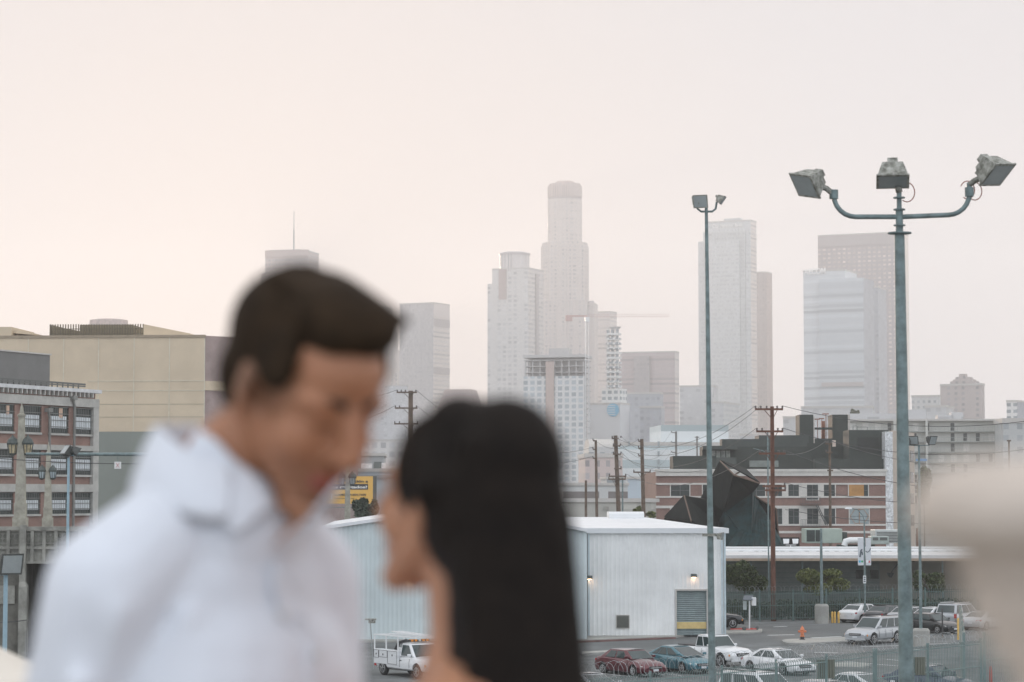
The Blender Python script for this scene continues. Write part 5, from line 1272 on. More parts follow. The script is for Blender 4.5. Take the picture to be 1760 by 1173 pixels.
for x0, x1, nm in ((-11.5, -1.5, 0), (2, 11, 1)):
    b = MB(); b.box(x0 * k_, x1 * k_, -.03, 0, zb0, zb1); o = b.build('banner', M_ban, t)
    w = (x1 - x0) * k_; X = x0 * k_; h = zb1 - zb0
    b = MB()
    if nm == 0:
        b.tube([(X + w * .75, -.035, zb0 + h * .58), (X + w * .55, -.035, zb0 + h * .55), (X + w * .35, -.035, zb0 + h * .3)], .07, 5); b.tube([(X + w * .7, -.035, zb0 + h * .5), (X + w * .8, -.035, zb0 + h * .38)], .05, 5)
    else: b.tube([(X, -.035, zb0 + h * .52), (X + w * .3, -.035, zb0 + h * .48), (X + w * .7, -.035, zb0 + h * .52), (X + w * .9, -.035, zb0 + h * .62)], .035, 5)
    b.build('dancer_print', M_fig, o)
    for j, (c_, cl) in enumerate(((.3, (.06, .4, .62)), (.72, (.05, .38, .16)))) if nm == 0 else enumerate(((.25, (.85, .85, .85)), (.68, (.62, .05, .06)))):
        b = MB(); cx = X + w * c_; cz = zb0 + h * .14
        if nm and j: b.prism([(cx - .09, -.05), (cx + .09, -.05), (cx, -.05 + .001)], 0, .01) if 0 else b.add([(cx - .08, -.036, cz - .09), (cx + .08, -.036, cz - .09), (cx, -.036, cz + .1)], [(0, 1, 2)])
        elif j: b.lathe([(.085, -.036), (.085, -.031)], 12, (cx, 0, cz), axis='y')
        else: b.box(cx - .07, cx + .07, -.036, -.031, cz - .09, cz + .09)
        b.build('round_mark' if j and not nm else 'printed_mark', mat('print %d%d' % (nm, j), cl, .6, var=0), o)
b = MB(); b.box(-3.2 * k_, 2 * k_, -.12, -.1, P(1487, 1003, D).z, P(1487, 989.5, D).z); s_ = b.build('parking_sign', m_white, t)
for r_ in range(3):
    b = MB(); z = P(1487, 992.5 + r_ * 3.6, D).z; b.box(-2.2 * k_, 1 * k_, -.126, -.121, z - .05, z + .05); b.box(-2.2 * k_ + .04, -1 * k_, -.128, -.1265, z - .02, z + .02) if 0 else None; b.build('sign_lines', M_fig, s_)
# small posts and cones
for px, py, h, r_, nm, lb, cl in ((1620, 1098, 2.1, .05, 'dark_post', 'thin black post standing in front of the black saloon', (.05, .05, .05)), (1569, 1100, 2.0, .06, 'dark_post', 'dark post hidden partly by the big pole beside the black saloon', (.06, .05, .05))):
    g = G(px, py); t = thing('post', lb, 'post', (g.x, g.y, 0)); b = MB(); b.tube([(0, 0, 0), (0, 0, h)], r_, 8); b.build('shaft', mat('near black paint', cl, .6), t); b = MB(); b.lathe([(.16, 0), (.16, .05)], 10); b.build('foot', M_kerb, t)
g = G(1703, 1176); t = thing('traffic_cone', 'tall slim red marker post behind the gate at the bottom right', 'marker', (g.x, g.y, 0)); b = MB(); b.lathe([(.12, .04), (.05, .9), (.03, .95)], 12); b.build('cone', mat('marker red', (.5, .07, .05), .5), t); b = MB(); b.box(-.2, .2, -.2, .2, 0, .04); b.build('foot', M_frame, t)
g = G(738, 1092); t = thing('tarp_frame', 'brown slanted awning board standing behind the white utility truck', 'board', (g.x, g.y, 0)); b = MB(); b.hull8([(-.9, 0, .0), (.5, 0, 0), (.5, .12, 0), (-.9, .12, 0), (-.35, .0, 1.45), (.4, 0, 1.45), (.4, .12, 1.45), (-.35, .12, 1.45)]); b.build('board', mat('brown board', (.17, .12, .1), .8), t); b = MB(); b.bar((0, .1, 1.0), (.1, .8, 0), .06); b.build('strut', M_frame, t)
g = G(642, 1150); t = thing('sign_pole', 'thin pole with a small dark flat lamp head left of the utility truck', 'pole', (g.x, g.y, 0)); zt_ = P(640, 1066, g.y).z
b = MB(); b.tube([(0, 0, 0), (-.2, 0, zt_)], .03, 6); b.build('shaft', m_greyp, t); b = MB(); b.box(-.5, .15, -.15, .15, zt_, zt_ + .08); b.box(-.3, .1, -.1, .1, zt_ - .18, zt_); b.build('lamp_head', M_flood, t)

# ================================================================ trees, hedge, palm
M_bark = mat('bark', (.09, .075, .06), .95, var=.3, scale=6)
def leafmat(nm, c, c2):
    m = mat(nm, c, .75, var=.35, scale=2.2, col2=c2); m.node_tree.nodes['Principled BSDF'].inputs['Specular IOR Level'].default_value = .25; return m
M_lf = leafmat('olive leaves', (.06, .085, .03), (.2, .22, .07)); M_lf2 = leafmat('dark leaves', (.035, .055, .026), (.1, .13, .05)); M_lf3 = leafmat('hedge leaves', (.025, .042, .022), (.07, .095, .045)); M_pal = leafmat('palm fronds', (.03, .05, .035), (.1, .13, .09))
def crown(clumps, n, size, seed, flat=.7):
    r = random.Random(seed); b = MB(); tot = sum(c[3] * c[4] * c[5] for c in clumps)
    for (x, y, z, rx, ry, rz_) in clumps:
        for k in range(int(n * rx * ry * rz_ / tot)):
            while True:
                v = Vector((r.uniform(-1, 1), r.uniform(-1, 1), r.uniform(-1, 1)))
                if v.length < 1 and r.random() < .25 + v.length: break
            p = Vector((x + v.x * rx, y + v.y * ry, z + v.z * rz_)); s = size * r.uniform(.5, 1.4)
            a = Vector((r.uniform(-1, 1), r.uniform(-1, 1), r.uniform(-flat, flat))).normalized() * s
            c_ = a.cross(Vector((r.uniform(-1, 1), r.uniform(-1, 1), r.uniform(-1, 1)))).normalized() * s * .5
            b.add([p - a, p + c_, p + a, p - c_], [(0, 1, 2, 3)])
    return b
def tree(label, px0, px1, yt, yb, D, seed, m, n=5200, size=.1, trunk=True, name='tree', cat='tree', group='small trees behind the far railing'):
    q0, q1 = P(px0, yb, D), P(px1, yt, D); w = q1.x - q0.x; cx = (q0.x + q1.x) / 2; z0, z1 = q0.z, q1.z; r = random.Random(seed)
    t = thing(name, label, cat, (cx, D, 0), 0, group)
    cl = []
    for k in range(11):
        a = r.uniform(0, 2 * PI); rr = r.uniform(.1, .36) * w
        cl.append((rr * math.cos(a) * 1.05, rr * math.sin(a) * .7, z0 + (z1 - z0) * r.uniform(.3, .82), w * r.uniform(.12, .22), w * r.uniform(.12, .2), (z1 - z0) * r.uniform(.13, .25)))
    crown(cl, n, size, seed).build('crown', m, t, fixn=False)
    b = MB(); tp = z0 + (z1 - z0) * .3; b.tube([(0, 0, 0), (.05, 0, tp * .6), (-.04, 0, tp)], .12, 8, .08)
    for c in cl[:7]: b.tube([(-.04, 0, tp), (c[0] * .5, c[1] * .5, (tp + c[2]) / 2 + .1), (c[0], c[1], c[2])], .06, 6, .015)
    b.build('trunk', M_bark, t); return t
tree('wide dark tree against the warehouse\'s right edge behind the railing', 1238, 1322, 962, 1034, 196.5, 3, M_lf2, 9000, .11)
tree('sunlit olive green tree with a flat spreading top left of the banner pole', 1360, 1456, 974, 1030, 197.5, 5, M_lf, 9000, .1)
tree('small dark tree right of the big floodlight pole, behind the far railing', 1566, 1628, 976, 1030, 199, 8, M_lf2, 5000, .1)
def hedge(label, px0, px1, yt, D, seed):
    q0, q1 = P(px0, 1060, D), P(px1, yt, D); r = random.Random(seed); w = q1.x - q0.x
    t = thing('hedge_bush', label, 'hedge', ((q0.x + q1.x) / 2, D, 0), 0, 'clipped bushes along the far railing')
    cl = [(w * (k / 4 - .5) * .85, r.uniform(-.1, .1), q1.z * .45, w * .17, .55, q1.z * r.uniform(.48, .56)) for k in range(5)]
    crown(cl, int(700 * w), .1, seed).build('foliage', M_lf3, t, fixn=False)
    b = MB()
    for k in range(4): b.tube([(w * (k / 3 - .5) * .6, 0, 0), (w * (k / 3 - .5) * .7, 0, q1.z * .6)], .03, 5)
    b.build('stem', M_bark, t)
for i, (a, c, y, lb) in enumerate(((1250, 1295, 1030, 'dark clipped bush against the warehouse corner'), (1297, 1330, 1033, 'dark bush behind the solar meter post'), (1332, 1362, 1028, 'dark bush right of the rust brown pole'), (1363, 1392, 1030, 'dark bush with pale flecks below the olive tree'), (1394, 1425, 1030, 'dark bush behind the round pole base'),
                               (1427, 1450, 1032, 'low dark bush behind the yellow bollards'), (1451, 1490, 1025, 'rounded bush behind the white saloon'), (1492, 1530, 1024, 'rounded bush behind the two dark saloons'), (1532, 1580, 1026, 'rounded bush behind the big pole'), (1582, 1625, 1026, 'rounded bush behind the silver estate'), (1627, 1680, 1026, 'bush beside the stone finial\'s edge'))): hedge(lb, a, c, y, 194.5 if a < 1400 else 198, 20 + i)
tree('bushy palm-like shrub below the billboard, left of the woman\'s face', 600, 652, 848, 905, 230, 12, M_pal, 5200, .17, name='palm_shrub', cat='shrub', group=None)
tree('scrubby green bush behind the warehouse roof vent', 1083, 1108, 869, 893, 300, 14, M_lf, 1500, .16, name='bush', cat='bush', group='scrub behind the warehouse roof')
tree('small scrubby bush at the foot of the brick building behind the warehouse roof', 1108, 1130, 879, 893, 300, 15, M_lf, 900, .14, name='bush', cat='bush', group='scrub behind the warehouse roof')
tree('dark tree growing between the pale apartments and the peach flank', 1572, 1604, 797, 880, 420, 16, M_lf2, 6000, .3, group=None)
tree('pale hazy tree tops below the silver banded tower', 1462, 1478, 704, 735, 900, 17, M_lf2, 1500, .6, group=None)

# ================================================================ vehicles
M_tyre = mat('tyre rubber', (.022, .022, .022), .85, var=.1); M_rim = mat('alloy rim', (.5, .5, .5), .35, metal=.7, var=.05); M_blk = mat('black plastic', (.02, .02, .022), .5, var=0)
M_cgl = mat('car window glass', (.03, .05, .052), .06, var=.15, scale=.8, spec=.55); M_hl = mat('headlight lens', (.6, .6, .56), .12, var=.1, scale=12); M_tl = mat('tail light red', (.45, .02, .025), .2, var=.1); M_amb = mat('amber lens', (.8, .3, .04), .25, var=0); M_plate = mat('number plate', (.62, .64, .66), .5, var=.1, scale=20)
def paint(nm, c, met=.3, r=.28): return mat(nm, c, r, metal=met, var=.03, coat=.7)
def interp(tab, x):
    for (a, p), (c, q) in zip(tab, tab[1:]):
        if a <= x <= c: k = (x - a) / (c - a); k = k * k * (3 - 2 * k); return p + (q - p) * k
    return tab[-1][1] if x > tab[-1][0] else tab[0][1]
TYPES = dict(
 sedan=dict(L=4.7, W=1.8, H=1.44, top=[(0, .78), (.02, .9), (.06, .97), (.2, 1.0), (.5, .96), (.7, .93), (.9, .78), (.97, .66), (1, .52)], cab=(.10, .27, .60, .76), belt=.95, rw=.31, wb=(.19, .8), bot=.2),
 coupe=dict(L=4.65, W=1.8, H=1.4, top=[(0, .72), (.02, .88), (.06, .95), (.2, .98), (.5, .94), (.7, .91), (.9, .76), (.97, .64), (1, .5)], cab=(.07, .32, .57, .77), belt=.93, rw=.32, wb=(.19, .8), bot=.2),
 hatch=dict(L=4.45, W=1.75, H=1.49, top=[(0, .8), (.02, .95), (.06, 1.02), (.2, 1.02), (.5, .97), (.7, .95), (.88, .82), (.96, .68), (1, .5)], cab=(.03, .30, .52, .83), belt=.97, rw=.31, wb=(.17, .8), bot=.2),
 suv=dict(L=4.8, W=1.92, H=1.82, top=[(0, .92), (.015, 1.04), (.05, 1.08), (.5, 1.09), (.7, 1.09), (.76, 1.06), (.9, .99), (.97, .88), (1, .7)], cab=(.01, .07, .54, .735), belt=1.07, rw=.38, wb=(.2, .81), bot=.33),
 pickup=dict(L=5.4, W=1.9, H=1.8, top=[(0, 1.02), (.02, 1.08), (.36, 1.08), (.4, 1.08), (.7, 1.12), (.9, 1.05), (.97, .94), (1, .7)], cab=(.36, .385, .57, .70), belt=1.1, rw=.39, wb=(.2, .82), bot=.36),
 utility=dict(L=5.6, W=1.98, H=1.9, top=[(0, .75), (.02, .8), (.44, .82), (.5, 1.12), (.7, 1.16), (.9, 1.08), (.97, .98), (1, .72)], cab=(.475, .495, .64, .76), belt=1.14, rw=.39, wb=(.17, .82), bot=.4),
)
def car(label, kind, px, py, head, pm, cat='car', glass=None, group='vehicles in the parking lot', z=0, pos=None, name=None, win_split=None, rack=0, amber=1):
    T = TYPES[kind]; L, W, H = T['L'], T['W'], T['H']
    g = G(px, py) if pos is None else Vector(pos)
    nm = name or {'suv': 'parked_suv', 'pickup': 'pickup_truck', 'utility': 'utility_truck'}.get(kind, 'parked_car')
    t = thing(nm, label, cat, (g.x, g.y, z), R(head), group)
    X = lambda a: (a - .5) * L; hw = W / 2; gl = glass or M_cgl; wr = T['rw']
    # body shell
    xs = [0, .012, .04, .08, .14, .2, .28, .36, .42, .5, .58, .66, .72, .78, .84, .9, .94, .97, .988, 1]
    b = MB(); K = []
    for a in xs:
        zt_ = interp(T['top'], a); e = 1 - .16 * max(0, (a - .86) / .14) ** 2 - .1 * max(0, (.1 - a) / .1) ** 2
        w = hw * e; zb_ = T['bot'] + .1 * max(0, (a - .94) / .06) + .1 * max(0, (.05 - a) / .05)
        cr = .05 if .1 < a < .97 else .02; zm = zb_ + (zt_ - zb_) * .5
        sec = [(0, zb_), (w * .86, zb_), (w * .97, zb_ + .08), (w, zm - .02), (w * .985, zm + .1), (w * .95, zt_ - .1), (w * .87, zt_ - .02), (w * .6, zt_ + cr * .6), (0, zt_ + cr)]
        K.append([(X(a), y, z_) for y, z_ in sec] + [(X(a), -y, z_) for y, z_ in sec[-2:0:-1]])
    n = len(K[0]); vs = [v for k in K for v in k]
    fs = [(i * n + j, (i + 1) * n + j, (i + 1) * n + (j + 1) % n, i * n + (j + 1) % n) for i in range(len(xs) - 1) for j in range(n)] + [tuple(range(n)), tuple(range(len(vs) - 1, len(vs) - n - 1, -1))]
    b.add(vs, fs); body = b.build('body', pm, t)
    cut = MB()
    for a in T['wb']:
        cut.lathe([(wr * 1.2, -hw - .3), (wr * 1.2, -hw + .3)], 28, (X(a), 0, wr * 1.02), axis='y'); cut.lathe([(wr * 1.2, hw - .3), (wr * 1.2, hw + .3)], 28, (X(a), 0, wr * 1.02), axis='y')
    cm = cut.mesh('c', M_blk); co = bpy.data.objects.new('c', cm); C.objects.link(co); co.parent = t
    bo = body.modifiers.new('x', 'BOOLEAN'); bo.operation = 'DIFFERENCE'; bo.object = co; bo.solver = 'FAST'
    bake(body, 32); bpy.data.objects.remove(co)
    # greenhouse
    c0, c1, c2, c3 = T['cab']; zb_ = T['belt'] - .03; zr_ = H; wb_ = hw * .93; wt = hw * .74 if kind not in ('suv', 'pickup', 'utility') else hw * .8
    def cabv(in_=0): return [(X(c0), -wb_, zb_), (X(c3), -wb_ * .97, zb_), (X(c3), wb_ * .97, zb_), (X(c0), wb_, zb_), (X(c1), -wt, zr_ - .05), (X(c2), -wt, zr_ - .05), (X(c2), wt, zr_ - .05), (X(c1), wt, zr_ - .05)]
    cv = cabv(); b = MB(); b.add(cv, [(0, 3, 2, 1), (0, 1, 5, 4), (1, 2, 6, 5), (2, 3, 7, 6), (3, 0, 4, 7)])
    xm = [X(c1), X(c1 + (c2 - c1) * .35), X(c1 + (c2 - c1) * .7), X(c2)]
    top = []
    for i, x in enumerate(xm):
        for y in (-wt, -wt * .55, 0, wt * .55, wt): top.append((x, y, zr_ - .05 + .05 * (1 - (y / wt) ** 2) * (1 if i in (1, 2) else .75) + (.012 if i in (1, 2) else 0)))
    o_ = len(b.v); b.add(top, [(i * 5 + j, i * 5 + j + 1, (i + 1) * 5 + j + 1, (i + 1) * 5 + j) for i in range(3) for j in range(4)])
    cabin = b.build('cabin', pm, t); cabin.modifiers.new('w', 'WELD').merge_threshold = .012; bevel(cabin, .07, 3, 25); bake(cabin, 35)
    def pane(A, B, C_, D_, m0, m1, n0, n1, name='window'):
        A, B, C_, D_ = map(Vector, (A, B, C_, D_))
        def q(u, v): return (A.lerp(B, u)).lerp(D_.lerp(C_, u), v)
        nn = (B - A).cross(D_ - A).normalized() * .018
        vs = [q(m0, n0), q(m1, n0), q(m1, n1), q(m0, n1)]; bb = MB(); bb.hull8([v - nn for v in vs] + [v + nn for v in vs])
        o = bb.build(name, gl, t); bevel(o, .03, 2); return o
    pane(cv[1], cv[2], cv[6], cv[5], .06, .94, .06, .9, 'windscreen')
    pane(cv[3], cv[0], cv[4], cv[7], .08, .92, .12, .86, 'rear_window')
    segs = win_split or {'sedan': ((.17, .48), (.52, .86)), 'coupe': ((.2, .42), (.46, .86)), 'hatch': ((.12, .28), (.3, .55), (.58, .86)), 'suv': ((.05, .3), (.34, .62), (.65, .93)), 'pickup': ((.08, .45), (.5, .9)), 'utility': ((.12, .85),)}[kind]
    for sgn in (0, 1):
        A, B, C_, D_ = (cv[0], cv[1], cv[5], cv[4]) if sgn == 0 else (cv[3], cv[2], cv[6], cv[7])
        for s0, s1 in segs:
            o = pane(A, B, C_, D_, s0, s1, .1, .88, 'side_window')
    # wheels
    for a in T['wb']:
        for sg in (-1, 1):
            y = sg * (hw - .12); w_ = MB(); w_.lathe([(wr * .62, -.11), (wr * .93, -.11), (wr, -.08), (wr, .08), (wr * .93, .11), (wr * .62, .11)], 24, (X(a), y, wr), axis='y'); wo_ = w_.build('wheel', M_tyre, t, smooth=40)
            r_ = MB(); yy = y + sg * .085; r_.lathe([(wr * .62, -.02), (wr * .64, .02)], 20, (X(a), yy, wr), axis='y')
            rb = r_.build('rim_recess', M_blk, wo_); r_ = MB()
            for k in range(5):
                an = 2 * PI * k / 5 + .3; r_.bar((X(a), yy + sg * .03, wr), (X(a) + wr * .6 * math.cos(an), yy + sg * .03, wr + wr * .6 * math.sin(an)), .085 * wr / .33, .02)
            r_.lathe([(.06, -.02), (.06, .02)], 10, (X(a), yy + sg * .03, wr), axis='y')
            r_.tube([(X(a) + wr * .6 * math.cos(k * PI / 10), yy + sg * .025, wr + wr * .6 * math.sin(k * PI / 10)) for k in range(21)], .022, 5)
            r_.build('rim', M_rim, wo_)
    b = MB(); b.box(X(.06), X(.94), -hw * .8, hw * .8, T['bot'] + .02, T['bot'] + .3); b.box(X(.12), X(.88), -hw * .7, hw * .7, T['bot'] - .06, T['bot'] + .02); b.build('underbody', M_blk, t)
    zh = interp(T['top'], .96)
    for sg in (-1, 1):
        b = MB(); big = kind in ('suv', 'pickup', 'utility')
        zc = zh - (.2 if big else .1); b.hull8([(X(.9), sg * hw * .62, zc - .06), (X(.9), sg * hw * .93, zc - .04), (X(.9), sg * hw * .93, zc + .07), (X(.9), sg * hw * .62, zc + .07), (X(.997), sg * hw * .5, zc - .1), (X(.968), sg * hw * .9, zc - .08), (X(.955), sg * hw * .9, zc + .05), (X(.985), sg * hw * .5, zc + .03)])
        ho = b.build('headlight', M_hl, t)
        if amber and big: b = MB(); b.box(X(.955), X(.972), sg * hw * .84, sg * hw * .925, zc - .1, zc + .02); b.build('indicator', M_amb, ho)
        b = MB(); zt_ = interp(T['top'], .02) - .16; b.hull8([(X(.05), sg * hw * .75, zt_ - .1), (X(.05), sg * hw * .95, zt_ - .1), (X(.05), sg * hw * .95, zt_ + .1), (X(.05), sg * hw * .75, zt_ + .1), (X(-.002), sg * hw * .55, zt_ - .09), (X(.014), sg * hw * .9, zt_ - .08), (X(.014), sg * hw * .9, zt_ + .08), (X(.002), sg * hw * .55, zt_ + .07)]) if not big else b.box(X(-.004), X(.03), sg * hw * .8, sg * hw * .96, zt_ - .15, zt_ + .15)
        b.build('tail_light', M_tl, t)
        b = MB(); b.box(X(c3) - .42, X(c3) - .28, sg * (wb_ + .0), sg * (wb_ + .2), zb_ + .06, zb_ + .2); bevel(b.build('mirror', pm, t), .03)
        b = MB()
        for a in ((.5, .34) if kind in ('sedan', 'hatch', 'suv') else (.5,)): b.box(X(a), X(a) + .17, sg * (hw * .965), sg * (hw * .965 + .05), zb_ - .2, zb_ - .165)
        b.build('door_handle', pm if kind != 'utility' else M_blk, t)
        b = MB()
        zz0 = T['bot'] + .1
        for a in {'sedan': (.33, .505, .69), 'hatch': (.33, .505, .7), 'suv': (.33, .505, .68), 'coupe': (.38, .68), 'pickup': (.37, .5, .68), 'utility': (.5, .685)}[kind]:
            b.bar((X(a), sg * (hw * 1.0 + .002), zz0 + .05), (X(a), sg * (hw * 1.0 + .002), zz0 + (zb_ - zz0) * .55), .014); b.bar((X(a), sg * (hw * 1.0 + .002), zz0 + (zb_ - zz0) * .55), (X(a) - .02, sg * (hw * .95 + .006), zb_ - .07), .014)
        b.build('door_seam', M_blk, t)
    b = MB(); big = kind in ('suv', 'pickup', 'utility')
    zg0, zg1 = (T['bot'] + .28, zh - .12) if big else (T['bot'] + .24, T['bot'] + .4)
    b.box(X(.985), X(1.004), -hw * .48, hw * .48, zg0, zg1); gr = b.build('grille', M_blk, t); bevel(gr, .03)
    b = MB(); b.box(X(1.004), X(1.007), -hw * .42, hw * .42, (zg0 + zg1) / 2 - .02, (zg0 + zg1) / 2 + .02); b.build('grille_bar', M_rim, gr)
    b = MB(); b.box(X(1.003), X(1.009), -.17, .17, T['bot'] + .13, T['bot'] + .25); b.build('number_plate', M_plate, t)
    b = MB(); b.box(X(-.009), X(-.002), -.17, .17, T['bot'] + .3, T['bot'] + .42); b.build('number_plate', M_plate, t)
    b = MB(); b.box(X(.97), X(1.002), -hw * .8, hw * .8, T['bot'] - .02, T['bot'] + .1); b.box(X(-.002), X(.03), -hw * .8, hw * .8, T['bot'] - .02, T['bot'] + .1); bevel(b.build('bumper', M_blk if not big else pm, t), .03)
    if rack:
        b = MB()
        for sg in (-1, 1): b.bar((X(c1) + .1, sg * wt * .85, H + .03), (X(c2) - .1, sg * wt * .85, H + .03), .05)
        b.build('roof_rail', M_blk if rack == 1 else M_rim, t)
    if kind == 'pickup':
        b = MB(); b.box(X(.03), X(.35), -hw * .8, hw * .8, T['belt'] - .05, T['belt'] + .035); b.build('bed_cover', M_blk, t)
    return t, X, T
PW = paint('white car paint', (.72, .73, .74), 0); PM = paint('maroon car paint', (.1, .013, .022), .35); PT = paint('teal blue car paint', (.06, .17, .21), .4); PS = paint('silver car paint', (.42, .44, .46), .5); PB = paint('black car paint', (.012, .014, .016), .2); PG = paint('dark grey car paint', (.05, .055, .06), .4); PS2 = paint('bright silver car paint', (.44, .46, .48), .4); PN = paint('navy car paint', (.03, .045, .08), .4)
def cpos(px, py, D):   # centre from a ground pixel that marks the body's middle
    return G(px, py)
car('maroon saloon parked nose to the right, leftmost by the near railing', 'sedan', 1084, 1160, -57, PM)
car('teal blue hatchback with a rounded roof between the maroon saloon and the white pickup', 'hatch', 1168, 1155, -57, PT)
car('white pickup truck with a black grille half behind the thin floodlight pole', 'pickup', 1228, 1143, -57, PW, 'pickup truck')
car('white two-door coupe parked nose right beside the kerbed oval island', 'coupe', 1338, 1158, -56, PW)
car('silver off-road estate with roof rails in the middle of the lot, facing left', 'suv', 1502, 1106, -130, PS2, 'suv', rack=1)
car('glossy black saloon facing right behind the big floodlight pole', 'sedan', 1600, 1088, -52, PB)
car('small white saloon seen from behind beside the yellow bollards', 'sedan', 1482, 1069, 50, PW)
car('dark grey saloon seen from behind, second in the far row', 'sedan', 1526, 1071.5, 50, PG)
car('mid grey saloon seen from behind, third in the far row', 'sedan', 1566, 1074, 50, PS)
car('white car seen from behind, mostly hidden by the big pole in the far row', 'hatch', 1606, 1076.5, 50, PW)
car('silver estate with dark windows seen from behind in the far row', 'suv', 1652, 1077, 50, PS, 'suv', rack=2)
car('pale silver coupe seen from behind, last in the far row beside the stone finial', 'coupe', 1694, 1082, 50, PS2)
car('white estate roof just above the bottom edge, right of the thin floodlight pole', 'suv', 0, 0, -52, PW, 'suv', pos=(G(1292, 1203).x, 112.6, 0), rack=1)
car('pale car roof just peeping above the bottom edge between two white cars', 'sedan', 0, 0, -52, PS2, pos=(G(1385, 1203).x + .3, 112.5, 0))
car('white hatchback roof above the bottom edge behind the slatted panel', 'hatch', 0, 0, -50, PW, pos=(G(1465, 1200).x, 116.5, 0))
car('dark blue saloon behind the sliding gate', 'sedan', 0, 0, -42, PN, pos=(G(1592, 1190).x, 122.5, 0))
car('pale silver car behind the near railing at the woman\'s hair edge', 'hatch', 0, 0, -57, PS2, pos=(G(1012, 1200).x, 116.5, 0))
car('pale car roof at the bottom edge below the utility truck', 'sedan', 0, 0, -57, PW, pos=(G(672, 1205).x, 109.5, 0))
car('black off-road car poking out from behind the warehouse\'s right corner', 'suv', 0, 0, 6, PB, 'suv', pos=(G(1246, 1081).x - 1.0, 182, 0), group='vehicles on the street')
# utility truck with service body, ladder rack, beacons
t, X, T = car('white utility truck with tool lockers, ladder rack and amber beacon bar, between the couple', 'utility', 713, 1163, -57, PW, 'truck')
b = MB(); 
for sg in (-1, 1): b.box(X(.0), X(.47), sg * .52, sg * 1.02, .62, 1.42)
b.box(X(.46), X(.475), -1.0, 1.0, .7, 1.45); o = b.build('service_body', PW, t); bevel(o, .03)
for x0, x1, z0, z1 in ((.01, .1, .95, 1.38), (.11, .27, 1.0, 1.38), (.28, .46, .68, 1.38)):
    for sg in (-1, 1):
        b = MB()
        for e in ((x0, x1, z0, z0), (x0, x1, z1, z1), (x0, x0, z0, z1), (x1, x1, z0, z1)): b.bar((X(e[0]), sg * 1.025, e[2]), (X(e[1]), sg * 1.025, e[3]), .018)
        b.box(X((x0 + x1) / 2) - .03, X((x0 + x1) / 2) + .03, sg * 1.02, sg * 1.045, 1.1, 1.2); b.build('locker_seam', M_blk, t)
b = MB(); zr_ = 2.2
for sg in (-1, 1):
    b.bar((X(-.02), sg * .95, zr_), (X(.78), sg * .85, zr_), .06)
    for a in (.0, .23, .46): b.bar((X(a), sg * .95, 1.42), (X(a), sg * .95, zr_), .06)
for a in (0, .15, .3, .46, .62, .78): b.bar((X(a), -.95, zr_), (X(a), .95, zr_), .05)
for sg in (-.5, .1): b.bar((X(.2), sg, zr_ + .2), (X(.72), sg, zr_ + .12), .05)
for k in range(9): a = .2 + .52 * k / 8; b.bar((X(a), -.5, zr_ + .2 - .01 * k), (X(a), .1, zr_ + .2 - .01 * k), .035)
b.build('ladder_rack', m_white, t)
b = MB(); b.box(X(.57) - .12, X(.57) + .12, -.62, .62, 1.93, 2.04); o = b.build('beacon_bar', M_blk, t)
for k in range(5): b = MB(); b.box(X(.57) - .1, X(.57) + .13, -.55 + k * .24, -.4 + k * .24, 1.95, 2.06); b.build('beacon', M_amb if k != 2 else M_hl, o)
b = MB(); b.tube([(X(.1), 0, 1.2), (X(.16), .1, 1.75), (X(.3), .1, 1.9), (X(.42), 0, 1.5)], .1, 8); b.build('equipment_hose', M_blk, t)
# ================================================================ foreground: the bridge walk and the couple
M_st = mat('pinkish buff stone', (.56, .485, .42), .85, var=.12, scale=18, bump=.2, bscale=80)
ZD = 8.42
sheet('bridge_walkway', [(-3.4, -4), (3.2, -4), (3.2, 3.4), (1.2, 4.2), (-1.6, 7.4), (-3.4, 8.6)], ZD, M_conc, th=.5)
# stone finial on a pedestal, close to the lens at right
DF = 1.32; q = P(1812, 900, DF); k_ = DF / FPX
t = thing('stone_finial', 'out of focus turned stone finial with a domed cap at the right edge', 'finial', (q.x, DF, ZD))
zp = lambda y: P(1800, y, DF).z - ZD
b = MB(); prof = [(72, 1400), (72, 1215), (66, 1200), (66, 1185), (80, 1165), (86, 1146), (88, 1138), (104, 1130), (118, 1116), (120, 1100), (114, 1088), (122, 1078), (142, 1068), (150, 1050), (148, 1034), (138, 1024), (150, 1014), (168, 1004), (170, 994), (156, 984), (154, 960), (172, 950), (218, 936), (240, 908), (244, 880), (238, 850), (216, 822), (178, 800), (120, 786), (60, 780), (4, 778)]
b.lathe([(r * k_, zp(y)) for r, y in prof], 40); b.build('turned_cap', M_st, t, smooth=60)
b = MB(); z1 = zp(1395); b.box(-.07, .07, -.07, .07, 0.0, z1); b.box(-.1, .1, -.1, .1, 0, .2); b.build('pedestal', M_st, t)
# parapet at the lower left, running away from the camera
a = Vector((P(-110, 1000, 8.3).x, 8.1)); c_ = Vector((-.95, 5.15)); e_ = Vector((.75, 3.0))
t = thing('stone_parapet', 'low pale stone parapet of the walkway, blurred at the bottom left corner', 'parapet', (a.x, a.y, ZD), math.atan2(c_.y - a.y, c_.x - a.x))
L = (c_ - a).length + 1.0
b = MB(); b.box(-1, L, -.12, .12, 0, .95); b.build('wall', M_conc, t)
b = MB(); b.xprism([(-.2, .95), (-.24, .99), (-.24, 1.07), (-.17, 1.11), (.17, 1.11), (.24, 1.07), (.24, .99), (.2, .95)], -1.05, L); b.build('coping', mat('pale coping stone', (.5, .49, .45), .85, var=.12, scale=5), t)
b = MB()
for k in range(16):
    x = -.6 + k * .5
    if x + .35 < L: b.box(x, x + .3, -.135, -.121, .12, .84)
b.build('sunk_panel', M_concd, t)

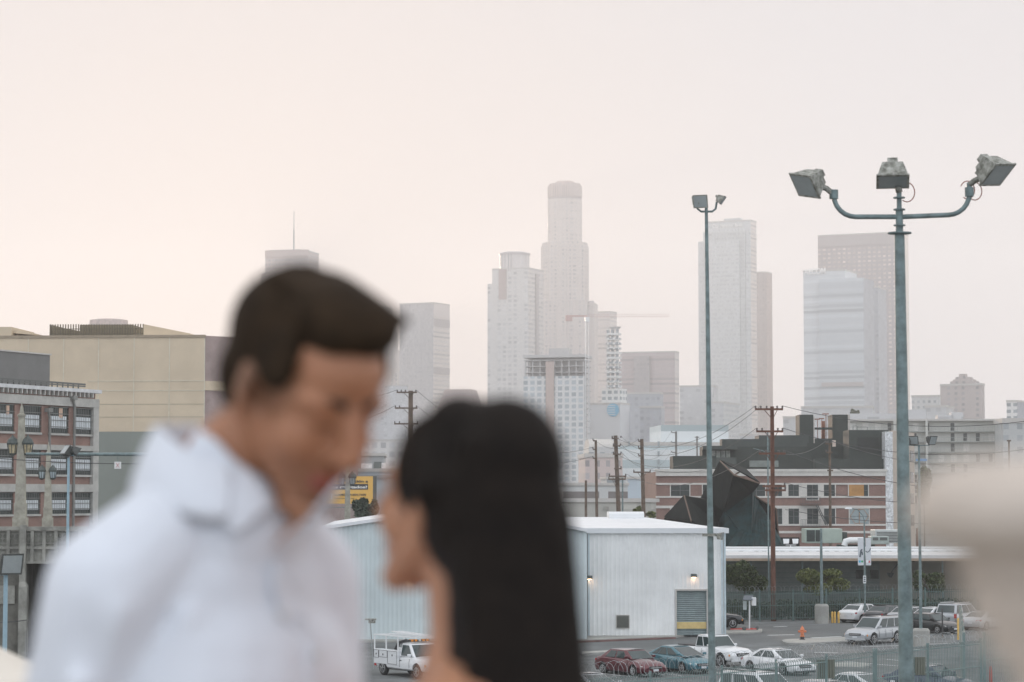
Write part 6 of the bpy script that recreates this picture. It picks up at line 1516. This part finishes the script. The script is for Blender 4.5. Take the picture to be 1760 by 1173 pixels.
# ---------------------------------------------------------------- people
M_skin = mat('warm skin', (.38, .172, .092), .55, var=.06, scale=20, sss=.12); M_skin2 = mat('light brown skin', (.43, .21, .12), .52, var=.05, scale=20, sss=.12)
M_hair1 = mat('dark brown short hair', (.03, .019, .011), .8, var=.35, scale=30, bump=.3, bscale=220, spec=.12); M_hair2 = mat('long black hair', (.011, .0075, .0055), .55, var=.3, scale=30, bump=.25, bscale=160, spec=.14)
M_shirt = mat('white cotton shirt', (.67, .695, .75), .85, var=.03, scale=9, bump=1.0, bscale=4); M_trou = mat('navy trousers', (.04, .05, .07), .85, var=.15, scale=8, bump=.1); M_shoe = mat('brown leather', (.07, .035, .02), .4, var=.2, scale=10)
M_dress = mat('burgundy dress fabric', (.13, .015, .025), .85, var=.15, scale=8, bump=.15, bscale=12); M_lip = mat('lips', (.36, .1, .085), .4, var=.05); M_brow = mat('eyebrow hair', (.02, .013, .01), .8, var=.1); M_seam = mat('shirt seam', (.5, .52, .56), .9, var=0)
def blob(name, b, m, parent, vox=.005, smooth=6, sub=0):
    o = b.build(name, m, parent); r = o.modifiers.new('r', 'REMESH'); r.mode = 'VOXEL'; r.voxel_size = vox; r.use_smooth_shade = True
    s_ = o.modifiers.new('s', 'SMOOTH'); s_.iterations = smooth; s_.factor = .6
    bake(o, None)
    for p in o.data.polygons: p.use_smooth = True
    if not o.data.materials: o.data.materials.append(m)
    return o
class Head:
    """canonical head: +x is where it looks, +y its left, z up, origin between the ears; placed by rot and centre"""
    def __init__(s, c, yaw, pitch, sc_=1.0, roll=0):
        s.M = Matrix.Translation(c) @ Matrix.Rotation(R(yaw), 4, 'Z') @ Matrix.Rotation(R(pitch), 4, 'Y') @ Matrix.Rotation(R(roll), 4, 'X') @ Matrix.Scale(sc_, 4); s.r = s.M.to_3x3(); s.s = sc_
        s.rn = s.r.copy(); s.rn = Matrix([[v / sc_ for v in row] for row in s.r])
    def p(s, x, y, z): return s.M @ Vector((x, y, z))
    def ball(s, b, c, r, rot=None): b.ball(s.p(*c), [q * s.s for q in r], 18, 12, s.rn @ rot if rot else s.rn)
    def cap(s, b, p, q, r1, r2): b.cap(s.p(*p), s.p(*q), r1 * s.s, r2 * s.s)
def head_geo(h, b, fem=0):
    h.ball(b, (-.012, 0, .035), (.094, .073, .082)); h.ball(b, (.02, 0, .02), (.07, .064, .075)); h.ball(b, (.045, 0, .045), (.047, .058, .045))   # cranium, forehead
    h.ball(b, (.035, 0, -.04), (.055, .056 if not fem else .052, .06)); h.cap(b, (.0, .045, -.03), (.062, .015, -.1), .024, .02); h.cap(b, (.0, -.045, -.03), (.062, -.015, -.1), .024, .02)   # jaw
    h.ball(b, (.071, 0, -.1), (.021, .021, .017)); h.ball(b, (.068, 0, -.068), (.022, .028, .024))                                               # chin, mouth mound
    h.cap(b, (.085, 0, .02), (.112, 0, -.03), .009, .013); h.ball(b, (.104, .011, -.036), (.011, .008, .008)); h.ball(b, (.104, -.011, -.036), (.011, .008, .008)); h.ball(b, (.098, 0, -.035), (.016, .01, .009))  # nose
    for sg in (-1, 1):
        h.ball(b, (.064, sg * .03, .02), (.023, .03, .014)); h.ball(b, (.052, sg * .036, -.03), (.03, .027, .03)); h.ball(b, (.072, sg * .031, .002), (.0115, .0135, .0095))   # brow ridge, cheek, closed lid
        h.ball(b, (-.008, sg * .078, -.004), (.017, .006, .03), Matrix.Rotation(R(-12), 3, 'Y') @ Matrix.Rotation(sg * R(18), 3, 'Z')); h.ball(b, (-.004, sg * .075, -.028), (.009, .006, .01))  # ear
def face_parts(h, t, fem=0):
    for sg in (-1, 1):
        b = MB(); pts = [h.p(.0885 - .0016 * k * k, sg * (.012 + .0095 * k), .023 + .004 * math.sin(k * .8)) for k in range(5)]
        b.tube(pts, .0055 if not fem else .003, 6, .002); b.build('eyebrow', M_brow, t)
        b = MB(); b.tube([h.p(.082 - .0012 * k * k, sg * (.019 + .0062 * k), -.005 - .0012 * (2 - abs(k - 2))) for k in range(5)], .0016 if not fem else .0022, 5); b.build('eyelashes', M_brow, t)
    for nm, z, r in (('upper_lip', -.063, .005), ('lower_lip', -.072, .006)):
        b = MB(); b.tube([h.p((.086 if not fem else .084) - 14 * (y * y), y, z - 1.2 * y * y * (1 if nm == 'upper_lip' else -1)) for y in (-.021, -.014, -.007, 0, .007, .014, .021)], r * .8, 8, r * .8); b.build(nm, M_lip, t, smooth=60)
def hand(b, wrist, d, palm_n, s=1.0, curl=.5, left=1):
    """palm, four bent fingers of unequal length and a thumb leaving the side"""
    d = Vector(d).normalized(); n = Vector(palm_n); n = (n - d * n.dot(d)).normalized(); w = d.cross(n) * left; wr = Vector(wrist)
    for k in range(4):
        o = wr + w * (k - 1.5) * .019 * s
        b.cap(wr + w * (k - 1.5) * .012 * s, o + d * .085 * s, .015 * s, .0125 * s)
        p = o + d * .088 * s; L = (.036, .041, .038, .029)[k] * s; dd = d.copy(); r = .0098 * s
        for j in range(3):
            dd = (dd + n * curl * (.35 + .25 * j)).normalized(); q_ = p + dd * L * (1, .72, .55)[j]; b.cap(p, q_, r, r * .88); p = q_; r *= .88
    p = wr + d * .025 * s - w * .026 * s; dd = (d * .7 - w * .75 + n * .25).normalized()
    for j, L in enumerate((.042, .034, .026)): q_ = p + dd * L * s; b.cap(p, q_, (.0145, .0118, .0105)[j] * s, (.0118, .0108, .0095)[j] * s); p = q_; dd = (dd + d * .35 + n * .25).normalized()

# ---- the man
t = thing('person', 'man in a white open collared shirt with short dark hair, head bowed towards the woman', 'person', (-.3, 2.76, ZD))
o0 = t.location.copy()
def mn(v): return Vector(v) - o0
def pxm(px, py, D=2.75): return P(px, py, D) - o0
hc = P(520, 674, 2.75)
Hm = Head(hc - o0, -46, 27, 1.03)
b = MB(); head_geo(Hm, b)
nb = mn((-.335, 2.79, 10.0))                                    # neck base
b.cap(Hm.p(-.025, 0, -.045), nb + Vector((0, 0, .02)), .056, .056); b.cap(nb + Vector((0, 0, .03)), nb + Vector((-.02, 0, -.1)), .054, .07)
fd = Vector((math.cos(R(-50)), math.sin(R(-50)), 0)); rt = Vector((fd.y, -fd.x, 0))            # chest direction, his right
shR = nb + rt * .15 + Vector((0, 0, -.105)) + fd * .005; shL = nb - rt * .112 + Vector((0, 0, -.1)) + fd * .0
chest = nb + Vector((0, 0, -.25)); hip = mn((-.31, 2.8, ZD + .96))
def stack(b, lst):
    for (c, rx, ry, rz_) in lst: b.ball(c, (rx, ry, rz_), 20, 12, Matrix.Rotation(R(-50), 3, 'Z'))
def torso(b, g):
    stack(b, [(nb + Vector((0, 0, -.12)) + fd * -.005, .09 + g, .13 + g, .09 + g), (chest + fd * .01, .118 + g, .155 + g, .16 + g), (chest + Vector((0, 0, -.18)), .12 + g, .162 + g, .17 + g), (hip + Vector((0, 0, .08)), .11 + g, .16 + g, .15 + g)])
def limbs(b, g):
    for sh, el, wr in ((shR, elR, wrR), (shL, elL, wrL)):
        b.cap(nb + (sh - nb) * .35 + Vector((0, 0, -.005)), sh, .052 + g, .062 + g); b.cap(sh, el, .056 + g, .044 + g); b.cap(el, wr, .042 + g, .029 + g)
elR = shR + Vector((-.05, .0, -.3)) - fd * .03; wrR = elR + Vector((.2, -.08, -.06)) + fd * .0
elL = shL + Vector((.02, .06, -.3)); wrL = elL + Vector((.16, .0, -.05))
torso(b, 0); limbs(b, 0)
for sg in (-1, 1):
    hp = hip + rt * sg * .09; kn = hip + rt * sg * .1 + fd * .03 + Vector((0, 0, -.43)); an = Vector((kn.x, kn.y, .09)) - fd * .02
    b.cap(hp, kn, .088, .056); b.cap(kn, kn.lerp(an, .35) - fd * .015, .055, .055); b.cap(kn.lerp(an, .35) - fd * .015, an, .054, .036); b.cap(an, an + fd * .15 + Vector((0, 0, -.045)), .038, .028)
hand(b, wrR, (wrR - elR) + Vector((.1, 0, 0)), (0, .6, -.5), 1.0, .55, 1); hand(b, wrL, (wrL - elL), (0, -.6, -.5), 1.0, .55, -1)
blob('body', b, M_skin, t, .0052, 5)
# short clipped sides and a shaved beard: real pigment of the skin, in fixed patches
nt_ = M_skin.node_tree; ns, ls = nt_.nodes, nt_.links; bs = ns['Principled BSDF']; src = bs.inputs['Base Color'].links[0].from_socket; tco = ns.new('ShaderNodeTexCoord')
for pt_, r0, r1, k_, cl in ((Hm.p(.012, -.07, .02), .022, .055, .6, (.04, .026, .016)), (Hm.p(.012, .07, .02), .03, .062, .85, (.04, .026, .016)), (Hm.p(-.07, 0, -.03), .04, .075, .8, (.04, .026, .016)), (Hm.p(.05, 0, -.09), .03, .075, .42, (.09, .05, .035))):
    vd = ns.new('ShaderNodeVectorMath'); vd.operation = 'DISTANCE'; ls.new(tco.outputs['Object'], vd.inputs[0]); vd.inputs[1].default_value = pt_
    mp = ns.new('ShaderNodeMapRange'); mp.inputs['From Min'].default_value = r0; mp.inputs['From Max'].default_value = r1; mp.inputs['To Min'].default_value = k_; mp.inputs['To Max'].default_value = 0; ls.new(vd.outputs['Value'], mp.inputs['Value'])
    mi_ = ns.new('ShaderNodeMix'); mi_.data_type = 'RGBA'; ls.new(mp.outputs[0], mi_.inputs['Factor']); ls.new(src, mi_.inputs['A']); mi_.inputs['B'].default_value = (*cl, 1); src = mi_.outputs['Result']
ls.new(src, bs.inputs['Base Color'])
face_parts(Hm, t)
b = MB()                                                           # hair
Hm.ball(b, (-.028, 0, .052), (.092, .079, .082)); Hm.ball(b, (-.055, 0, .0), (.056, .07, .07)); Hm.ball(b, (-.07, 0, -.04), (.022, .042, .026))
Hm.ball(b, (.02, 0, .098), (.068, .062, .04)); Hm.ball(b, (.046, .01, .1), (.042, .048, .034)); Hm.ball(b, (.042, -.026, .09), (.038, .03, .026))
for sg in (-1, 1): Hm.ball(b, (.018, sg * .066, .045), (.036, .012, .036))
r = random.Random(4)
for k in range(60): y = r.uniform(-.055, .06); x = r.uniform(-.02, .04); Hm.cap(b, (x - .04, y, .126 - abs(y) * .2), (x + .03, y + .01, .128 - abs(y) * .25), .008, .004)
blob('hair', b, M_hair1, t, .004, 12)
b = MB(); torso(b, .014); limbs_ = 0                                # shirt: torso, full sleeves, yoke
for sh, el, wr in ((shR, elR, wrR), (shL, elL, wrL)):
    b.cap(nb + (sh - nb) * .3, sh, .066, .073); b.cap(sh, el, .073, .06); b.cap(el, wr.lerp(el, .08), .06, .044)
b.cap(nb + Vector((0, 0, -.05)), nb + Vector((0, 0, -.02)), .1, .076)
for k, (p_, q_) in enumerate(((shR + Vector((.02, -.06, -.02)), elR + Vector((.05, -.05, .12))), (shR + Vector((-.02, -.07, -.1)), elR + Vector((.06, -.03, .02))), (chest + fd * .12 + rt * .1, chest + fd * .12 + rt * .04 + Vector((0, 0, -.2))), (shR + rt * -.06 + fd * .07 + Vector((0, 0, -.03)), chest + rt * .15 + fd * .07 + Vector((0, 0, -.08))))):
    b.cap(p_, q_, .016, .012)
shirt = blob('shirt', b, M_shirt, t, .007, 5)
# open neckline: a skin wedge on the chest, collar leaves, placket
def cpt(px, py, D): return P(px, py, D) - o0
def sheet3(name, pts, m, th=.004, sub=0):
    b = MB(); b.add(pts, [tuple(range(len(pts)))]); o = b.build(name, m, t, fixn=False); s_ = o.modifiers.new('s', 'SOLIDIFY'); s_.thickness = th; s_.offset = 0; return o
b = MB(); n = 22
cc = nb + Vector((-.0, 0, .015)); ring = []
for k in range(n + 1):
    a = 2 * PI * (.07 + .86 * k / n); d = fd * math.cos(a) + rt * math.sin(a); back = (1 - math.cos(a)) / 2
    ring.append((cc + d * .074 + fd * .0 * back + Vector((0, 0, .0 + .012 * back)), cc + d * (.078 - .008 * back) + fd * .006 * back + Vector((0, 0, .03 + .066 * min(1, back * 1.7))), cc + d * (.105 + .012 * (1 - back)) + Vector((0, 0, -.055 + .05 * back))))
vs = [p for r_ in ring for p in r_]; b.add(vs, [(3 * k, 3 * k + 3, 3 * k + 4, 3 * k + 1) for k in range(n)] + [(3 * k + 1, 3 * k + 4, 3 * k + 5, 3 * k + 2) for k in range(n)])
co = b.build('collar', M_shirt, t, smooth=80, fixn=False); s_ = co.modifiers.new('s', 'SOLIDIFY'); s_.thickness = .006; s_.offset = 0; co.modifiers.new('u', 'SUBSURF').levels = 1
co.modifiers['u'].render_levels = 1
from mathutils.bvhtree import BVHTree
vv = []; ff = []
for ob in [c for c in t.children if c.name.startswith(('shirt', 'body'))]:
    k0 = len(vv); vv += [v.co.copy() for v in ob.data.vertices]; ff += [[i + k0 for i in p_.vertices] for p_ in ob.data.polygons]
bvh = BVHTree.FromPolygons(vv, ff)
eye = Vector((0, 0, HC)) - o0
def on_body(px, py, off):
    d = (cpt(px, py, 3.0) - eye).normalized(); h = bvh.ray_cast(eye, d)
    if h[0] is None or h[0].y + o0.y > 2.76 or h[0].x + o0.x > -.18: h = bvh.find_nearest(cpt(px, py, 2.66))
    if h[0] is None: return None
    return h[0] + h[1] * off
def drape(name, poly, m, off, th=.004, cuts=4):
    """cloth laid on the shirt: each point sits just proud of the body's surface"""
    me = bpy.data.meshes.new(name); bm = bmesh.new(); bm.faces.new([bm.verts.new((x, y, 0)) for x, y in poly])
    bmesh.ops.triangulate(bm, faces=bm.faces); bmesh.ops.subdivide_edges(bm, edges=bm.edges, cuts=cuts, use_grid_fill=True)
    last = cpt(poly[0][0], poly[0][1], 2.6)
    for v in bm.verts:
        h = on_body(v.co.x, v.co.y, off); v.co = h if h else cpt(v.co.x, v.co.y, 2.62)
    for _ in range(3): bmesh.ops.smooth_vert(bm, verts=bm.verts, factor=.3, use_axis_x=True, use_axis_y=True, use_axis_z=True)
    for f_ in bm.faces: f_.smooth = True
    bm.to_mesh(me); bm.free(); me.materials.append(m); o = bpy.data.objects.new(name, me); C.objects.link(o); o.parent = t
    s_ = o.modifiers.new('s', 'SOLIDIFY'); s_.thickness = th; s_.offset = 0
    return o
drape('open_neckline', [(452, 852), (500, 905), (528, 968), (546, 900), (535, 862)], M_skin2, .005)
drape('collar_leaf', [(388, 760), (352, 745), (326, 780), (336, 850), (398, 935), (470, 872), (432, 806)], M_shirt, .012)
drape('collar_leaf', [(528, 866), (546, 905), (522, 962), (560, 935), (590, 892)], M_shirt, .012)
drape('placket', [(521, 966), (541, 966), (546, 1120), (548, 1330), (524, 1330), (524, 1120)], M_shirt, .002, .003)
for y_ in (1010, 1130):
    h = on_body(534, y_, .011)
    if h: b = MB(); b.ball(h, (.006, .004, .006)); b.build('button', mat('pearl button', (.6, .6, .6), .3, var=0), t)
b = MB(); stack(b, [(hip + Vector((0, 0, .02)), .125, .172, .12)])
for sg in (-1, 1):
    hp = hip + rt * sg * .09; kn = hip + rt * sg * .1 + fd * .03 + Vector((0, 0, -.43)); an = Vector((kn.x, kn.y, .1)) - fd * .02; b.cap(hp, kn, .105, .078); b.cap(kn, an, .078, .066)
blob('trousers', b, M_trou, t, .009, 4)
for sg in (-1, 1):
    b = MB(); kn = hip + rt * sg * .1 + fd * .03; a_ = Vector((kn.x, kn.y, .0)) - fd * .02
    b.cap(a_ + Vector((0, 0, .055)) - fd * .04, a_ + Vector((0, 0, .05)) + fd * .06, .045, .046); b.cap(a_ + Vector((0, 0, .045)) + fd * .06, a_ + fd * .17 + Vector((0, 0, .036)), .046, .034); blob('shoe', b, M_shoe, t, .008, 3)

# ---- the woman
t = thing('person', 'woman seen from behind with long straight black hair, face turned to the man', 'person', (-.02, 2.64, ZD))
o0 = t.location.copy()
hc = P(790, 870, 2.65); Hw = Head(hc - o0, 143, -13, .93)
b = MB(); head_geo(Hw, b, 1)
nb = mn((-.04, 2.63, 9.82)); b.cap(Hw.p(-.02, 0, -.05), nb + Vector((0, 0, .03)), .046, .05); b.cap(nb + Vector((0, 0, .03)), nb + Vector((0, 0, -.06)), .05, .075)
fd = Vector((math.cos(R(172)), math.sin(R(172)), 0)); rt = Vector((fd.y, -fd.x, 0))
hip = mn((-.03, 2.66, ZD + .9)); chest = nb + Vector((0, 0, -.2))
def stackw(b, lst):
    for (c, rx, ry, rz_) in lst: b.ball(c, (rx, ry, rz_), 20, 12, Matrix.Rotation(R(172), 3, 'Z'))
def torsow(b, g): stackw(b, [(nb + Vector((0, 0, -.08)), .075 + g, .125 + g, .07 + g), (chest + fd * .01, .1 + g, .135 + g, .13 + g), (chest + fd * .055 + rt * .06 + Vector((0, 0, -.03)), .06 + g, .055 + g, .055 + g), (chest + fd * .055 - rt * .06 + Vector((0, 0, -.03)), .06 + g, .055 + g, .055 + g), (chest + Vector((0, 0, -.19)), .085 + g, .11 + g, .14 + g), (hip + Vector((0, 0, .02)), .115 + g, .155 + g, .14 + g)])
torsow(b, 0)
shs = [nb + rt * .155 + Vector((0, 0, -.07)), nb - rt * .145 + Vector((0, 0, -.085))]
arm = []
for i, sh in enumerate(shs):
    el = sh + Vector((-.02, .0, -.26)) + rt * (.04 if i == 0 else -.04); wr = el + fd * .2 + Vector((0, 0, .02)); arm.append((sh, el, wr))
    b.cap(nb + (sh - nb) * .3, sh, .046, .05); b.cap(sh, el, .045, .035); b.cap(el, wr, .034, .023); hand(b, wr, wr - el, (0, 0, -1), .88, .4, 1 if i == 0 else -1)
for sg in (-1, 1):
    hp = hip + rt * sg * .085; kn = hip + rt * sg * .08 + fd * .02 + Vector((0, 0, -.42)); an = Vector((kn.x, kn.y, .1)) - fd * .02; b.cap(hp, kn, .082, .05); b.cap(kn, kn.lerp(an, .35) - fd * .015, .05, .05); b.cap(kn.lerp(an, .35) - fd * .015, an, .048, .03); b.cap(an, an + fd * .13 + Vector((0, 0, -.05)), .032, .024)
blob('body', b, M_skin2, t, .0052, 5); face_parts(Hw, t, 1)
b = MB()
def wp(px, py, D=2.6): return P(px, py, D) - o0
Hw.ball(b, (-.02, 0, .038), (.086, .078, .07)); Hw.ball(b, (.02, .0, .075), (.056, .058, .036)); Hw.ball(b, (.012, .066, .045), (.045, .017, .062)); Hw.ball(b, (.012, -.066, .045), (.045, .017, .06)); Hw.ball(b, (-.055, .02, .0), (.075, .078, .085)); b.ball(wp(826, 790, 2.63), (.066, .058, .068), 18, 12)
for k in range(9):    # the fall of hair down the back
    s_ = k / 8
    b.ball(wp(868 + 20 * s_, 800 + s_ * 520, 2.585 - .02 * s_), (.068 + .004 * s_, .05, .075), 18, 12)
for (x, y0, y1, x2) in ((790, 830, 1260, 840), (812, 800, 1300, 850), (925, 880, 1300, 955), (946, 890, 1300, 990), (930, 850, 1300, 950), (840, 800, 1320, 870), (895, 810, 1330, 925)): b.cap(wp(x, y0, 2.57), wp(x2, y1, 2.55), .026, .022)
b.cap(wp(724, 760, 2.6), wp(735, 862, 2.575), .02, .014); b.cap(wp(735, 862, 2.575), wp(800, 895, 2.56), .014, .018); b.cap(wp(790, 740, 2.6), wp(745, 840, 2.575), .04, .025)
r = random.Random(9)
for k in range(46):
    x = r.uniform(800, 968); b.cap(wp(x, r.uniform(720, 850) + max(0, x - 850) * 1.5 + 30, 2.545), wp(x + (x - 880) * .12 + 18, 1330 + r.uniform(-40, 20), 2.52 + r.uniform(-.01, .02)), .0075, .005)
blob('hair', b, M_hair2, t, .0048, 12)
b = MB(); stackw(b, [(chest + fd * .01 + Vector((0, 0, -.01)), .107, .142, .11), (chest + fd * .055 + rt * .06 + Vector((0, 0, -.03)), .065, .06, .06), (chest + fd * .055 - rt * .06 + Vector((0, 0, -.03)), .065, .06, .06), (chest + Vector((0, 0, -.19)), .095, .12, .15), (hip + Vector((0, 0, .02)), .128, .168, .15)])
b.cap(hip + Vector((0, 0, -.02)), hip + Vector((0, 0, -.45)), .15, .2)
for (sh, el, wr) in arm: b.cap(nb + (sh - nb) * .7 + Vector((0, 0, .0)), chest + (sh - nb) * .6 + Vector((0, 0, .05)), .035, .04)
blob('dress', b, M_dress, t, .009, 4)
for sg in (-1, 1):
    b = MB(); kn = hip + rt * sg * .08 + fd * .02; a_ = Vector((kn.x, kn.y, 0)) - fd * .02
    b.cap(a_ + Vector((0, 0, .045)) - fd * .03, a_ + Vector((0, 0, .04)) + fd * .05, .036, .037); b.cap(a_ + Vector((0, 0, .035)) + fd * .05, a_ + fd * .14 + Vector((0, 0, .028)), .037, .026); blob('shoe', b, M_shoe, t, .008, 3)

# ================================================================ the air
if HAZE_DENSITY:
    m = bpy.data.materials.new('haze'); m.use_nodes = True; n_, l_ = m.node_tree.nodes, m.node_tree.links; n_.clear()
    ou = n_.new('ShaderNodeOutputMaterial'); pv = n_.new('ShaderNodeVolumePrincipled'); pv.inputs['Color'].default_value = (.97, .965, .96, 1); pv.inputs['Density'].default_value = HAZE_DENSITY; pv.inputs['Anisotropy'].default_value = .2
    l_.new(pv.outputs[0], ou.inputs['Volume'])
    b = MB(); b.box(-1520, 1520, -320, 3320, -1, 345); prop(b.build('haze', m), kind='stuff')
